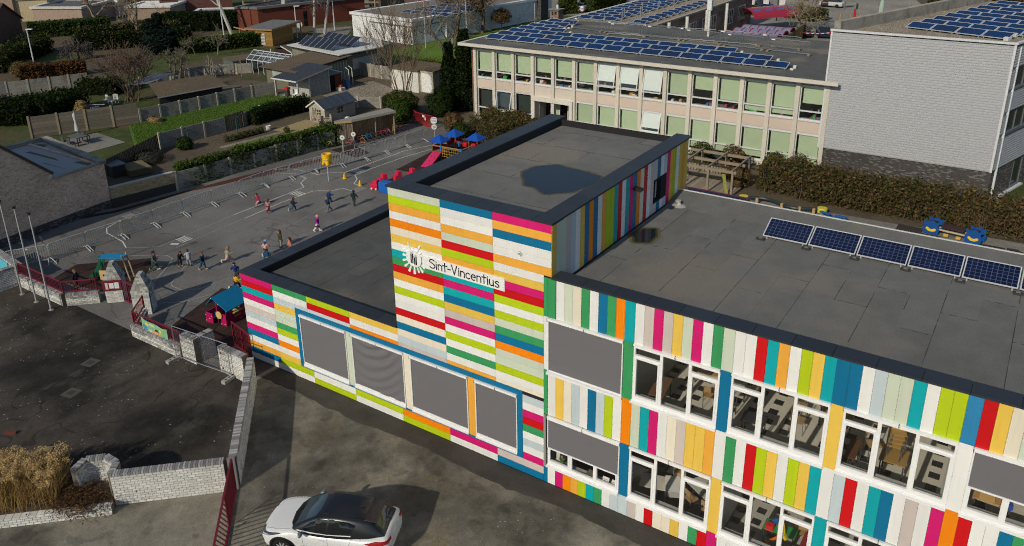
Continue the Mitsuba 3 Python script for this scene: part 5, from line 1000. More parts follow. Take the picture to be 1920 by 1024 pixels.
f = B(RG); [f.bar((*ga, z), (*gc, z), .05) for z in (.08, 1.12)]; [f.bar((*(ga + (gc - ga) * t), 0), (*(ga + (gc - ga) * t), 1.25 if t == 0 else 1.15), .07) for t in (0, .62, 1)]; f.bar((*ga, 1.25), (*(ga + (gc - ga) * .2), 1.1), .05); f.put('frame', 'satin', k)
for i in range(17):
    t0, t1 = i / 17 * .95, min(i / 17 * .95 + .2, 1); B(RG).bar((*(ga + (gc - ga) * t0), 1.1), (*(ga + (gc - ga) * t1), .1), .025).put('bar', 'satin', k)
B((.7, .62, .62)).box((-33.8, 34.2, .95), (.3, .05, .2), -10).box((-33.55, 34.15, .75), (.12, .05, .25), -10).put('notice', 'matte', k)
B((.5, .55, .6)).box((-30.0, 6.0, .012), (.5, .25, .004), 30).put('chalk_patch', 'matte', kind='structure')
# ---------------------------------------------------------------- children
SKIN = (.55, .33, .23)
def seg(a, b, ra, rb, n=10): return m3.Manifold.batch_hull([m3.Manifold.sphere(ra, n).translate(tuple(a)), m3.Manifold.sphere(rb, n).translate(tuple(b))])
def union(ms): return m3.Manifold.batch_boolean(ms, m3.OpType.Add)
def smoothed(m, L=.03, it=6):
    m = m.refine_to_length(L).to_mesh(); t = trimesh.Trimesh(m.vert_properties[:, :3], m.tri_verts, process=False); trimesh.smoothing.filter_taubin(t, iterations=it); return t
def child(x, y, face, h, label, coat, legs, hair, shoes=(.04, .04, .04), la=(0, 0), kn=(5, 5), ar=(10, -10), el=(20, 20), lean=3, long_hair=False, hat=None, skirt=None, coat_len=.46, hood=False, abd=12, turn=0):
    """One child: la / kn = hip swing and knee bend (left, right), ar / el = arm swing and elbow bend, degrees; faces +y before turning."""
    k = thing('person', label, 'person'); s = h / 1.12; T = M4(x, y, 0, face, 0, 0, s)
    rx = lambda a: np.array([[1, 0, 0], [0, math.cos(a), math.sin(a)], [0, -math.sin(a), math.cos(a)]])   # positive swings forward
    hip = np.array([0, 0, .53]); tl = rx(math.radians(-lean)).T if False else rx(math.radians(lean))
    up = lambda p: hip + tl @ (np.array(p, float) - hip)
    chest, neck, head = up((0, 0, .80)), up((0, .0, .885)), up((0, .012, 1.005)); J = {}
    low = []
    for i, sx in enumerate((-1, 1)):
        a, b = math.radians(la[i]), math.radians(kn[i]); h0 = hip + (sx * .062, 0, -.0)
        kd = np.array((sx * .01, math.sin(a), -math.cos(a))); k0 = h0 + kd * .235; ad = np.array((0, math.sin(a - b), -math.cos(a - b))); a0 = k0 + ad * .225
        ft = a0 + np.array((sx * .015, .11 * math.cos(a - b) , .11 * math.sin(a - b) - .02)); J[i] = [h0, k0, a0, ft]; low.append(min(a0[2] - .045, ft[2] - .03))
        sh = up((sx * .125, 0, .83)); a, b = math.radians(ar[i]), math.radians(el[i]); ab = math.radians(abd)
        e0 = sh + tl @ np.array((sx * math.sin(ab), math.sin(a) * math.cos(ab), -math.cos(a) * math.cos(ab))) * .155
        wd = tl @ np.array((sx * .05, math.sin(a + b), -math.cos(a + b))); wd /= np.linalg.norm(wd); w0 = e0 + wd * .145; J[i] += [sh, e0, w0, w0 + wd * .075, wd]
    dz = -min(low); off = np.array((0, 0, dz)); J = {i: [p + off if n < 8 else p for n, p in enumerate(v)] for i, v in J.items()}; hip = hip + off; chest, neck, head = chest + off, neck + off, head + off
    U = lambda p: up(p) + off
    hd = m3.Manifold.sphere(.084, 20).scale((.92, 1.0, 1.12)).translate(tuple(head)); hf = tl @ np.array((0, 1, 0)); hu = tl @ np.array((0, 0, 1))
    parts = [hd, seg(neck - hu * .05, head - hu * .03, .038, .042), seg(head + hf * .085 - hu * .012, head + hf * .06 + hu * .02, .013, .011, 8), seg(head - hu * .06 + hf * .035, head - hu * .03, .045, .06), seg(chest, hip + (0, 0, .03), .092, .085), seg(U((-.07, 0, .83)), U((.07, 0, .83)), .06, .06)]
    for i, sx in enumerate((-1, 1)):
        h0, k0, a0, ft, sh, e0, w0, hn, wd = J[i]
        parts += [seg(h0, k0, .066, .048), seg(k0, a0, .047, .032), seg(a0, ft, .034, .026), seg(sh, e0, .04, .033), seg(e0, w0, .032, .022), seg(w0, w0 + wd * .035, .022, .028), seg(head + np.array((sx * .078, 0, 0)) @ np.eye(3), head + np.array((sx * .084, -.005, .02)), .012, .014, 8)]
        side = np.cross(wd, (0, 0, 1.)) if abs(wd[2]) < .9 else np.array((0, 1., 0)); side = side - wd * (side @ wd); side /= np.linalg.norm(side); nrm = np.cross(wd, side); p0 = w0 + wd * .04
        for q, ln in ((-1.5, .040), (-.5, .048), (.5, .046), (1.5, .036)): b0 = p0 + side * q * .0125; b1 = b0 + wd * ln * .6; parts += [seg(b0, b1, .0085, .008, 6), seg(b1, b1 + wd * ln * .35 + nrm * .014 * sx, .008, .0065, 6)]
        parts.append(seg(w0 + wd * .012 - side * .02, w0 + wd * .045 - side * .044, .010, .008, 6))
    B(SKIN, T).mesh(smoothed(union(parts), .028, 4)).put('body', 'satin', k, smooth=True)
    for sx in (-1, 1): B((.02, .015, .012), T).mesh(m3.Manifold.sphere(.012, 8).translate(tuple(head + hf * .078 + np.array((sx * .032, 0, 0)) + hu * .012))).put('eye', 'satin', k)
    B((.32, .10, .09), T).mesh(seg(head + hf * .078 - hu * .042 - (.016, 0, 0), head + hf * .078 - hu * .042 + (.016, 0, 0), .007, .007, 6)).put('mouth', 'satin', k)
    tr = [seg(hip + (0, 0, .05), hip, .098, .098)]
    for i in (0, 1): h0, k0, a0, ft = J[i][:4]; tr += [seg(h0, k0, .080, .060), seg(k0, a0 + (k0 - a0) * .12, .058, .043)]
    B(legs, T).mesh(smoothed(union(tr), .03, 4)).put('trousers', 'matte', k, smooth=True)
    ct = [seg(U((-.075, 0, .815)), U((.075, 0, .815)), .078, .078), seg(chest, U((0, 0, .53)), .118, .112), seg(U((0, 0, .86)), U((0, 0, .80)), .06, .1)]
    if coat_len < .46: ct.append(seg(U((0, 0, .53)), U((0, .0, coat_len)), .112, .128))
    for i in (0, 1): ct += [seg(J[i][4], J[i][5], .056, .048), seg(J[i][5], J[i][6] + (J[i][6] - J[i][5]) * .02, .047, .036)]
    if hood: ct.append(seg(neck - hf * .06 + hu * .02, neck - hf * .075 - hu * .02, .055, .06))
    B(coat, T).mesh(smoothed(union(ct), .03, 4)).put('jacket', 'matte', k, smooth=True)
    if skirt is not None: B(skirt, T).mesh(smoothed(m3.Manifold.batch_hull([m3.Manifold.cylinder(.01, .1, .1, 20).translate(tuple(hip + (0, 0, .02))), m3.Manifold.cylinder(.01, .165, .165, 20).translate(tuple(hip - (0, 0, .17)))]), .03, 3)).put('skirt', 'matte', k, smooth=True)
    for i in (0, 1): a0, ft = J[i][2], J[i][3]; B(shoes, T).mesh(smoothed(union([seg(a0 - (0, .02, .015), ft, .045, .035), seg(a0 + (0, 0, .03), a0, .04, .045)]), .03, 2)).put('shoe', 'satin', k, smooth=True)
    hm = m3.Manifold.sphere(.094, 20).scale((.95, 1.02, 1.12)).translate(tuple(head + hu * .012 - hf * .010)) - m3.Manifold.sphere(.093, 18).scale((.86, 1, 1.05)).translate(tuple(head + hf * .058 - hu * .045))
    if long_hair: hm = hm + union([seg(head - hf * .07, neck - hf * .085 - hu * .07, .06, .04), seg(head - hf * .045 + (.06, 0, -.02), neck - hf * .045 + (.07, 0, -.04), .03, .022), seg(head - hf * .045 - (.06, 0, .02), neck - hf * .045 - (.07, 0, .04), .03, .022)])
    B(hair, T).mesh(smoothed(hm, .03, 3)).put('hair', 'matte', k, smooth=True)
    if hat is not None: B(hat, T).mesh((m3.Manifold.sphere(.105, 20).scale((.98, 1.04, 1.05)).translate(tuple(head + hu * .02)) - m3.Manifold.cube((.4, .4, .2), True).translate(tuple(head - hu * .07 + hf * .04))) + seg(head + hf * .09 + hu * .06 - (.03, 0, 0), head + hf * .12 + hu * .05 + (.03, 0, 0), .018, .014, 8)).put('hat', 'matte', k, smooth=40)
    return k
NAVY, DKH, BRH, BLH = (.014, .024, .055), (.03, .02, .015), (.09, .05, .025), (.26, .17, .08)
RUN, WALK = dict(la=(48, -32), kn=(42, 62), ar=(-40, 42), el=(70, 75), lean=10), dict(la=(20, -18), kn=(8, 22), ar=(-18, 20), el=(18, 25), lean=4)
CH = [(-27.68, 3.12, -60, 1.24, 'walking child in grey hooded coat and green trousers by the climbing arch', (.085, .09, .095), (.02, .075, .05), DKH, dict(WALK, hood=True, coat_len=.42, shoes=(.5, .48, .42))),
 (-26.95, 4.21, -80, 1.02, 'child in dark navy coat bending beside a friend in a pale coat', (.022, .024, .035), (.016, .02, .04), BRH, dict(la=(8, -6), lean=16, long_hair=True, ar=(35, 20), el=(40, 30), shoes=(.28, .15, .07))),
 (-26.56, 4.54, 70, 1.05, 'child in pale grey patterned coat and grey trousers beside a navy coated child', (.40, .42, .48), (.24, .25, .29), BRH, dict(la=(25, -4), kn=(30, 8), ar=(55, 30), el=(60, 50), lean=8)),
 (-25.43, 4.6, -70, 1.14, 'walking boy in dark teal jacket and blue jeans on the play road', (.012, .028, .045), (.02, .075, .16), (.16, .085, .035), dict(WALK, shoes=(.42, .30, .18))),
 (-25.09, 6.02, -25, 1.10, 'running girl in khaki coat and pale tights with blond hair', (.30, .29, .22), (.55, .38, .32), BLH, dict(RUN, long_hair=True, coat_len=.38, shoes=(.6, .58, .55))),
 (-23.08, 4.99, 200, 1.06, 'child in blue jacket running just behind the child in yellow', (.015, .035, .16), (.02, .03, .09), DKH, dict(RUN)),
 (-21.89, 4.03, -30, 1.13, 'running child in yellow jacket by the corner of the striped school', (.66, .36, .012), (.02, .02, .05), (.05, .03, .02), dict(RUN, lean=16, long_hair=True, shoes=(.65, .65, .65))),
 (-29.36, -.44, -70, 1.12, 'boy in dark jacket standing behind the maroon railing beside the climbing arch', (.016, .018, .035), (.07, .07, .075), (.20, .10, .04), dict(la=(6, -8), kn=(4, 8))),
 (-30.65, 12.97, 150, 1.08, 'child in bright pink and dark jacket running next to the barriers', (.36, .03, .10), (.5, .32, .30), DKH, dict(RUN, skirt=(.015, .02, .05))),
 (-29.24, 12.56, 20, 1.06, 'running girl in dusty pink coat and purple tights', (.42, .24, .21), (.16, .01, .06), BRH, dict(RUN, long_hair=True, coat_len=.36, shoes=(.2, .08, .04))),
 (-28.02, 13.59, -20, 1.06, 'running child in black jacket with yellow stripe and blue trousers', (.02, .022, .03), (.02, .09, .18), DKH, dict(RUN, shoes=(.45, .45, .45), skirt=None)),
 (-27.1, 15.95, -15, 1.06, 'running boy in royal blue jacket behind the boy with denim legs', (.01, .04, .18), (.02, .03, .08), BLH, dict(RUN)),
 (-25.91, 14.75, 160, 1.14, 'standing boy in blue jacket and grey jeans in the middle of the yard', (.012, .035, .10), (.13, .15, .19), BRH, dict(WALK, ar=(35, -10), el=(70, 30), shoes=(.3, .3, .32))),
 (-25.25, 16.44, 15, 1.13, 'child in dark green jacket and grey trousers with arms held out by the tower', (.012, .03, .04), (.045, .045, .04), DKH, dict(la=(12, -10), kn=(6, 14), abd=40, ar=(5, 10), el=(30, 30), hood=True)),
 (-24.03, 11.95, -65, 1.14, 'walking girl in purple coat with pink hat and pale tights', (.26, .012, .24), (.66, .62, .64), (.4, .2, .2), dict(WALK, hat=(.6, .3, .36), coat_len=.40, skirt=(.06, .05, .08), shoes=(.6, .55, .55), hood=True)),
 (-24.17, 9.12, 165, 1.14, 'girl with long brown hair in olive parka and grey trousers', (.06, .055, .032), (.30, .30, .33), BRH, dict(la=(6, -5), long_hair=True, coat_len=.38, abd=22)),
 (-23.96, 7.8, 10, 1.09, 'running child in pale pink jacket with light blue cap', (.60, .40, .37), (.02, .03, .06), BRH, dict(RUN, hat=(.16, .38, .62), long_hair=True, shoes=(.6, .6, .6))),
 (-22.92, 8.78, 140, 1.08, 'child in coral pink jacket half hidden by the annex roof edge', (.55, .20, .17), (.05, .05, .08), BRH, dict(WALK, long_hair=True)),
 (-22.75, 6.95, 60, 1.06, 'child with dark hair in blue and yellow top just above the annex roof edge', (.02, .07, .16), (.4, .3, .03), DKH, dict(la=(40, 30), kn=(60, 50), lean=20))]
for x, y, fc, h, lb, c, l, hr, kw in CH: child(x, y, fc, h, lb, c, l, hr, **kw)
# ---------------------------------------------------------------- the cream two storey school behind
YB = 38.8; bx0 = lambda k: -31.31 + 2.0387 * k
BG = thing('rear_school', 'long cream two storey school with green window blinds and solar panels on its flat roof', 'building'); CRM, SPN = (.60, .56, .49), (.60, .50, .43)
B((.5, .46, .4)).bx(-31.4, -.6, 43.5, 43.7, 0, 6.7).put('rear_wall', 'matte', BG); B((.2, .19, .17)).bx(-31.2, -.8, 39.2, 43.5, 3.25, 3.45).put('floor_slab', 'matte', BG)
B((.22, .2, .18)).bx(-31.2, -.8, 39.05, 43.5, 0, .05).put('ground_floor', 'matte', BG)
B().bx(-31.72, -31.42, 38.85, 55, 0, 6.6).put('end_wall', 'brick_red', BG)
B(CRM).bx(-32.6, .05, 38.0, 38.25, 6.78, 7.02).bx(-32.6, -32.35, 38.25, 55, 6.78, 7.02).put('cornice', 'matte', BG); B((.45, .42, .37)).bx(-32.4, -.1, 38.25, 39.4, 6.70, 6.78).put('soffit', 'matte', BG)
B().bx(-32.35, -.95, 38.25, 44.2, 6.79, 6.93).put('roof', 'felt_dark', BG); B().bx(-32.35, .5, 44.2, 55.0, 6.79, 6.925).put('roof', 'felt_dark', BG)
B((.48, .44, .39)).bx(-31.42, -.75, 38.86, 39.0, 6.50, 6.70).put('fascia', 'matte', BG)
for k in range(16): B(np.asarray(CRM) * rng.uniform(.92, 1.06)).bx(bx0(k) - .15, bx0(k) + .15, 38.72, 39.1, 0, 6.68).put('pilaster', 'matte', BG)
BLG = (.40, .50, .34)
g9 = np.random.default_rng(9)
OBJ = [(.5, .35, .05), (.5, .05, .08), (.05, .35, .1), (.5, .45, .35), (.6, .6, .55), (.05, .2, .4), (.5, .3, .05), (.3, .1, .2)]; nth = 'first second third fourth fifth sixth seventh eighth ninth tenth eleventh twelfth thirteenth fourteenth last'.split()
for k in range(15):
    x0, x1 = bx0(k) + .15, bx0(k + 1) - .15
    for lev, (zs, zt, zh, tr) in enumerate([(3.95, 6.45, 3.9, 4.56), (.42, 2.96, .35, 1.16)]):
        if lev == 1 and k in (3, 4): continue
        if lev == 0: B(np.asarray(SPN) * g9.uniform(.94, 1.05)).bx(x0, x1, 38.90, 39.1, 2.98, 3.84).put('spandrel', 'matte', BG)
        else: B(np.asarray(CRM) * .95).bx(x0, x1, 38.9, 39.1, 0, .35).put('spandrel', 'matte', BG)
        w = uniq('window', BG); f = B((.60, .61, .62)); f.bx(x0, x0 + .07, 38.92, 39.04, zs, zt).bx(x1 - .07, x1, 38.92, 39.04, zs, zt).bx(x0, x1, 38.915, 39.03, zt - .07, zt).bx(x0, x1, 38.91, 39.04, zs - .06, zs + .05).bx(x0 + .07, x1 - .07, 38.92, 39.03, tr - .05, tr + .05).bx(x0 - .0, x1, 38.80, 39.0, zs - .11, zs - .065); f.put('frame', 'satin', w)
        op = (lev == 0 and k in (6, 7, 8)) or (lev == 1 and k in (1, 8)); dark = lev == 1 and k in (0, 1, 2)
        a, c = x0 + .07, x1 - .07
        if op:
            o = .42; zz = [(zt - .08, 38.90), (tr + .02, 38.90 - o)]; q = B((.62, .63, .64))
            for (za, ya), (zb, yb) in [(zz[0], zz[1])]: q.bar((a + .03, ya, za), (a + .03, yb, zb), .07, .05); q.bar((c - .03, ya, za), (c - .03, yb, zb), .07, .05); q.bar((a, ya, za), (c, ya, za), .05, .07); q.bar((a, yb, zb), (c, yb, zb), .05, .07)
            q.put('casement', 'satin', w); B().quad((a + .05, zz[1][1] + .01, zz[1][0] + .03), (c - .05, zz[1][1] + .01, zz[1][0] + .03), (c - .05, zz[0][1] + .01, zz[0][0] - .03), (a + .05, zz[0][1] + .01, zz[0][0] - .03)).put('pane', 'glass', w)
            if not dark: B((.62, .68, .66)).quad((a + .06, zz[1][1] + .03 + .1 * (lev == 0), zz[1][0] + .12 + .32 * (lev == 0 and k < 8)), (c - .06, zz[1][1] + .03 + .1 * (lev == 0), zz[1][0] + .12 + .32 * (lev == 0 and k < 8)), (c - .06, zz[0][1] + .03, zz[0][0] - .05), (a + .06, zz[0][1] + .03, zz[0][0] - .05)).put('blind', 'matte', w)
        else:
            B().quad((a, 38.97, tr + .05), (c, 38.97, tr + .05), (c, 38.97, zt - .07), (a, 38.97, zt - .07)).put('pane', 'glass', w)
            zb = tr + {3: .45, 4: .25, 10: .62, 14: .55}.get(k, .02 + .12 * g9.random() * (lev == 0)) if lev == 0 else tr + .02
            if not dark:
                B(np.asarray(BLG) * g9.uniform(.92, 1.08)).bx(a + .10 + .03 * g9.random(), c - .02, 39.08, 39.09, zb, zt - .16).put('blind', 'matte', w); B((.66, .67, .67)).bx(a + .02, c - .02, 38.93, 39.07, zt - .17, zt - .075).put('blind_box', 'satin', w)
        B().quad((a, 38.97, zs + .05), (c, 38.97, zs + .05), (c, 38.97, tr - .05), (a, 38.97, tr - .05)).put('pane', 'glass', w)
        if not dark and ((lev == 0 and k in (12, 13)) or (lev == 1 and k > 8)): B(np.asarray(BLG)).bx(a + .04, c - .04, 39.1, 39.11, zs + .16, tr - .06).put('blind', 'matte', w)
        if dark: B((.035, .05, .045)).bx(a, c, 39.3, 39.32, zs, zt).put('curtain', 'matte', w)
        elif lev == 0:
            B((.3, .28, .25)).bx(x0, x1, 39.12, 39.55, zs - .3, zs - .02).put('inner_sill', 'matte', w)
            for i in range(g9.integers(1, 4)):
                xx = g9.uniform(a + .2, c - .25); hh = g9.uniform(.12, .34); B(np.asarray(OBJ[g9.integers(0, 8)])).bx(xx, xx + g9.uniform(.12, .4), 39.15, 39.4, zs - .02, zs - .02 + hh).put('sill_object', 'matte', w)
d = uniq('entrance', BG); xa, xb = bx0(3) + .02, bx0(5) - .02
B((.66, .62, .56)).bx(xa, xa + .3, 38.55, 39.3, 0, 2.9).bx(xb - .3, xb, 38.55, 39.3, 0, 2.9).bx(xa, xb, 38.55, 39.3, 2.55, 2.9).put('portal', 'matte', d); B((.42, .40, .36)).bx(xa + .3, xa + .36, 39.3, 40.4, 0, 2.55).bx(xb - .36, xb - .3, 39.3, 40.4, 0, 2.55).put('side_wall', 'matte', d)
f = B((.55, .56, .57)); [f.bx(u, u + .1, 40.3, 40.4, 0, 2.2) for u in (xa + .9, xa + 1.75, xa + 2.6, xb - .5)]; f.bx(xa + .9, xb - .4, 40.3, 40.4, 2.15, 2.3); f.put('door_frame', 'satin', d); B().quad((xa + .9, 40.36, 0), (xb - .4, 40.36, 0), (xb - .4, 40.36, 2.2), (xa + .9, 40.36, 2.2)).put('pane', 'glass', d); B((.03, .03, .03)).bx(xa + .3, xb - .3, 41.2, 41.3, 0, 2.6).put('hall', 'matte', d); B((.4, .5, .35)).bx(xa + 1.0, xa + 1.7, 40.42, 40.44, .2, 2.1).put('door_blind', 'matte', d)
B((.6, .56, .5)).bx(bx0(3) + .15, bx0(5) - .15, 38.9, 39.1, 2.9, 3.84).put('spandrel', 'matte', BG)
# solar panels
SB = solar_panel(Proto(), 1.66, 1.0, 17, (8, 1), 'bluesolar', frame=(.48, .5, .52), fw=.05)
od2 = nth + [f'{n}th' for n in range(15, 40)]
od2[14] = 'fifteenth'
def rows_of(n, x, y, z, par, rz=0, dx=1.715):
    for i in range(n):
        c, s_ = math.cos(math.radians(rz)), math.sin(math.radians(rz)); p = (x + dx * i * c, y + dx * i * s_)
        SB.stamp(uniq('solar_panel', par), M4(*p, z, rz))
for r_, (n, x, y) in enumerate([(16, -31.75, 41.0), (15, -31.9, 42.95), (13, -31.9, 44.75), (3, -31.9, 46.5), (2, -31.85, 48.2), (2, -31.75, 49.9), (2, -31.7, 51.6)]): rows_of(n, x, y, 6.93, BG)
for x, y in [(-4.1, 41.9), (-5.9, 43.8), (-9.4, 45.6), (-26.4, 47.2), (-28.0, 48.9), (-28.1, 50.6)]: B((.62, .62, .6)).box((x + .12, y, 7.05), (.22, .25, .22)).box((x + .1, y - .7, 7.0), (.25, .2, .12)).put('panel_ballast', 'matte', BG)
P = Proto(); f = B((.40, .42, .44)); [f.tube([(u, 0, .05), (u, 0, 1.1)], .028, 6) for u in (0, 3.45)]; [f.tube([(0, 0, z), (3.45, 0, z)], .024, 6) for z in (.12, 1.08)]; P.part('frame', f, 'metal')
m = B((.36, .38, .40)); [m.bar((3.45 * i / 24, 0, .12), (3.45 * i / 24, 0, 1.08), .007) for i in range(1, 24)]; P.part('mesh', m, 'metal'); P.part('foot', B((.22, .19, .14)).box((0, 0, .06), (.22, .6, .12)).box((3.45, 0, .06), (.22, .6, .12)), 'matte'); P.part('tag', B((.7, .7, .7)).box((.35, -.03, 1.0), (.3, .01, .09)), 'satin')
ft = [(-23.1, 48.85), (-19.5, 49.2), (-15.6, 48.9), (-11.7, 48.4), (-7.8, 47.8), (-4.15, 47.4)]
for i in range(5): (xa, ya), (xb, yb) = ft[i], ft[i + 1]; P.stamp(thing('roof_fence', f'grey mesh roof fence panel, {nth[i]} from the left behind solar panels', 'fence', 'mesh fence panels on the school roof'), M4(xa, ya, 6.93, math.degrees(math.atan2(yb - ya, xb - xa))))
fb_ = [(-27.7, 50.2), (-23.8, 49.6), (-20.2, 49.7), (-16.5, 49.4), (-12.8, 49.6), (-9.1, 49.65), (-5.3, 49.3)]
for i in range(6): (xa, ya), (xb, yb) = fb_[i], fb_[i + 1]; P.stamp(thing('roof_fence', f'grey mesh roof fence panel, {nth[i]} from the left in the far line', 'fence', 'mesh fence panels on the school roof'), M4(xa, ya, 6.93, math.degrees(math.atan2(yb - ya, xb - xa))))
k = thing('chimney', 'square brick chimney with slab cap and white cowl on the cream school roof', 'chimney'); B().bx(-32.5, -31.5, 53.8, 54.8, 6.0, 8.0).put('stack', 'brick_brown', k); B((.2, .19, .17)).bx(-32.65, -31.35, 53.65, 54.95, 8.0, 8.1).put('cap', 'matte', k); B((.65, .65, .65)).tube([(-31.9, 54.3, 8.1), (-31.9, 54.3, 8.5)], .12, 10).put('cowl', 'satin', k); B((.02, .02, .02)).bx(-32.3, -32.1, 53.78, 53.81, 7.5, 7.85).bx(-31.95, -31.7, 53.78, 53.81, 7.55, 7.85).bx(-32.3, -32.15, 53.78, 53.81, 7.0, 7.25).put('opening', 'matte', k)
k = thing('vent_pipe', 'tall white vent pipe rising behind the roof fence', 'vent pipe'); B((.68, .68, .67)).tube([(-14.7, 52.2, 6.9), (-14.7, 52.2, 9.7)], .11, 10).box((-14.7, 52.2, 9.75), (.42, .36, .9)).put('pipe', 'satin', k)
# ---------------------------------------------------------------- grey clad block
GB = thing('grey_block', 'tall block clad in light grey ribbed metal over a dark brick base', 'building'); gq = np.array((-.95, 38.8)); gr = np.array((10.02, 38.8)); vr, vl = np.array((.275, .961)), np.array((.30, .954))
def ribbed(a, c, z0, z1, pitch, depth, out):
    n = int((z1 - z0) / pitch); a, c = np.array(a), np.array(c); b = B((.40, .41, .435)); o = np.array(out) * depth; v = []; prof = []
    for i in range(n): z = z0 + i * pitch; prof += [(z + .02, 0), (z + pitch * .42, 0), (z + pitch * .52, 1), (z + pitch * .95, 1)]
    for z, t in prof: v += [(*(a + o * t), z), (*(c + o * t), z)]
    f = [[2 * i, 2 * i + 1, 2 * i + 3, 2 * i + 2] for i in range(len(prof) - 1)]; return b.add(v, f)
poly = [tuple(gq), tuple(gr), tuple(gr + vr * 24), tuple(gq + vl * 24)]
B((.4, .4, .41)).prism(Polygon(poly).buffer(-.12), 2.0, 10.2).put('core', 'matte', GB)
ribbed(gq, gr, 2.08, 10.42, .168, .045, (0, -1)).put('front_cladding', 'satin', GB, kind='stuff'); vn = np.array((.961, -.275))
for a, c, z0, z1 in [(0, 14, 6.02, 7.5), (0, .9, 7.5, 8.9), (0, .9, 4.55, 6.02), (0, 14, 8.9, 10.4), (0, 14, 2.15, 4.5)]: ribbed(gr + vr * a, gr + vr * c, z0, z1, .168, .045, vn).put('side_cladding', 'satin', GB, kind='stuff')
B((.6, .61, .63)).box((4.53, 38.74, 10.47), (11.1, .24, .12)).box((*(gr + vr * 7), 10.47), (14.2, .2, .12), 74.03).box((9.96, 38.76, 6.3), (.14, .14, 8.4)).box((-.93, 38.76, 6.3), (.12, .12, 8.4)).put('edge_trim', 'satin', GB)
bs = B(); bs.prism([(gq[0], 38.86), (gr[0] - .03, 38.86), (gr[0] + 1.0, 42.3), (gq[0] + 1, 42.3)], 0, 2.06); bs.put('brick_base', 'brick_dark', GB); b = B(); pz = gr + vr * 5.6; b.prism([tuple(pz - vn * .05), tuple(pz + vr * 10 - vn * .05), tuple(pz + vr * 10 - vn * 1), tuple(pz - vn * 1)], 0, 2.14); b.put('brick_base', 'brick_dark', GB)
for z0, z1, s0, s1 in [(4.55, 6.0, .95, 13.9), (7.52, 8.88, .95, 13.9), (.12, 2.12, 1.0, 5.5)]:
    w = uniq('window', GB); n = max(3, int((s1 - s0) / 1.3))
    pa, pb = gr + vr * s0 - vn * .10, gr + vr * s1 - vn * .10; B((.025, .03, .032)).quad((*pa, z0), (*pb, z0), (*pb, z1), (*pa, z1)).put('pane', 'darkglass', w)
    f = B((.12, .135, .15)); [f.box((*(pa + (pb - pa) * i / n), (z0 + z1) / 2), (.07, .14, z1 - z0), 74) for i in range(n + 1)]; f.bar((*pa, z0), (*pb, z0), .3, .12); f.bar((*pa, z1), (*pb, z1), .1, .08); f.put('frame', 'satin', w)
B((.6, .6, .62)).bar((*(gr + vr * 1 + vn * .1), .06), (*(gr + vr * 5.6 + vn * .1), .06), .3, .12).put('door_sill', 'satin', GB)
B((.66, .68, .72)).tube([(10.22, 39.45, 0), (10.22, 39.45, 10.2)], .085, 10).put('downpipe', 'satin', GB); B().prism(Polygon(poly).buffer(-.1), 10.2, 10.3).put('gravel_roof', 'gravel', GB)
B((.10, .10, .10)).prism([tuple(gq + vl * .2), tuple(gq + vl * .2 + (.42, 0)), tuple(gq + vl * 24 + (.42, 0)), tuple(gq + vl * 24)], 10.0, 11.05).put('parapet', 'concrete', GB)
for r_ in range(9):
    o = np.array((3.02, 42.75)) + np.array((.26, .965)) * 1.95 * r_; rows_of(5 if r_ else 4, *o, 10.31, GB, rz=-19.5, dx=1.7)
b = B((.55, .56, .58)); [b.box((9.35 + .3 * i, 40.75 + 1.9 * i, 10.42), (.3, .5, .22), -20) for i in range(3)]; b.put('panel_ballast', 'matte', GB)
# ---------------------------------------------------------------- brown brick school wing with gravel roof
GW = thing('brick_wing', 'low brown brick school wing with gravel roof and rows of solar panels', 'building'); xw0, xw1, y0_, y1_, zr = -38.8, -27.4, 66.5, 104.0, 4.6
B().bx(xw0, xw1, y0_, y1_, 0, zr).put('wall', 'brick_brown', GW); B().bx(xw0 + .3, xw1 - .3, y0_ + .3, y1_ - .3, zr + .002, zr + .06).put('gravel_roof', 'gravel', GW)
b = B((.30, .27, .22)); b.bx(xw1 - .15, xw1 + .25, y0_ - .1, y1_, zr, zr + .22); b.put('fascia', 'matte', GW); B((.45, .45, .44)).bx(xw0 - .1, xw0 + .3, y0_ - .1, y1_, zr, zr + .25).bx(xw0 + .3, xw1 - .15, y0_ - .1, y0_ + .25, zr, zr + .18).put('roof_edge', 'matte', GW)
for i, y in enumerate([73.5, 79.5, 86.5, 94.0, 99.5]):
    w = uniq('window', GW); L = [3.0, 4.4, 5.0, 3.5, 3.0][i]; B((.03, .035, .035)).bx(xw1 - .02, xw1 + .02, y - L / 2, y + L / 2, 1.6, 3.5).put('pane', 'darkglass', w); f = B((.55, .56, .57)); [f.bx(xw1, xw1 + .06, y - L / 2 + L * j / 5 - .06, y - L / 2 + L * j / 5 + .06, 1.6, 3.5) for j in range(6)]; f.bx(xw1, xw1 + .08, y - L / 2, y + L / 2, 1.5, 1.6).bx(xw1, xw1 + .06, y - L / 2, y + L / 2, 3.45, 3.55); f.put('frame', 'satin', w)
for y in (70.5, 76.0, 82.6, 90.0): B((.66, .64, .58)).tube([(xw1 + 1.1, y, 0), (xw1 + 1.1, y, 4.9)], .2, 10).put('column', 'matte', GW, smooth=40)
for r_ in range(12):
    rows_of(3, -38.0 + .02 * r_, 69.6 + 2.0 * r_, zr + .06, GW)
    if r_ < 13: rows_of(1, -30.35, 66.9 + 2.0 * r_, zr + .06, GW, dx=2.0)
k = thing('roof_railing', 'row of grey steel posts along the brick wing roof', 'railing')
for i in range(9): B((.22, .24, .27)).bar((-33.2 + .25 * (i % 2) * 4, 67.5 + 2.6 * i, zr), (-33.2 + .25 * (i % 2) * 4, 67.5 + 2.6 * i, zr + 1.3), .09).put('post', 'satin', k)
struct(B().sheet([(-28, 56), (-2, 56), (-6, 92), (-27.4, 92)], .004), 'courtyard', 'roadmat')
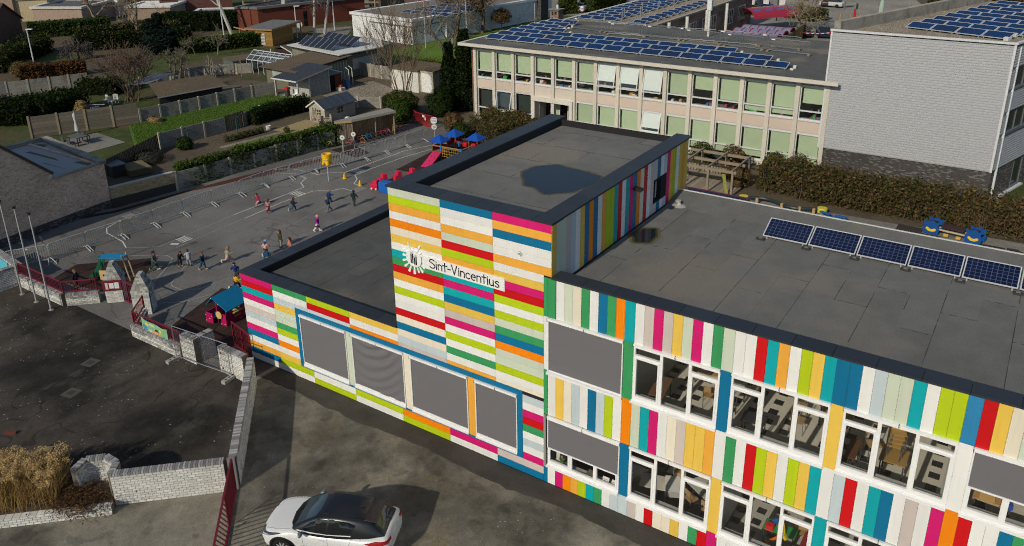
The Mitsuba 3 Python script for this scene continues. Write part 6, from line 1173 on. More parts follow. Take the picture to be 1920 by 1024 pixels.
B().bx(-27.5, -14, 55, 66, 0, 3.6).put('link_roof', 'felt_dark', GW)
# barrel vault bicycle parking
k0 = 'barrel_shelter'
for i, y in enumerate([74.4, 77.1, 79.9, 82.7, 85.6, 88.6]):
    k = thing(k0, f'red ribbed barrel vault shelter with clear violet sheets, {nth[i]} from the school roof', 'shelter', 'barrel vault shelters behind the cream school'); t = np.linspace(0, np.pi, 13); r_, xa, xb = 1.32, -23.8 + .1 * i, -16.9
    v = [(x, y + r_ * math.cos(a), 1.75 + .75 * math.sin(a)) for x in (xa, xb) for a in t]; B((.22, .21, .32)).add(v, [[j, j + 1, 14 + j, 13 + j] for j in range(12)]).put('roof_sheet', 'satin', k, smooth=True)
    for j in range(7): x = xa + (xb - xa) * j / 6; B((.34, .02, .045)).tube([(x, y + (r_ + .03) * math.cos(a), 1.75 + .78 * math.sin(a)) for a in t], .06, 5).put('rib', 'satin', k)
    for x in (xa, xb): [B((.25, .02, .04)).bar((x, y + s_ * r_, 0), (x, y + s_ * r_, 1.75), .1).put('post', 'satin', k) for s_ in (-1, 1)]
k = thing(k0, 'big red barrel vault roof with blue squares at the far corner of the brick wing', 'shelter'); t = np.linspace(0, np.pi, 13); T = M4(-24.2, 101.5, 0, 55); v = [(x, 2.2 * math.cos(a), 2.0 + 1.3 * math.sin(a)) for x in (-4, 4) for a in t]; B((.35, .03, .06), T).add(v, [[j, j + 1, 14 + j, 13 + j] for j in range(12)]).put('roof_sheet', 'gloss', k, smooth=True)
for i in range(4):
    for j in (2, 5, 8): a0, a1 = t[j], t[j + 1]; B((.10, .12, .30), T).quad(*[(x, 2.23 * math.cos(a), 2.0 + 1.33 * math.sin(a)) for x, a in ((-3.5 + 2 * i, a0), (-2.3 + 2 * i, a0), (-2.3 + 2 * i, a1), (-3.5 + 2 * i, a1))]).put('blue_pane', 'gloss', k)
w = thing('wooden_fence', 'brown wooden fence closing the ends of the barrel vault shelters', 'fence'); slats(w, (-16.6, 84.5), (-17.2, 94), 0, 2.0, step=.28, wd=.26, col=(.28, .16, .06), name='board'); slats(w, (-17.2, 94), (-17.9, 99), 0, 2.0, step=.28, wd=.26, col=(.28, .16, .06), name='board')
for x, y, c, h, lb in [(-16.2, 88.4, (.10, .24, .06), 1.05, 'green wheeled bin nearest the wooden fence'), (-15.4, 90.2, (.55, .05, .03), .55, 'bright red low container beside the green wheeled bin'), (-13.3, 88.6, (.02, .10, .30), 1.1, 'blue and white drum at the edge of the grey block'), (-12.7, 89.1, (.12, .26, .07), .95, 'green wheeled bin half hidden by the grey block')]:
    b = B(c); b.mesh(rbox((.75 if h > .6 else 1.3, .75, h), .05), M=M4(x, y, h / 2)); b.box((x, y, h), (.8 if h > .6 else 1.35, .8, .06)); b.put('waste_bin', 'satin', label=lb, cat='bin', smooth=30)
child(-14.3, 87.9, 170, 1.3, 'dark clothed child by the bins beyond the roof fence', (.03, .03, .04), (.02, .02, .03), (.2, .05, .03), la=(5, -5))
# ---------------------------------------------------------------- yard behind the wing
struct(B().sheet([(-6.9, 10.2), (30, 10.2), (30, 32.5), (-6.9, 32.5)], .001), 'rear_yard', 'roadmat')
struct(B().sheet([(-26, 30.5), (-9, 31.2), (6, 31.9), (14, 33.2), (14, 38.7), (-31, 38.7), (-31, 34)], .005), 'planting_strip', 'soil')
b = B((.045, .04, .037)); [b.bx(x, x + 1.4, y, y + 1.1, .001, .03) for x, y in ((5.6, 29.6), (7.0, 30.0), (10.3, 30.1), (11.8, 30.2), (5.9, 30.8))]; b.put('safety_mat', 'matte', kind='structure')
MIX = BROWN + OLIVE[:2]
hedge([(-3.2, 34.6), (2.0, 34.0), (8.4, 34.2)], 2.0, 1.75, 'brown and olive winter hedge in front of the grey block', BROWN + OLIVE + GREEN[:1], 230, .095, rough=.36, seed=31, core=(.03, .024, .014))
hedge([(8.9, 34.3), (13.5, 34.1), (17, 34.6)], 1.9, 1.7, 'olive brown hedge at the right picture edge beyond the downpipe', OLIVE + BROWN, 230, .095, rough=.36, seed=32, core=(.03, .024, .014))
for i, (x0, x1, s) in enumerate([(-3.0, 8.2, 1), (8.9, 13.5, 2)]):
    T = TreeSeg(60 + i)
    for q in range(150): e = T.g.normal(size=3) * .35; e[2] = 1; T.branch((T.g.uniform(x0, x1), T.g.uniform(32.9, 34.6), 0), e / np.linalg.norm(e), T.g.uniform(.9, 1.6), .018, 2, 3, (2, 4), thin=.008)
    T.mesh(T.small + T.big, 3, (.15, .10, .06)).put('hedge_twigs', 'matte', lab('hedge' if i == 0 else 'hedge_001'))
for x, y, h, c, lb, s in [(-6.3, 36.4, 1.9, BROWN, 'brown leaved bush below the green blinds left of the little round tree', 41), (-3.2, 36.3, 2.0, OLIVE + GREEN[:1], 'round headed green brown bush on a pale stem before the cream school', 42), (-1.5, 36.2, 2.1, OLIVE + BROWN[:1], 'taller olive bush against the corner of the grey block', 43), (-8.7, 36.6, 1.8, GREEN + OLIVE, 'green bush above the pergola against the cream school', 44), (-4.9, 33.6, 1.5, BROWN, 'low brown twiggy bush beside the pergola', 45)]: bush(x, y, .95, .8, h, lb, c, 2600, .075, seed=s)
# pergola with bench
k = thing('pergola', 'weathered timber pergola with slatted bench behind the tower', 'pergola'); PW = (.26, .215, .16)
for y, z in ((31.1, 1.85), (32.9, 1.85), (34.7, 1.85)): B(PW).bx(-8.9, -4.25, y - .06, y + .06, z - .18, z).put('beam', 'matte', k)
for x in (-4.5, -6.2, -8.0): B(PW).bx(x - .05, x + .05, 30.95, 34.9, 1.86, 1.96).put('rafter', 'matte', k); [B(PW).bx(x - .07, x + .07, y - .07, y + .07, 0, 1.68).put('post', 'matte', k) for y in (31.1, 34.7)]
B((.30, .30, .08)).bar((-4.75, 31.0, .02), (-5.4, 31.7, 1.7), .17).put('mossy_brace', 'matte', k)
for i in range(15): B(np.asarray(PW) * rng.uniform(.7, 1.2)).bx(-8.9 + .3 * i, -8.62 + .3 * i, 31.2, 34.5, .01, .05).put('deck_board', 'matte', k)
for i in range(18): B(np.asarray(PW) * rng.uniform(.8, 1.35)).bx(-8.8 + .21 * i, -8.66 + .21 * i, 34.15, 34.2, .45, 1.0).put('back_slat', 'matte', k)
B(PW).bx(-8.8, -5.1, 33.6, 34.1, .38, .44).bx(-8.8, -5.1, 34.12, 34.22, .95, 1.02).bx(-8.7, -8.6, 33.7, 34.1, 0, .4).bx(-5.3, -5.2, 33.7, 34.1, 0, .4).put('bench_seat', 'matte', k)
k = thing('canopy', 'low navy flat canopy with maroon edge behind the wing roof', 'canopy'); B((.012, .018, .045)).bx(-5.6, -1.0, 22.5, 23.5, 2.9, 3.02).put('roof', 'satin', k); B((.12, .02, .05)).bx(-1.0, -.93, 22.45, 23.55, 2.88, 3.06).bx(-5.6, -1.0, 23.5, 23.57, 2.88, 3.06).put('edge', 'satin', k); [B((.1, .1, .1)).bx(x - .05, x + .05, 22.9, 23.0, 0, 2.9).put('post', 'satin', k) for x in (-5.4, -1.2)]
# balance trail and see saw
k = thing('balance_trail', 'dark wavy balance beam with yellow disc and blue footrests in the rear yard', 'balance trail'); t = np.linspace(0, 1, 20); B((.02, .035, .035)).tube([(-3.2 + 4.4 * a, 30.9 + .35 * math.sin(a * 7), .3) for a in t], .11, 8).put('beam', 'satin', k, smooth=40)
for x, y in ((-.95, 30.65), (.2, 30.6), (1.05, 30.75), (-2.6, 30.7)): B((.50, .33, .17)).tube([(x, y, 0), (x, y, .42)], .09, 8).put('post', 'matte', k)
B((.62, .55, .05)).lathe([(0, .3), (.3, .3), (.32, .26), (.3, .0)], (1.45, 31.25, .1), 18).put('disc', 'satin', k); B((.62, .55, .05)).lathe([(0, .06), (.3, .06), (.3, 0)], (-3.6, 31.0, .25), 18).put('disc', 'satin', k)
for i, (x, y, rz) in enumerate([(1.75, 30.75, -20), (2.75, 30.6, -10), (2.4, 30.2, 10)]): B((.01, .10, .34)).mesh(rbox((.7, .18, .12)), M=M4(x, y, .28, rz)).put('footrest', 'satin', k, smooth=30)
B((.4, .33, .24)).bar((1.5, 30.7, .12), (2.4, 30.2, .12), .1).bar((2.4, 30.2, .12), (2.95, 30.3, .12), .1).put('base_bar', 'matte', k)
k = thing('see_saw', 'blue animal sided see saw table with brown top and yellow smiles', 'see saw'); BL2 = (.006, .075, .28); T = M4(8.95, 31.35, 0, -8, s=.85)
o = Polygon([(-.45, .08), (.45, .08), (.52, .45), (.38, .78), (.52, .98), (.3, .9), (.05, 1.05), (-.25, .92), (-.5, 1.02), (-.42, .75), (-.52, .45)]).buffer(.05).buffer(-.02)
for x in (-1.35, 1.35):
    for y, s_ in ((-.38, 1), (.42, 1)): B(BL2, T).prism(o, -.025, .025, M=M4(x + .1 * (y > 0), y, 0, 0, 90)).put('side_panel', 'satin', k)
    sm = LineString([(-.25, .45), (-.1, .34), (.1, .34), (.25, .42)]).buffer(.09); B((.78, .52, .05), T).prism(sm, .026, .04, M=M4(x, -.38, 0, 0, 90)).put('smile', 'satin', k); B((.045, .02, .022), T).mesh(rbox((.5, .5, .1)), M=M4(x, .0, .86)).put('seat', 'satin', k)
B((.05, .027, .025), T).bx(-.75, .75, -.42, .42, .72, .78).put('table_top', 'satin', k); [B((.5, .42, .33), T).bx(-1.3, 1.3, y - .05, y + .05, .42, .52).put('rail', 'matte', k) for y in (-.25, .28)]; B((.6, .38, .08), T).bx(-.5, -.2, -.4, -.3, .1, .3).bx(.3, .6, -.4, -.3, .1, .3).put('spring_foot', 'satin', k)
B((.13, .02, .06)).mesh(m3.Manifold.sphere(.17, 20).translate((10.1, 32.6, .17))).put('ball', 'satin', smooth=True, label='dark purple ball lying before the hedge beside the see saw', cat='ball')
B((.2, .19, .18)).lathe([(.36, 0), (.36, .1), (.2, .1), (.2, 0)], (12.7, 31.4, .0), 18).put('tyre', 'matte', label='grey tyre lying on the mats at the right picture edge', cat='tyre', smooth=40)
k = thing('picnic_bench', 'wooden picnic bench on the strip beside the glazed corner of the grey block', 'bench'); [B((.38, .3, .2)).box((12.3 + .2 * i, 41.6, .6), (.16, 1.6, .05), 15).put('plank', 'matte', k) for i in range(4)]; [B((.38, .3, .2)).box((12.6, y, .3), (.8, .08, .6), 15).put('leg', 'matte', k) for y in (41.1, 42.1)]
hedge([(-27.2, 34.0), (-25.5, 37.4)], 4.2, 1.35, 'dense winter shrub mass between the climbing castle and the cream school', BROWN + OLIVE + GREEN[:2], 170, .085, name='shrub_bed', seed=35, rough=.3, core=(.03, .025, .015), cat='shrubs')
for x, y, c, h, lb, s in [(-30.6, 34.4, BROWN, 1.6, 'brown dry bush left of the shrub mass by the road sign', 51), (-28.9, 37.6, BROWN + OLIVE, 1.7, 'brown tipped bush under the green tilted window', 52), (-26.2, 38.0, BROWN + OLIVE, 1.6, 'brown bush under the third window of the cream school', 53), (-29.0, 33.2, GREEN, 1.1, 'bright green bush at the foot of the shrub mass', 54), (-23.8, 37.2, OLIVE + BROWN, 1.4, 'olive bush beside the tower roof corner', 55)]: bush(x, y, .95, .9, h, lb, c, 2400, .08, seed=s)
# ---------------------------------------------------------------- terrace house at the left edge
HS = thing('terrace_house', 'pink brick terrace house with flat roofed extension at the left picture edge', 'house')
hx = lambda y: -38.6 - .095 * (y - 2.35)
def wallpoly(pts, t, name, mat, par): # outline in (y, z) on the plane x = hx(y)
    b = B(); v = [(hx(y), y, z) for y, z in pts] + [(hx(y) - t, y, z) for y, z in pts]; n = len(pts); tri = trimesh.creation.triangulate_polygon(Polygon(pts), engine='earcut'); vv = np.array([(hx(y), y, z) for y, z in tri[0]]); b.add(vv, tri[1]); b.add(vv, tri[1][:, ::-1]); b.add(v, [[i, (i + 1) % n, n + (i + 1) % n, n + i] for i in range(n)]); return b.put(name, mat, par)
wallpoly([(-10, 0.55), (7.62, .55), (7.62, 3.2), (4.02, 3.2), (4.02, 3.55), (3.55, 3.9), (-1.5, 8.6), (-6.8, 3.9), (-10, 3.9)], .3, 'gable_wall', 'brick_pink', HS)
wallpoly([(-10, -.02), (7.65, -.02), (7.65, .548), (-10, .548)], .31, 'plinth', 'brick_dark', HS)
b = B((.035, .04, .05)); b.add([(hx(3.95) + .05, 3.98, 3.62), (hx(-1.5) + .05, -1.5, 8.72), (-50, -1.0, 8.72), (-50, 4.4, 3.62), (hx(3.95) + .05, 3.98, 3.5), (hx(-1.5) + .05, -1.5, 8.6), (-50, -1.0, 8.6), (-50, 4.4, 3.5)], [[0, 1, 2, 3], [7, 6, 5, 4], [0, 4, 5, 1], [3, 2, 6, 7], [0, 3, 7, 4]]); b.put('roof', 'satin', HS); B((.05, .05, .055)).add([(hx(-1.5) + .05, -1.5, 8.72), (hx(-7) + .05, -7.2, 3.6), (-50, -7, 3.6), (-50, -1.0, 8.72)], [[0, 1, 2, 3]]).put('roof', 'satin', HS)
B((.07, .065, .06)).bar((hx(4) + .02, 4.1, 3.5), (hx(-1.5) + .02, -1.55, 8.65), .1, .16).put('verge', 'matte', HS)
B((.33, .34, .35)).prism([(hx(4) - .3, 4.0), (hx(7.6) - .1, 7.55), (-48.5, 8.6), (-48.3, 5.0)], 2.9, 3.02).put('flat_roof', 'matte', HS)
b = B((.45, .44, .41)); b.bar((hx(4.0), 4.0, 3.2), (hx(7.6), 7.62, 3.2), .28, .12).bar((hx(7.6) - .05, 7.55, 3.2), (-48.5, 8.65, 3.2), .55, .14).bar((-48.4, 8.6, 3.2), (-48.3, 5.0, 3.2), .4, .14); b.put('roof_edge', 'concrete', HS); B().bx(-48.4, -39.5, 7.3, 7.5, 0, 3.1).put('rear_wall', 'brick_pink', HS)
b = B((.12, .115, .08)); [b.sheet(Polygon([(x, y), (x + w_, y + .15), (x + w_ * .8, y + h_), (x + .1, y + h_ * .8)]), 3.026) for x, y, w_, h_ in ((-43, 5.6, 3, .12), (-46.5, 6.3, 4, .35), (-47.8, 7.4, 1.2, .7), (-41.3, 6.8, 1.6, .5))]; b.put('moss_stain', 'matte', HS)
GWL = thing('garden_wall', 'yellowish brick garden wall with grey coping and dark base beside the pink house', 'wall'); a, c = np.array((hx(7.65), 7.65)), np.array((-38.3, 11.95))
B().box((*((a + c) / 2), .98), (np.linalg.norm(c - a), .24, .76), math.degrees(math.atan2(*(c - a)[::-1]))).put('brickwork', 'brick_yellow', GWL); B((.05, .047, .045)).box((*((a + c) / 2), .3), (np.linalg.norm(c - a), .25, .60), math.degrees(math.atan2(*(c - a)[::-1]))).put('base', 'matte', GWL); B((.4, .4, .4)).box((*((a + c) / 2), 1.39), (np.linalg.norm(c - a), .3, .06), math.degrees(math.atan2(*(c - a)[::-1]))).put('coping', 'matte', GWL)
# ---------------------------------------------------------------- gardens: ground
struct(B().sheet([(-48, 9), (-38.5, 8), (-37.2, 18), (-36.4, 25.8), (-35.7, 35), (-29.5, 38.5), (-29.5, 60), (-54, 60), (-54, 37), (-48.4, 33)], -.004), 'garden_soil', 'soil')
struct(B().sheet([(-57.3, 20.5), (-56.5, 27.5), (-55.7, 35.4), (-53.1, 35.9), (-50.2, 34.6), (-48.7, 33), (-48.4, 26), (-48, 18.5), (-51, 17)], .004), 'lawn', 'grassground')
struct(B().sheet([(-44.5, 20.4), (-43.9, 20.4), (-43.1, 26.8), (-43.7, 26.9)], .004), 'garden_path', 'gravel'); struct(B().sheet([(-43.8, 21), (-41.5, 20.5), (-40.2, 30), (-42.4, 29.5)], .003), 'grass_strip', 'grassground')
struct(B((.30, .235, .12)).sheet([(-44.6, 26.3), (-42.4, 26.7), (-42.2, 30.6), (-44.8, 30.4)], .006), 'straw_patch', 'matte')
struct(B((.24, .26, .29)).sheet([(-58, 12), (-52.5, 13.5), (-52.6, 17.2), (-57.6, 17.6)], .005), 'patio', 'roadmat'); struct(B().sheet([(-50.5, 38), (-42.5, 36.6), (-42.8, 43), (-51, 46)], .003), 'gravel_plot', 'gravel')
g = np.random.default_rng(12); pg = Polygon([(-57.2, 20.6), (-56.4, 27.5), (-55.7, 35.3), (-53.1, 35.8), (-50.2, 34.5), (-48.8, 32.9), (-48.5, 26), (-48.1, 18.6), (-51, 17.2)])
from shapely import contains_xy
q = np.column_stack([g.uniform(-57.5, -48, 60000), g.uniform(17, 36, 60000)]); q = q[contains_xy(pg, q[:, 0], q[:, 1])]; a = np.column_stack([q, np.zeros(len(q))]); hgt = .05 + .10 * meshkit.fbm(a * .8, 3, 2)[:, None]
s = segs(a, a + np.column_stack([g.normal(0, .05, (len(q), 2)), hgt[:, 0]]), np.full(len(q), .018), np.full(len(q), .004), 3, (.085, .155, .024), .45, 4); s.put('lawn_grass', 'matte', kind='stuff', label='rough green grass of the long lawn between the concrete fences', cat='grass')
# concrete panel fences
def panel_fence(pts, h, label, nrow=4, step=2.05, post=.16, col=None, wood=False):
    k = thing('panel_fence', label, 'fence')
    for a, c in zip(pts[:-1], pts[1:]):
        a, c = np.array(a, float), np.array(c, float); L = np.linalg.norm(c - a); n = max(1, round(L / step)); rz = math.degrees(math.atan2(*(c - a)[::-1]))
        for i in range(n):
            p, q = a + (c - a) * i / n, a + (c - a) * (i + 1) / n; m = (p + q) / 2
            for j in range(nrow): B(np.array((.18, .155, .125) if wood else (.2, .19, .17)) * rng.uniform(.75, 1.15)).box((*m, h * (j + .5) / nrow), (L / n - .1, .05 + .01 * (j % 2), h / nrow - .012), rz).put('plank' if wood else 'concrete_slab', 'matte' if wood else 'concrete', k)
            B(np.array((.42, .38, .31) if not wood else (.33, .27, .17)) * rng.uniform(.85, 1.1)).box((*p, h / 2 + .03), (post, post, h + .06), rz).put('post', 'matte', k)
    return k
panel_fence([(-38.25, 12.05), (-37.95, 14.3), (-37.55, 18.4), (-36.75, 24.2), (-36.3, 25.8)], 1.32, 'low concrete panel fence with ivy hedge along the edge of the playground')
panel_fence([(-57.2, 21.7), (-56.5, 27.6), (-55.9, 33.5), (-55.2, 36.3)], 1.3, 'long concrete panel fence behind the green lawn')
panel_fence([(-60.8, 13.6), (-57.2, 21.6)], 1.9, 'horizontal weathered board fence at the left end of the lawn', 7, 2.1, wood=True)
panel_fence([(-57.2, 21.9), (-56.7, 27.3)], .5, 'boards stacked on top of the concrete fence behind the lawn', 2, 1.9, post=.02, wood=True) if False else None
panel_fence([(-48.2, 17.6), (-47.75, 23.8)], 1.35, 'concrete fence with dark board panels before the lawn', 4, 2.05); panel_fence([(-48.0, 26.0), (-48.7, 28.5), (-48.5, 33.2)], 1.2, 'concrete fence half hidden by the garden hedge before the lawn', 3)
k = thing('slat_fence', 'dark upright slat fence between the patio and the soil beds', 'fence'); slats(k, (-45.4, 11.2), (-48.2, 17.6), 0, 1.3, step=.2, wd=.17, col=(.075, .06, .05)); k = thing('slat_fence', 'greyish upright slat fence beside the row of clipped balls', 'fence'); slats(k, (-47.75, 23.8), (-47.9, 26.0), 0, 1.45, step=.2, wd=.17, col=(.15, .115, .09))
panel_fence([(-78.7, 20.5), (-77.2, 24.2), (-75.9, 27.8)], 1.6, 'far concrete panel fence beyond the dark garden hedge', 4); panel_fence([(-79.4, 17.5), (-78.7, 20.4)], 1.7, 'plain grey garage wall end of the far concrete fence', 1, 3)
panel_fence([(-45.8, 35.2), (-41.6, 37.2), (-40.8, 41)], 1.1, 'concrete panel fence behind the little grey shed', 3); panel_fence([(-54, 47.5), (-50.5, 47.2), (-47, 48.0)], 1.5, 'dark concrete fence beyond the gravel plot', 3); panel_fence([(-70.5, 30.5), (-69.5, 38), (-66, 42)], 1.2, 'grey concrete fence beyond the bare garden trees', 3)
hedge([(-38.7, 12.6), (-38.35, 14.4), (-37.95, 18.5), (-37.15, 24.2), (-36.5, 26.3)], .75, 1.62, 'bright green ivy hedge growing over the low concrete fence', [(.05, .085, .018), (.075, .12, .025), (.035, .06, .014), (.10, .14, .04)], 330, .085, seed=14, rough=.14)
hedge([(-47.6, 26.6), (-47.9, 29.0), (-47.4, 33.0)], 1.0, 1.25, 'dark green garden hedge in front of the half hidden concrete fence', DARK + GREEN[:1], 220, .08, seed=15, rough=.2)
for i, (x, y) in enumerate([(-45.15, 21.8), (-45.0, 22.4), (-45.0, 23.0), (-44.95, 23.55), (-44.9, 24.1), (-44.85, 24.65), (-44.8, 25.2)]): bush(x, y, .3, .3, .55, f'clipped box ball, {nth[i]} from the left in the row by the garden path', OLIVE + GREEN[:2], 500, .045, 'topiary_ball', 'topiary', 70 + i)
bush(-43.0, 26.5, .3, .3, .5, 'single clipped box ball beside the grass strip', OLIVE, 500, .045, 'topiary_ball', 'topiary', 80); bush(-46.4, 18.6, .8, .7, 1.0, 'green bush by the turquoise pole', GREEN + DARK, 1500, .08, seed=81)
bush(-46.0, 15.0, 1.6, 1.2, .8, 'grey green lavender clump in the soil bed', [(.06, .065, .05), (.085, .085, .07), (.04, .045, .035)], 2600, .06, seed=82)
for x, y, lb in ((-46.6, 19.2, 'left turquoise washing line pole'), (-46.5, 24.0, 'right turquoise washing line pole')): B((.01, .16, .17)).bar((x, y, 0), (x, y, 1.5), .06).bar((x, y - .25, 1.48), (x, y + .25, 1.48), .05).put('line_pole', 'satin', label=lb + ' in the garden', cat='pole')
bush(-56.2, 22.5, .9, .6, .5, 'heap of dry straw at the left corner of the lawn', [(.30, .23, .11), (.24, .18, .09)], 900, .09, 'straw_heap', 'straw', 83)
k = thing('parasol', 'closed pale parasol standing by the weathered board fence', 'parasol'); B((.5, .5, .5)).lathe([(.0, 2.2), (.06, 2.1), (.16, 1.95), (.09, 1.3), (.2, .55), (.17, .5), (0, .5)], (-57.9, 16.1, 0), 10).put('cover', 'matte', k, smooth=40); B((.3, .3, .3)).tube([(-57.9, 16.1, 0), (-57.9, 16.1, 2.3)], .03, 6).put('pole', 'satin', k)
k = thing('garden_table', 'dark garden table with chairs on the patio', 'garden furniture'); B((.10, .1, .11)).bx(-56.3, -54.8, 14.3, 15.3, .68, .74).put('top', 'satin', k); [B((.06, .06, .065)).bx(x, x + .06, y, y + .06, 0, .7).put('leg', 'satin', k) for x in (-56.2, -54.9) for y in (14.35, 15.2)]; [B((.07, .07, .075)).bx(x, x + .45, y, y + .45, .40, .46).bx(x, x + .45, y, y + .05, .46, .85).bx(x, x + .05, y, y + .05, 0, .4).bx(x + .4, x + .45, y + .4, y + .45, 0, .4).put('chair', 'satin', k) for x, y in ((-56.2, 13.7), (-55.3, 13.7), (-56.2, 15.5))]
B((.14, .15, .165)).box((-45.3, 11.75, .9), (1.7, 1.1, .08), -10).box((-45.3, 11.75, .45), (1.6, 1.0, .82), -10, col=(.06, .05, .045)).put('lean_to', 'satin', label='small lean to with flat grey roof behind the yellow brick wall', cat='lean-to'); B((.16, .125, .07)).box((-44.4, 12.9, .3), (2.2, 1.6, .5), -14).put('raised_bed', 'matte', label='brown raised bed behind the yellow brick wall', cat='raised bed')
# ---------------------------------------------------------------- sheds and garages
def gable_shed(x0, x1, y0, y1, he, hr, wall, roof, name, label, ridge='y', over=.2):
    k = thing(name, label, 'shed'); xm, ym = (x0 + x1) / 2, (y0 + y1) / 2
    B(wall).bx(x0, x1, y0, y1, 0, he).put('wall', 'matte', k); g_ = B(wall)
    for y in (y0, y1): g_.add([(x0, y, he), (x1, y, he), (xm, y, hr)], [[0, 1, 2]] if y == y0 else [[0, 2, 1]])
    g_.put('gable', 'matte', k)
    for s_ in (-1, 1):
        xe = xm + s_ * ((x1 - x0) / 2 + over); ze = he - over * (hr - he) / ((x1 - x0) / 2); n = 14
        for i in range(n):
            ya, yb = y0 - over + (y1 - y0 + 2 * over) * i / n, y0 - over + (y1 - y0 + 2 * over) * (i + .86) / n
            B(np.asarray(roof) * rng.uniform(.85, 1.15)).add([(xm, ya, hr + .05), (xm, yb, hr + .05), (xe, yb, ze + .05), (xe, ya, ze + .05), (xm, ya, hr + .01), (xm, yb, hr + .01), (xe, yb, ze + .01), (xe, ya, ze + .01)], [[0, 1, 2, 3], [7, 6, 5, 4], [0, 3, 7, 4], [1, 5, 6, 2], [3, 2, 6, 7]]).put('roof_sheet', 'satin', k)
        B((.62, .6, .54)).bar((xm, y0 - over, hr), (xe, y0 - over, ze), .04, .12).put('barge_board', 'matte', k)
    return k
k = gable_shed(-44.1, -42.1, 30.3, 34.2, 1.42, 2.05, (.40, .37, .32), (.06, .075, .105), 'garden_shed', 'grey beige garden shed with blue grey ribbed roof beside the ivy hedge')
w = uniq('window', k); B((.05, .045, .04)).bx(-43.1, -42.6, 30.27, 30.31, .75, 1.2).put('pane', 'darkglass', w); B((.45, .42, .36)).bx(-43.1, -42.6, 30.25, 30.27, .95, 1.0).bx(-42.87, -42.83, 30.25, 30.27, .75, 1.2).put('bar', 'matte', w)
w = uniq('window', k); B((.05, .045, .04)).bx(-42.11, -42.07, 31.9, 32.6, .65, 1.15).put('pane', 'darkglass', w); B((.45, .42, .36)).bx(-42.07, -42.05, 31.9, 32.6, .88, .92).bx(-42.07, -42.05, 32.23, 32.27, .65, 1.15).put('bar', 'matte', w)
for i, (x, y, rz, lb) in enumerate([(-42.5, 29.6, 20, 'left slatted wooden garden armchair before the grey beige shed'), (-41.8, 30.3, -30, 'right slatted wooden garden armchair before the grey beige shed')]):
    k = thing('garden_armchair', lb, 'chair'); T = M4(x, y, 0, rz); B((.38, .33, .26), T).bx(-.3, .3, -.3, .3, .32, .38).put('seat', 'matte', k); [B((.38, .33, .26), T).bx(-.3 + .12 * j, -.2 + .12 * j, .27, .31, .38, .9).put('slat', 'matte', k) for j in range(5)]; [B((.35, .3, .23), T).bx(s_ - .03, s_ + .03, -.3, .3, .52, .58).bx(s_ - .03, s_ + .03, -.3, -.24, 0, .52).bx(s_ - .03, s_ + .03, .24, .3, 0, .52).put('arm', 'matte', k) for s_ in (-.3, .3)]
k = thing('ladder', 'wooden ladder leaning on the front of the grey beige shed', 'ladder'); [B((.25, .2, .14)).bar((-43.65 + dx, 30.0, 0), (-43.55 + dx, 30.25, 1.35), .05).put('rail', 'matte', k) for dx in (0, .32)]; [B((.25, .2, .14)).bar((-43.64 + .015 * i, 30.03 + .03 * i, .2 + .18 * i), (-43.3 + .015 * i, 30.03 + .03 * i, .2 + .18 * i), .035).put('rung', 'matte', k) for i in range(6)]
B((.55, .55, .54)).lathe([(.0, .0), (.2, .0), (.24, .4), (.2, .4), (0, .1)], (-45.0, 26.2, 0), 14).put('bucket', 'satin', label='pale grey bucket on the soil by the straw patch', cat='bucket', smooth=40); B((.65, .65, .63)).lathe([(0, .35), (.22, .32), (.3, .12), (.3, 0)], (-41.3, 32.4, .0), 16, M=M4(rx=60)).put('planter', 'satin', label='white round planter beside the side wall of the grey beige shed', cat='planter', smooth=40)
# lean-to shed with open porch
k = thing('garden_shed', 'grey board shed with dark lean to roof and open porch behind the lawn', 'shed'); GB_ = (.27, .28, .28)
for i in range(8): B(np.asarray(GB_) * rng.uniform(.85, 1.15)).add([(-51.0, 36.9, .26 * i), (-50.75, 39.4, .26 * i), (-50.75, 39.4, .26 * i + .25), (-51.0, 36.9, .26 * i + .25), (-51.1, 36.9, .26 * i), (-50.85, 39.4, .26 * i), (-50.85, 39.4, .26 * i + .25), (-51.1, 36.9, .26 * i + .25)], [[0, 1, 2, 3], [7, 6, 5, 4], [3, 2, 6, 7]]).put('board', 'matte', k)
B(GB_).add([(-51.02, 36.9, 2.06), (-50.77, 39.4, 2.06), (-50.77, 39.4, 2.62), (-51.02, 36.9, 2.1)], [[0, 1, 2, 3]]).put('board', 'matte', k)
for i in range(12): B(np.array((.40, .39, .35)) * rng.uniform(.85, 1.1)).bx(-54.1 + .255 * i, -53.86 + .255 * i, 36.85, 36.95, 0, 2.1).put('porch_board', 'matte', k)
B((.035, .035, .04)).add([(-54.6, 35.1, 2.0), (-50.9, 35.1, 2.0), (-50.4, 39.7, 2.78), (-54.3, 39.9, 2.78), (-54.6, 35.1, 1.93), (-50.9, 35.1, 1.93), (-50.4, 39.7, 2.71), (-54.3, 39.9, 2.71)], [[0, 1, 2, 3], [7, 6, 5, 4], [0, 4, 5, 1], [1, 5, 6, 2]]).put('roof', 'satin', k); B((.62, .62, .6)).bar((-54.6, 35.07, 1.93), (-50.9, 35.07, 1.93), .04, .13).put('fascia', 'matte', k); B((.3, .31, .31)).bar((-50.88, 35.1, 1.92), (-50.38, 39.7, 2.70), .04, .12).put('fascia', 'matte', k)
for p in ((-54.3, 35.3), (-51.1, 35.4), (-51.0, 36.9), (-50.75, 39.4)): B((.45, .45, .44)).bar((*p, 0), (*p, 2.0 if p[1] < 37.5 else 2.6), .12).put('post', 'matte', k)
B((.35, .35, .34)).bx(-54.4, -50.9, 35.1, 36.85, -.01, .04).put('porch_floor', 'matte', k)
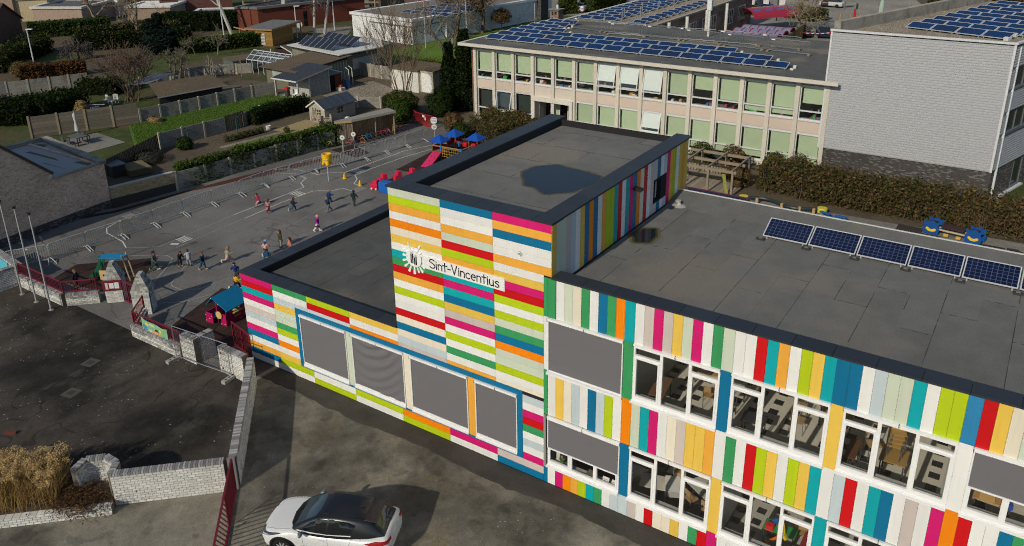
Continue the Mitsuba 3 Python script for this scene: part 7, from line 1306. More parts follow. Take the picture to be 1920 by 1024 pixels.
k = thing('garden_chair', 'white plastic garden chair in the porch of the grey board shed', 'chair'); B((.72, .72, .72)).bx(-52.2, -51.75, 35.5, 35.95, .4, .45).bx(-52.2, -51.75, 35.9, 35.95, .45, .9).put('seat', 'satin', k); [B((.72, .72, .72)).bx(x, x + .05, y, y + .05, 0, .4).put('leg', 'satin', k) for x in (-52.2, -51.8) for y in (35.5, 35.9)]
B((.5, .02, .03)).box((-53.3, 35.9, .85), (.5, .4, .25)).box((-53.3, 35.9, .4), (.4, .35, .7), col=(.05, .05, .055)).put('grill', 'satin', label='black grill with bright red lid in the shed porch', cat='grill')
k = thing('tool_shed', 'small dark open shed with red brown door beside the grey board shed', 'shed'); B((.015, .015, .016)).bx(-53.5, -51.3, 39.9, 41.6, 0, 1.7).put('wall', 'matte', k); B((.13, .045, .025)).bx(-51.32, -51.2, 40.7, 41.65, 0, 1.7).put('door', 'matte', k); B((.10, .12, .14)).box((-52.3, 40.7, 1.8), (2.6, 2.1, .08), 0, ry=4).put('roof', 'satin', k)
B((.02, .11, .34)).lathe([(0, 1.0), (.22, .98), (.27, .8), (.27, .1), (.22, 0)], (-50.6, 41.9, 0), 14).put('barrel', 'satin', label='blue rain barrel beside the red brown shed door', cat='barrel', smooth=40); B((.5, .48, .45)).bx(-50.9, -50.1, 40.4, 41.0, 0, .35).box((-50.5, 40.7, .45), (.3, .3, .3), 20, col=(.5, .1, .05)).put('crate', 'matte', label='pale crate with red pot before the red brown shed door', cat='crate')
k = thing('tube_rack', 'white tubular frame beside the red brown shed door', 'rack'); [B((.66, .66, .66)).tube([(-51.0 + dx, 42.6 + dy, 0), (-51.0 + dx, 42.6 + dy, 1.8), (-51.3 + dx, 42.4 + dy, 2.1)], .05, 6).put('tube', 'satin', k) for dx, dy in ((0, 0), (-.3, .8))]
k = thing('olive_garage', 'old shed with olive brown felt roof and pale green front', 'garage'); B((.16, .15, .11)).bx(-58.5, -53.4, 37.8, 45.0, 0, 2.35).put('wall', 'matte', k); [B(np.array((.32, .36, .28)) * (1.1 if i % 2 else .6)).bx(-53.42, -53.35, 42.2 + .22 * i, 42.38 + .22 * i, .2, 2.2).put('board', 'matte', k) for i in range(12)]
B((.35, .4, .36)).bx(-57.5, -54, 37.74, 37.82, 1.2, 2.2).put('window', 'darkglass', k); B().add([(-58.9, 37.2, 2.35), (-52.8, 36.8, 2.35), (-53.0, 45.4, 2.75), (-59.2, 45.6, 2.75), (-58.9, 37.2, 2.28), (-52.8, 36.8, 2.28), (-53.0, 45.4, 2.68), (-59.2, 45.6, 2.68)], [[0, 1, 2, 3], [7, 6, 5, 4], [0, 4, 5, 1], [1, 5, 6, 2]]).put('roof', 'thatch', k)
k = thing('flat_garage', 'long flat garage with pale roof and a raised double row of solar panels', 'garage'); B((.2, .19, .15)).bx(-63.2, -54.2, 45.8, 53.5, 0, 2.75).put('wall', 'matte', k); B((.5, .49, .46)).bx(-54.22, -54.15, 46.5, 50.6, .8, 2.0).put('door', 'matte', k)
b = B((.50, .50, .49)); b.prism([(-63.8, 45.6), (-53.7, 44.1), (-53.0, 50.5), (-56.5, 54), (-63.9, 54.2)], 2.78, 2.92); b.put('roof', 'matte', k); B((.03, .03, .03)).bar((-63.8, 45.58, 2.76), (-53.7, 44.05, 2.76), .05, .12).bar((-53.7, 44.05, 2.76), (-53.0, 50.5, 2.76), .05, .12).put('gutter', 'satin', k)
SGd = Proto(); b = B((.02, .022, .03)); ct, st = math.cos(.52), math.sin(.52); b.add([(0, 0, .2), (1.0, 0, .2), (1.0, 1.75 * ct, .2 + 1.75 * st), (0, 1.75 * ct, .2 + 1.75 * st)], [[0, 1, 2, 3]]); SGd.part('cells', b, 'darkglass')
f = B((.35, .36, .38)); [f.bar((x, 0, .205), (x, 1.75 * ct, .205 + 1.75 * st), .03, .02) for x in (0.01, .99)]; f.bar((.5, 1.5, .0), (.5, 1.5, 1.0), .05); SGd.part('frame', f, 'satin')
for i in range(6): SGd.stamp(uniq('solar_panel', k), M4(-62.2 + 1.03 * i, 45.9 - .13 * i, 2.92, -7)); SGd.stamp(uniq('solar_panel', k), M4(-61.6 + 1.03 * i, 48.6 - .13 * i, 2.92, -7))
k = thing('brown_hut', 'dark brown timber hut with white barge boards left of the pale garage', 'shed'); B((.045, .022, .018)).bx(-67.2, -64.2, 46.6, 50, 0, 2.0).put('wall', 'matte', k); B((.12, .1, .07)).add([(-67.5, 46.3, 2.0), (-65.7, 46.3, 2.5), (-65.7, 50.3, 2.5), (-67.5, 50.3, 2.0)], [[0, 1, 2, 3]]).add([(-65.7, 46.3, 2.5), (-63.9, 46.3, 1.9), (-63.9, 50.3, 1.9), (-65.7, 50.3, 2.5)], [[0, 1, 2, 3]]).put('roof', 'matte', k); B((.6, .6, .58)).bar((-65.7, 46.25, 2.5), (-63.9, 46.25, 1.9), .05, .12).bar((-63.9, 46.3, 1.9), (-63.7, 46.3, 0), .1).bar((-67.5, 46.25, 2.0), (-67.7, 46.25, .6), .1).put('trim', 'matte', k)
B((.6, .6, .59)).mesh(rbox((1.9, 1.1, 1.1), .2).translate((-61.9, 45.3, .95))).put('tank', 'satin', label='white rounded tank under the edge of the pale garage roof', cat='tank', smooth=30)
k = thing('greenhouse', 'white framed glass greenhouse left of the olive roofed shed', 'greenhouse'); f = B((.62, .66, .70)); x0, x1, y0, y1 = -66.6, -60.0, 41.8, 44.2
rp = lambda x, t: (x, y0 + (y1 - y0) * t, 1.6 + .9 * (1 - abs(2 * t - 1)))
for i in range(8): x = x0 + (x1 - x0) * i / 7; [f.bar(rp(x, a), rp(x, b_), .05) for a, b_ in ((0, .5), (.5, 1))]; [f.bar((x, y, 0), (x, y, 1.6), .05) for y in (y0, y1)]
[f.bar(rp(x0, t), rp(x1, t), .07) for t in (0, .25, .5, .75, 1)]; f.put('frame', 'satin', k); q = B(); [q.quad(rp(x0, a), rp(x1, a), rp(x1, b_), rp(x0, b_)) for a, b_ in ((0, .5), (.5, 1))]; q.quad((x0, y0, 0), (x1, y0, 0), (x1, y0, 1.6), (x0, y0, 1.6)); q.put('pane', 'glass', k)
for i in range(10): a = rng.uniform(x0, x1 - 1); f2 = B((.4, .5, .58)).bar((a, y0 + .1, 1.4), (a + 1.2, y1 - .1, 1.7), .05); f2.put('inner_bar', 'satin', k)
k = thing('old_greenhouse', 'low mossy roofed greenhouse with green glass sides', 'greenhouse'); B((.14, .13, .09)).box((-68.3, 42.2, 1.5), (3.2, 3.2, .12), -15).put('roof', 'thatch', k); B((.10, .14, .13)).box((-68.3, 42.2, .75), (2.9, 2.9, 1.4), -15).put('glass_side', 'darkglass', k); B((.4, .32, .2)).box((-67.9, 40.75, .1), (2.6, .1, .2), -15).put('sill', 'matte', k)
k = thing('white_garage', 'white garage with big door and mossy roof behind the bare stems', 'garage'); B((.60, .59, .56)).bx(-46.3, -42.5, 44.0, 47, 0, 2.25).put('wall', 'matte', k); B((.33, .32, .28)).bx(-42.5, -40.8, 44.4, 48.5, 0, 2.3).put('wall', 'matte', k); B((.72, .72, .72)).bx(-42.35, -40.95, 44.3, 44.42, .1, 2.1).put('door', 'satin', k); B((.46, .43, .33)).bx(-42.5, -42.36, 44.28, 44.42, 0, 2.35).bx(-40.94, -40.75, 44.28, 44.42, 0, 2.35).bx(-42.36, -40.94, 44.28, 44.42, 2.1, 2.35).put('door_frame', 'matte', k); B().bx(-46.5, -42.4, 43.8, 48, 2.25, 2.4).bx(-42.6, -40.5, 44.2, 50, 2.36, 2.46).put('roof', 'thatch', k)
k = thing('drying_rack', 'drying rack full of coloured laundry before the dark garden hedge', 'drying rack'); [B(c).box((-62.6 + .18 * i, 20.2, .95), (.05, .8, .7 - .1 * (i % 2)), 15).put('laundry', 'matte', k) for i, c in enumerate([(.45, .05, .12), (.6, .58, .6), (.1, .12, .25), (.55, .35, .4), (.05, .06, .1), (.3, .4, .55)])]; B((.5, .5, .5)).bar((-63.1, 19.4, 1.4), (-61.3, 20.9, 1.4), .04).put('rail', 'satin', k)
for i, (x, y, rz) in enumerate([(-66.9, 24.2, 0), (-66.2, 24.9, 60), (-65.9, 24.2, 120), (-66.5, 25.3, 200)]): k = thing('garden_chair', ['leftmost', 'second', 'nearest', 'farthest'][i] + ' white garden chair under the dry multi stemmed shrub', 'chair'); T = M4(x, y, 0, rz); B((.6, .6, .6), T).bx(-.22, .22, -.22, .22, .4, .45).bx(-.22, .22, .18, .22, .45, .9).bx(-.2, -.16, -.2, -.16, 0, .4).bx(.16, .2, .16, .2, 0, .4).put('seat', 'satin', k)
k = thing('green_roof_shed', 'low shed with mossy green roof and dark gutter behind the concrete fence', 'shed'); B((.04, .035, .03)).add([(-59.2, 25.2, 0), (-58.0, 31.6, 0), (-58.0, 31.6, 1.45), (-59.2, 25.2, 1.45)], [[0, 1, 2, 3]]).put('wall', 'matte', k); B().add([(-58.9, 24.9, 1.5), (-57.6, 31.9, 1.5), (-61.6, 33.2, 1.95), (-63.5, 27, 1.95)], [[0, 1, 2, 3]]).put('roof', 'thatch', k); B((.3, .31, .33)).bar((-58.85, 24.9, 1.46), (-57.55, 31.9, 1.46), .08).put('gutter', 'satin', k); B((.17, .17, .19)).add([(-65.8, 25.8, 1.7), (-63.4, 26.9, 1.95), (-64.5, 31.0, 2.2), (-67.2, 30.0, 1.95)], [[0, 1, 2, 3]]).put('roof_sheet', 'satin', k)
B((.03, .03, .035)).bar((-57.4, 32.4, .1), (-55.7, 35.8, .6), .06).bar((-56.6, 33.5, .0), (-57.0, 34.5, 1.3), .06).put('garden_tools', 'matte', label='dark leaning poles and tools by the vegetable plot', cat='poles')
B((.4, .42, .45)).box((-70.0, 34.2, .45), (1.5, .8, .5), 10).put('cold_frame', 'satin', label='pale grey cold frame on the lawn beyond the bare trees', cat='cold frame')
struct(B().sheet([(-57, 31.5), (-56, 36.5), (-54.8, 36.6), (-60, 40), (-67, 38), (-63, 31)], .002), 'vegetable_plot', 'soil')
# ---------------------------------------------------------------- trees and hedges of the gardens
TWG = (.135, .105, .075)
bare_tree(-38.2, 36.6, 9.6, 'tall many stemmed bare coppiced tree before the white garage', 1, 'coppiced_tree', .12, .05, 4, (3, 5), .34, (.155, .115, .075), None, 0, .25, None, .6, 17, .2, .011)
bush(-38.0, 36.0, 2.0, 1.5, 2.3, 'ivy thicket at the foot of the many stemmed bare tree', GREEN + OLIVE[:2], 5200, .11, 'ivy_thicket', 'shrub', 3); bush(-36.2, 33.9, 1.1, 1.0, 2.3, 'glossy green bush behind the red garden gate', GREEN, 3000, .1, seed=4); bush(-34.9, 37.9, 1.4, 1.2, 2.5, 'dark evergreen bush between ivy column and cream school', DARK + GREEN[:1], 3600, .1, seed=5)
def ivy_column(x, y, h, r, label, seed):
    t = thing('ivy_tree', label, 'tree'); g = np.random.default_rng(seed); n = 6500; z = g.uniform(0, h, n); rr = r * (1.15 - .75 * (z / h) ** 1.5) * (.75 + .6 * meshkit.fbm(np.column_stack([z * .9, z * 0 + seed, z * 0]), 3, seed)); a = g.uniform(0, 6.283, n); k_ = g.uniform(.55, 1.05, n)
    leaves(np.column_stack([x + rr * k_ * np.cos(a), y + rr * k_ * np.sin(a), z]), .12, DARK + GREEN[:1], seed).put('foliage', 'leaf', t); B((.06, .05, .04)).tube([(x, y, 0), (x, y, h * .97)], [.22, .08], 8).put('trunk', 'matte', t)
ivy_column(-35.6, 40.4, 6.4, .85, 'left dark ivy covered column tree beside the cream school', 6); ivy_column(-34.4, 41.2, 7.6, 1.0, 'right taller ivy covered tree touching the cream school roof', 7)
bare_tree(-34.4, 41.3, 12.5, 'bare tree top rising above the ivy covered tree', 8, trunk_h=.5, r=.2, lev=4, kids=(3, 5))
for x, y, h, lb, s, kw in [(-65.8, 26.3, 5.6, 'wide multi stemmed bare shrub with red brown stems above the white garden chairs', 11, dict(stems=16, lean=.33, trunk_h=.2, r=.06, spread=.45, col=(.125, .085, .062), lev=4, kids=(3, 5), thin=.018)), (-68.7, 33.6, 4.0, 'grey bare tree with several trunks beyond the green roofed shed', 12, dict(stems=4, trunk_h=.35, r=.13, lean=.25, col=(.13, .12, .085), lev=4, thin=.018)), (-70.5, 30.5, 4.2, 'tangled bare fruit tree behind the wide multi stemmed shrub', 13, dict(stems=3, r=.1, lean=.35, col=(.12, .1, .08), lev=4, thin=.018)),
    (-92.4, 36.2, 4.2, 'weeping bare tree with purple grey twigs behind the copper beech hedge', 14, dict(trunk_h=.3, r=.14, droop=.55, spread=1.0, col=(.105, .085, .085), lev=4, kids=(5, 8), thin=.022)), (-112, 50.9, 9.5, 'large yellowish bare tree before the far white roofed house', 15, dict(r=.28, col=(.24, .20, .12), lev=4, kids=(3, 5), thin=.024, spread=.75)), (-96.5, 47.3, 9, 'tall pale bare tree behind the dark conifer', 16, dict(r=.2, col=(.22, .18, .12), lev=4, kids=(3, 5), thin=.018)),
    (-79.3, 47.4, 4.2, 'small bare tree with forked trunk before the sunlit hedge', 17, dict(r=.09, lev=3, col=(.2, .17, .13), thin=.019, spread=.6)), (-82, 45.9, 3.0, 'smallest bare tree left of the forked bare tree', 18, dict(r=.06, lev=3, col=(.17, .14, .11), thin=.019)), (-88.8, 67.3, 13, 'thick white birch trunk beside the red building', 19, dict(r=.42, trunk_h=.5, col=(.12, .09, .08), tcol=(.50, .48, .45), lev=4, droop=.25, thin=.019)), (-79.7, 64.8, 12, 'slim white birch left of its twin by the far road', 20, dict(r=.2, trunk_h=.6, col=(.14, .10, .09), tcol=(.5, .48, .44), lev=4, droop=.35, thin=.019)), (-79.2, 66.4, 12, 'slim grey birch right of its twin by the far road', 21, dict(r=.2, trunk_h=.6, col=(.14, .10, .09), tcol=(.34, .32, .3), lev=4, droop=.35, thin=.019)), (-91.4, 59.3, 11, 'white birch at the left end of the red building', 22, dict(r=.24, trunk_h=.55, col=(.14, .11, .09), tcol=(.55, .52, .48), lev=3, thin=.019)),
    (-59.0, 78.5, 9, 'brown leaved oak before the white pavilion windows', 23, dict(r=.26, trunk_h=.35, col=(.12, .09, .065), lev=4, thin=.019)), (-60.2, 73.6, 9.5, 'second oak with bare crown at the white pavilion corner', 24, dict(r=.24, trunk_h=.4, col=(.12, .095, .07), lev=4, thin=.019)), (-19.2, 99.9, 8.5, 'pale bare tree beside the wooden fence of the barrel shelters', 25, dict(r=.25, col=(.24, .20, .13), lev=4, spread=.85, thin=.019, trunk_h=.25))]: bare_tree(x, y, h, lb, s, **kw)
for x, y, z, r_, n, s, nm in [(-59.0, 78.5, 5.6, 2.8, 1500, 1, 'bare_tree_015'), (-57.6, 81.5, 2.2, 1.7, 1500, 2, None)]:
    pts = blob_pts((x, y, z), (r_, r_, r_ * .7), n, s, 1.0); lv = leaves(pts, .17, [(.13, .075, .03), (.17, .10, .045), (.10, .06, .03)], s)
    if nm: lv.put('dry_leaves', 'leaf', [k_ for k_ in labels if labels[k_].get('label', '').startswith('brown leaved oak')][0])
    else: t = thing('shrub', 'brown leaved bush at the foot of the oak trees', 'shrub'); lv.put('crown', 'leaf', t); B(TWG).tube([(x, y, 0), (x, y, 2)], .06, 5).put('stem', 'matte', t)
t = thing('conifer', 'dark blue green conifer among the bare garden trees', 'tree'); pts = np.concatenate([blob_pts((-87.1 + math.sin(i) * .5, 44.2 + math.cos(i * 2) * .5, .7 + i * .62), (2.9 - .38 * i, 2.9 - .38 * i, .8), 1500, i + 3) for i in range(7)]); leaves(pts, .17, [(.022, .038, .030), (.035, .052, .042), (.014, .025, .02)], 9, up=.8).put('crown', 'leaf', t); B((.05, .04, .03)).tube([(-87.1, 44.2, 0), (-87.1, 44.2, 4.2)], [.2, .05], 6).put('trunk', 'matte', t)
for pts, w_, h, lb, c, s, kw in [([(-84.2, 45.4), (-80, 55)], 1.6, 1.7, 'sunlit laurel hedge running towards the timber hut', GREEN, 101, {}), ([(-115.9, 42.3), (-113.3, 46.5), (-111.2, 52)], 2.2, 2.1, 'bright green rounded hedge before the far brick houses', [(.06, .10, .03), (.045, .08, .022)], 102, {}), ([(-98.8, 39.5), (-94.5, 45.8), (-91, 52)], 2.0, 2.1, 'tall dark clipped hedge behind the weeping tree', DARK + OLIVE[:1], 103, {}), ([(-104, 57), (-97.5, 60.5), (-94.5, 64.5)], 3.0, 2.6, 'dark yew hedge left of the red building', DARK, 104, {}), ([(-86.8, 26.0), (-84.3, 29.5), (-83.1, 31.6)], 1.8, 1.5, 'copper brown beech hedge beyond the far concrete fence', [(.13, .06, .026), (.17, .085, .035), (.07, .035, .02)], 105, {}), ([(-70.5, 13.5), (-66.6, 17.0), (-67.2, 21.5)], 3.2, 1.9, 'dense dark hedge above the weathered board fence', DARK + GREEN[:1], 106, dict(rough=.3)), ([(-93, 26), (-97, 30), (-103, 37)], 3, 2.0, 'dark shrub belt behind the lamp post at upper left', DARK + OLIVE[:2], 107, dict(rough=.4)), ([(-106, 44), (-103, 52), (-100, 56.5)], 2.5, 1.7, 'olive hedge belt before the pale bare trees', OLIVE + DARK, 108, dict(rough=.3)), ([(-74, 26), (-70, 27.5)], 2.0, 1.3, 'low dark hedge under the tangled fruit tree', DARK + OLIVE[:1], 109, dict(rough=.3)), ([(-59, 101.5), (-57.6, 103.4)], 3, 3.2, 'clipped green hedge left of the white van', [(.06, .085, .018), (.085, .115, .03)], 110, {}), ([(-56.2, 105), (-55.5, 116)], 3, 2.9, 'clipped green hedge right of the white van', [(.06, .085, .018), (.085, .115, .03)], 111, {}), ([(-8, 142), (12, 137)], 2.5, 2.6, 'brown hedge beyond the far road junction', BROWN + OLIVE, 112, {}), ([(-32, 116.5), (-27, 114.5)], 3, 1.3, 'low olive shrub beds on the far car park', OLIVE, 113, {}), ([(-24.5, 116), (-19.5, 113)], 3.5, 1.6, 'larger olive shrub bed behind the pale bare tree', OLIVE, 114, {}), ([(-49.5, 52.5), (-44.5, 55)], 2, 1.0, 'yellow green shrub row behind the white garage', [(.11, .12, .02), (.08, .09, .02)], 115, dict(rough=.3))]: hedge(pts, w_, h, lb, c, 75, .14, seed=s, **kw)
bush(-62.6, 19.4, .7, .7, 1.9, 'tuft of dry golden reeds behind the weathered board fence', [(.3, .22, .1), (.24, .17, .08)], 900, .12, 'reed_tuft', 'ornamental grass', 91); bush(-88.3, 27.3, 1.9, 1.6, 1.7, 'brown dry hydrangea bush below the lamp post at upper left', BROWN + OLIVE, 2200, .12, seed=92); bush(-75.5, 70.5, 1.6, 1.4, 1.4, 'dark green bush by the white pavilion corner', DARK + GREEN, 1600, .13, seed=93)
struct(B().sheet([(-62, 53.5), (-34, 45), (-34, 60), (-58, 92), (-61, 66)], .003), 'pavilion_lawn', 'grassground'); struct(B().sheet([(-94, 57), (-89, 66), (-88, 70), (-84, 57), (-82, 52)], .003), 'hut_lawn', 'grassground')
struct(B().sheet([(-125, 66), (-100, 66), (-84, 80), (-62, 98), (-40, 106), (-33, 100), (-14, 95), (-4, 130), (30, 128), (30, 135), (-8, 137), (-12, 150), (-60, 150), (-75, 108), (-92, 88), (-125, 74)], .003), 'far_road', 'roadmat'); struct(B().sheet([(-84, 69), (-76.5, 62), (-74.5, 66), (-80.5, 74)], .006), 'side_road', 'roadmat'); struct(B().sheet([(-16.5, 116), (-11.5, 114.5), (-4, 127), (-11, 128)], .008), 'road_island', 'grassground')
# ---------------------------------------------------------------- far buildings
def flat_house(name, label, pts, h, wall, roof, edge=(.4, .4, .38), wins=(), wm='matte', rm='matte', ov=.25):
    k = thing(name, label, 'building'); b = B(wall if wm == 'matte' else (.5, .5, .5)); b.prism(pts, 0, h); b.put('wall', wm, k); p = Polygon(pts)
    B(edge).prism(p.buffer(ov, join_style=2).difference(p.buffer(-.35, join_style=2)), h - .05, h + .3).put('roof_edge', 'matte', k); B(roof).prism(p.buffer(-.3, join_style=2), h + .02, h + .1).put('roof', rm, k)
    for (a, c, z0, z1) in wins:
        w = uniq('window', k); a, c = np.array(a), np.array(c); B((.02, .022, .025)).bar((*((a + c) / 2), z0), (*((a + c) / 2), z1), np.linalg.norm(c - a), .06) if False else None
        d = (c - a) / np.linalg.norm(c - a); n_ = np.array((d[1], -d[0])) * .04; n = max(1, round(np.linalg.norm(c - a) / 2.2))
        B((.02, .022, .025)).quad((*(a + n_), z0), (*(c + n_), z0), (*(c + n_), z1), (*(a + n_), z1)).put('pane', 'darkglass', w); f = B((.66, .67, .68)); [f.bar((*(a + (c - a) * i / n + n_), z0), (*(a + (c - a) * i / n + n_), z1), .14) for i in range(n + 1)]; [f.bar((*(a + n_), z), (*(c + n_), z), .14) for z in (z0, z0 + (z1 - z0) * .36, z0 + (z1 - z0) * .68)]; f.put('frame', 'satin', w)
    return k
WP = flat_house('white_pavilion', 'white flat roofed school pavilion beyond the garages', [(-74.1, 67.2), (-61.4, 65.5), (-58.2, 97), (-71, 98)], 3.2, (.68, .69, .71), (.16, .14, .12), (.66, .67, .69), [((-60.9, 72.5), (-58.9, 91), .6, 2.7), ((-74.15, 71), (-74.1, 67.6), .5, 2.4)]); B((.16, .14, .12)).bar((-61.35, 65.42, 2.45), (-70, 66.55, 2.45), .1, .12).bar((-61.33, 65.5, 2.45), (-60.7, 72, 2.45), .1, .12).put('band', 'matte', WP); B((.66, .67, .69)).box((-60.95, 72.2, 1.6), (.8, .5, 3.2)).put('pier', 'matte', WP); B().bx(-59.6, -57.8, 93.0, 95.2, 0, 3.4).put('brick_pier', 'brick_dark', WP)
for r_ in range(4):
    for i in range(5): SB.stamp(uniq('solar_panel', WP), M4(-67.6 + 1.72 * i + .15 * r_, 70.5 + 2.6 * r_, 3.3, -6))
for i, (x, y, h) in enumerate([(-58.0, 73.3, 5.4), (-58.3, 64.5, 6.3), (-56.6, 89.1, 3.2), (-56.85, 84.8, 2.3), (-53.5, 64.1, 2.3)]): B((.46, .48, .52)).tube([(x, y, 0), (x, y, h)], .06, 6).put('steel_mast', 'satin', label=f'slim pale steel mast, {nth[i]} on the lawn of the white pavilion', cat='mast')
k = flat_house('red_hall', 'long dark red hall with flat roof and black doorway behind the timber hut', [(-93, 62), (-89.4, 62.9), (-84.6, 81), (-95, 84)], 3.4, (.155, .045, .03), (.07, .075, .085), (.16, .15, .15)); B((.006, .008, .01)).add([(-88.2, 67.5, 0), (-87.3, 70.8, 0), (-87.3, 70.8, 2.3), (-88.2, 67.5, 2.3)], [[0, 1, 2, 3]]).put('doorway', 'darkglass', k)
k = flat_house('brick_hall', 'brown brick hall with pink strip windows beyond the far road', [(-87, 87), (-70, 100), (-76, 112), (-95, 100)], 3.2, (.15, .10, .085), (.1, .1, .1)); [B((.5, .05, .18)).bar((x, y - .1, 2.3), (x + 2.2, y + 1.6, 2.3), .12, .5).put('pink_window', 'satin', k) for x, y in ((-81.5, 91.1), (-77.6, 94.1))]; B((.02, .02, .022)).add([(-86.6, 87.1, 0), (-83.5, 89.5, 0), (-83.5, 89.5, 2.4), (-86.6, 87.1, 2.4)], [[0, 1, 2, 3]]).put('doorway', 'darkglass', k)
k = thing('timber_hut', 'honey coloured timber hut with flat grey roof before the red hall', 'hut'); [B(np.array((.30, .17, .05)) * rng.uniform(.85, 1.15)).prism([(-80.0, 54.4), (-77.6, 55.2), (-79.4, 60.5), (-81.9, 59.6)], .22 * i, .22 * i + .21).put('board', 'matte', k) for i in range(10)]
B((.13, .135, .14)).prism([(-81.5, 53.8), (-77.2, 54.9), (-79.7, 62.6), (-84.2, 61.2)], 2.35, 2.42).put('roof', 'matte', k); b = B((.34, .21, .08)); [b.bar((*p, 2.28), (*q, 2.28), .05, .2) for p, q in (((-81.5, 53.8), (-77.2, 54.9)), ((-77.2, 54.9), (-79.7, 62.6)), ((-81.5, 53.8), (-84.2, 61.2)))]; b.bar((-79.8, 62.4, 0), (-79.8, 62.4, 2.3), .12).bar((-82.6, 53.9, 0), (-82.6, 53.9, 2.2), .12).bar((-84.5, 54.5, 2.2), (-81, 53.7, 2.2), .1, .15); b.put('fascia', 'matte', k); [B((.45, .5, .52)).bar((-79.2, 54.6, .35 + .42 * i), (-78.6, 54.8, .35 + .42 * i), .05, .28).put('door_pane', 'satin', k) for i in range(4)]
def pitched(name, label, x, y, rz, L, W, he, hr, wall, roof, wm='matte', wins=0):
    k = thing(name, label, 'house'); T = M4(x, y, 0, rz); b = B(wall, T); b.bx(-L / 2, L / 2, -W / 2, W / 2, 0, he); [b.add([(s_ * L / 2, -W / 2, he), (s_ * L / 2, W / 2, he), (s_ * L / 2, 0, hr)], [[0, 1, 2]] if s_ > 0 else [[0, 2, 1]]) for s_ in (-1, 1)]; b.put('wall', wm, k)
    for s_ in (-1, 1): B(roof, T).add([(-L / 2 - .3, 0, hr + .12), (L / 2 + .3, 0, hr + .12), (L / 2 + .3, s_ * (W / 2 + .4), he - .15), (-L / 2 - .3, s_ * (W / 2 + .4), he - .15), (-L / 2 - .3, 0, hr - .02), (L / 2 + .3, 0, hr - .02), (L / 2 + .3, s_ * (W / 2 + .4), he - .3), (-L / 2 - .3, s_ * (W / 2 + .4), he - .3)], [[0, 1, 2, 3], [7, 6, 5, 4], [3, 2, 6, 7], [0, 3, 7, 4], [1, 5, 6, 2]]).put('roof', 'matte', k)
    for i in range(wins):
        w = uniq('window', k); u, z = -W / 2 + W * (i % 3 + .6) / 3.2, he - 1.6 - 1.9 * (i // 3) + (1.5 if i == 3 else 0); B((.6, .6, .6), T).bx(L / 2, L / 2 + .05, u, u + 1.0, z, z + 1.2).put('frame', 'satin', w); B((.03, .03, .035), T).bx(L / 2 + .045, L / 2 + .07, u + .14, u + .86, z + .14, z + 1.06).put('pane', 'darkglass', w)
    return k
pitched('brick_house', 'pinkish brick house with small white windows at the upper left corner', -139.5, 51.5, 20, 9, 8, 4.8, 8, (.27, .19, .155), (.07, .06, .055), 'matte', 3)
pitched('brick_house', 'dark tiled low house with brown brick wall at the left picture edge', -120.5, 37, 35, 9, 8, 2.7, 5.2, (.15, .08, .06), (.10, .07, .06)); pitched('brick_house', 'house with bright orange tiled roof among the far trees', -146, 74, 70, 14, 9, 2.6, 6.0, (.3, .16, .1), (.42, .17, .075)); pitched('brick_house', 'second house with orange tiled roof beyond the large bare tree', -128, 70, 60, 12, 8, 2.6, 5.0, (.2, .1, .07), (.38, .16, .08)); pitched('brick_house', 'dark red brick house beyond the pale bare trees', -120, 74, 60, 12, 9, 3.2, 6.0, (.14, .06, .05), (.06, .055, .055))
flat_house('flat_house', 'cream rendered flat house part beside the pinkish brick house', [(-134.5, 49.5), (-131, 53.5), (-135.5, 57), (-139, 53)], 3.6, (.50, .42, .27), (.1, .1, .1)); flat_house('flat_house', 'low brick annex with white roof edge behind the rounded hedge', [(-128.5, 49.5), (-121.0, 53.5), (-125.5, 62), (-134, 58)], 2.6, (.36, .27, .22), (.1, .1, .105), (.55, .53, .5)); k = flat_house('flat_house', 'white framed conservatory with pale blue sheet roof', [(-134, 60), (-124.5, 62), (-129, 71), (-139, 68)], 2.5, (.5, .5, .5), (.36, .40, .46), (.6, .62, .64)); flat_house('flat_house', 'garage with white roof seen through the large bare tree', [(-119.5, 60.5), (-113.5, 64.5), (-117, 70), (-123, 66)], 2.0, (.3, .22, .18), (.60, .6, .6), (.6, .6, .58)); flat_house('flat_house', 'low garage with dark violet roof and white edge behind the dark hedge', [(-104, 61.5), (-98, 66.5), (-103, 72), (-109, 67)], 1.5, (.25, .2, .18), (.12, .11, .125), (.55, .55, .53)); flat_house('flat_house', 'white sheet roofed allotment sheds beyond the red hall', [(-104, 84), (-94, 92), (-99, 98), (-108, 90)], 2.0, (.2, .2, .2), (.55, .56, .58)); flat_house('flat_house', 'brick pavilion with grey roof beyond the van hedge', [(-62, 112), (-57, 112), (-57, 135), (-66, 135)], 3, (.4, .4, .4), (.33, .33, .34))
B((.3, .29, .27)).bx(-78.9, -77.4, 13.5, 17.6, 0, 1.8).put('pale_outbuilding', 'concrete', label='small pale outbuilding at the left edge below the copper hedge', cat='outbuilding'); B((.45, .46, .48)).tube([(-84.5, 20.4, 0), (-84.5, 20.4, 6)], .22, 8).put('white_column', 'satin', label='white round column at the left picture edge', cat='column')
def lamp(x, y, h, label, arm=.6, rz=0): k = thing('street_lamp', label, 'street lamp'); B((.55, .57, .60)).tube([(x, y, 0), (x, y, h)], [.1, .06], 8).put('pole', 'satin', k); d = np.array((math.cos(math.radians(rz)), math.sin(math.radians(rz)))); B((.6, .62, .64)).bar((x - d[0] * .1, y - d[1] * .1, h), (x + d[0] * arm, y + d[1] * arm, h + .05), .22, .12).put('head', 'satin', k)
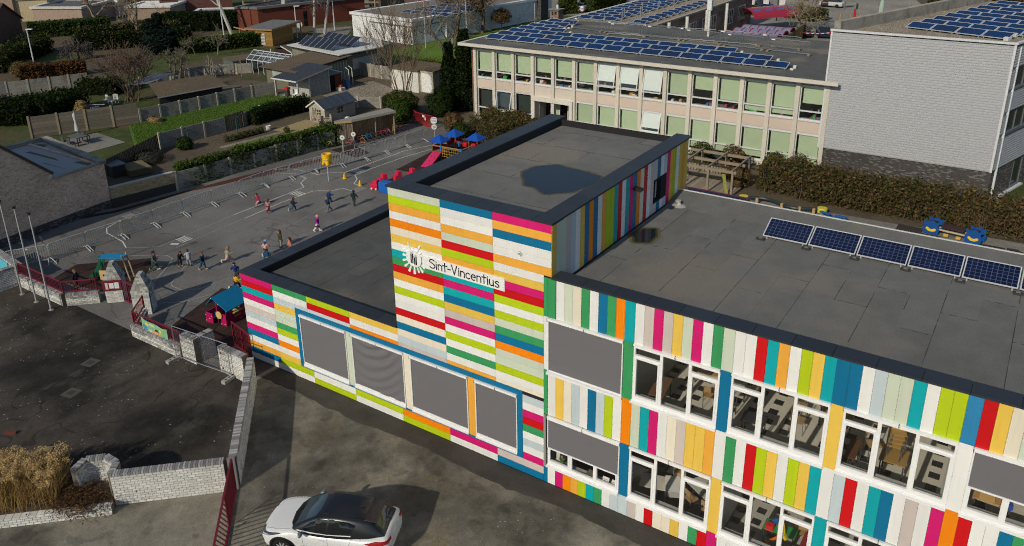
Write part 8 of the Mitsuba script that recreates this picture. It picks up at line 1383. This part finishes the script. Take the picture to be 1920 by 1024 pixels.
lamp(-80.1, 61.9, 4.5, 'street lamp beside the timber hut', .7, 40); lamp(-90.6, 29.6, 4.9, 'street lamp above the copper beech hedge at upper left', .8, 20); lamp(-90.9, 57.5, 6.5, 'tall thin lamp post before the white birch at the red hall', .3, 20); lamp(-80.3, 69.6, 7, 'dark lamp post on the verge before the white pavilion', .3, 20); lamp(-72, 68, 3.0, 'short lamp against the white pavilion wall', .5, 30)
k = thing('round_sign', 'back of a round traffic sign between timber hut and far road', 'road sign'); B((.5, .5, .5)).tube([(-82.7, 64.8, 0), (-82.7, 64.8, 1.6)], .05, 6).put('post', 'satin', k); B((.52, .53, .54)).lathe([(0, -.02), (.5, -.02), (.5, .02), (0, .02)], (-82.7, 64.75, 1.35), 20, M=M4(0, 0, 0, 40, 85)).put('disc', 'satin', k)
k = thing('no_entry_sign', 'round red no entry sign with white bar by the far junction', 'road sign'); B((.2, .2, .2)).tube([(-19.45, 128.8, 0), (-19.45, 128.8, 2.4)], .07, 6).put('post', 'satin', k); B((.55, .015, .02)).lathe([(0, -.02), (.6, -.02), (.6, .02), (0, .02)], (-19.45, 128.7, 2.2), 22, M=M4(0, 0, 0, 13, 85)).put('disc', 'satin', k); B((.75, .75, .75)).box((-19.44, 128.62, 2.2), (.8, .06, .2), 13).put('white_bar', 'satin', k)
for i, (x, y, h) in enumerate([(-31.9, 116, 6), (-28.9, 113.8, 6.5), (-25.3, 110.2, 6.5)]): k = thing('banner_pole', ['left', 'middle', 'right'][i] + ' dark pole with a narrow white hanging banner on the far car park', 'banner pole'); B((.03, .03, .035)).tube([(x, y, 0), (x, y, h)], .09, 6).put('pole', 'satin', k); B((.62, .6, .6)).box((x + .65, y, h - 2.4), (.9, .05, 4.2)).put('banner', 'matte', k); B((.35, .03, .05)).box((x + .65, y - .01, h - 1.0), (.91, .05, .5)).put('stripe', 'matte', k)
k = thing('beach_flag', 'pale green and white feather flag on the road island', 'flag'); B((.45, .6, .5)).add([(-12.2, 119, .4), (-11.6, 119, .5), (-11.6, 119, 2.8), (-11.9, 119, 3.6), (-12.15, 119, 2.5)], [[0, 1, 2], [0, 2, 4], [2, 3, 4]]).put('cloth', 'leaf', k); B((.3, .3, .3)).bar((-11.55, 119, 0), (-11.75, 119, 3.6), .06).put('pole', 'satin', k); k = thing('beach_flag', 'red and dark green flag on the road island', 'flag'); B((.4, .02, .03)).box((-15.1, 116.3, .9), (.35, .08, 1.7)).put('red_cloth', 'matte', k); B((.02, .06, .03)).box((-14.9, 116.3, 2.2), (.3, .08, .9)).put('green_cloth', 'matte', k)
for i in range(9): B((.42, .25, .1)).bar((-17 + 1.35 * i, 115.5 + 1.6 * i * (.4 if i < 4 else .9), 0), (-17 + 1.35 * i, 115.5 + 1.6 * i * (.4 if i < 4 else .9), 1.0), .12).put('wooden_bollard', 'matte', label=f'light wooden bollard, {nth[i]} from the left along the road island', cat='bollard', group='bollards along the road island')
def far_car(x, y, rz, col, label, van=False):
    k = thing('far_car', label, 'car'); T = M4(x, y, 0, rz); h = 1.0 if not van else 1.2
    B(col, T).mesh(m3.Manifold.batch_hull([m3.Manifold.sphere(.22, 10).translate(p) for p in [(sx * 1.85, sy * .62, z) for sx in (-1, 1) for sy in (-1, 1) for z in (.45, h - .25)]])).put('body', 'carpaint', k, smooth=40)
    B((.02, .022, .026), T).mesh(m3.Manifold.batch_hull([m3.Manifold.sphere(.12, 8).translate(p) for p in [(-1.5, .58, .85), (-1.5, -.58, .85), (1.15, .58, .85), (1.15, -.58, .85), (-1.1, .5, 1.4), (-1.1, -.5, 1.4), (.35, .5, 1.4), (.35, -.5, 1.4)]])).put('window', 'darkglass', k, smooth=30); B(col, T).mesh(m3.Manifold.batch_hull([m3.Manifold.sphere(.06, 8).translate(p) for p in [(-1.1, .52, 1.5), (-1.1, -.52, 1.5), (.35, .52, 1.5), (.35, -.52, 1.5)]])).put('roof', 'carpaint', k)
    for sx in (-1.2, 1.2):
        for sy in (-.76, .76): B((.015, .015, .016), T).lathe([(0, -.1), (.32, -.1), (.32, .1), (0, .1)], (sx, sy, .32), 16, M=M4(rx=90)).put('wheel', 'matte', k); 
    for sy in (-.6, .6): B((.5, .02, .02), T).box((-2.05, sy, .75), (.06, .25, .16)).put('tail_light', 'satin', k)
far_car(-17.9, 98.4, 110, (.012, .014, .02), 'black car behind the wooden fence of the barrel shelters'); far_car(-15.4, 99.0, 110, (.012, .02, .055), 'dark blue car beside the grey block parapet'); far_car(-31.7, 122.5, 160, (.02, .05, .13), 'blue car on the far car park between the banner poles'); far_car(-21.8, 130.3, 170, (.5, .5, .5), 'silver grey car at the far junction by the no entry sign'); far_car(-57.0, 105.3, 100, (.7, .7, .7), 'white van parked between the two clipped hedges', True)
far_car(-103, 79, 30, (.62, .62, .62), 'white car on the allotment road beyond the far fences'); far_car(-98, 78, 35, (.5, .52, .55), 'pale grey car beside the white car on the allotment road'); far_car(-23, 131.5, 100, (.03, .03, .04), 'black car at the top edge behind the pale bare tree')
k = thing('barrier_tape', 'red and white barrier tape before the dark parked cars', 'barrier tape'); [B((.6, .03, .03) if i % 2 else (.7, .7, .7)).bar((-17.5 + .3 * i, 95.2 + .16 * i, .8 + .012 * (i - 6) ** 2 * .4), (-17.2 + .3 * i, 95.36 + .16 * i, .8 + .012 * (i - 5) ** 2 * .4), .03, .1).put('stripe', 'matte', k) for i in range(13)]
k = thing('allotment_fence', 'row of grey posts and rails round the far allotments', 'fence'); [B((.36, .32, .26)).bar((-112 + 3.2 * i, 78.5 + 2.3 * i, 0), (-112 + 3.2 * i, 78.5 + 2.3 * i, 1.6), .2).put('post', 'matte', k) for i in range(11)]; B((.3, .24, .17)).bar((-112, 78.5, .9), (-80, 101.5, .9), .1, .3).put('rail', 'matte', k)
for i in range(14): k = thing('garden_stake', f'bare wooden stake, {nth[i]} of the stakes in the vegetable gardens', 'stake', 'stakes in the vegetable gardens'); q = (-63.5 - 1.3 * (i % 5) - .4 * i, 35 + 1.0 * (i % 7)); B((.3, .27, .2)).bar((*q, 0), (q[0] + .05, q[1], 1.3 + .3 * (i % 3)), .07).put('post', 'matte', k)
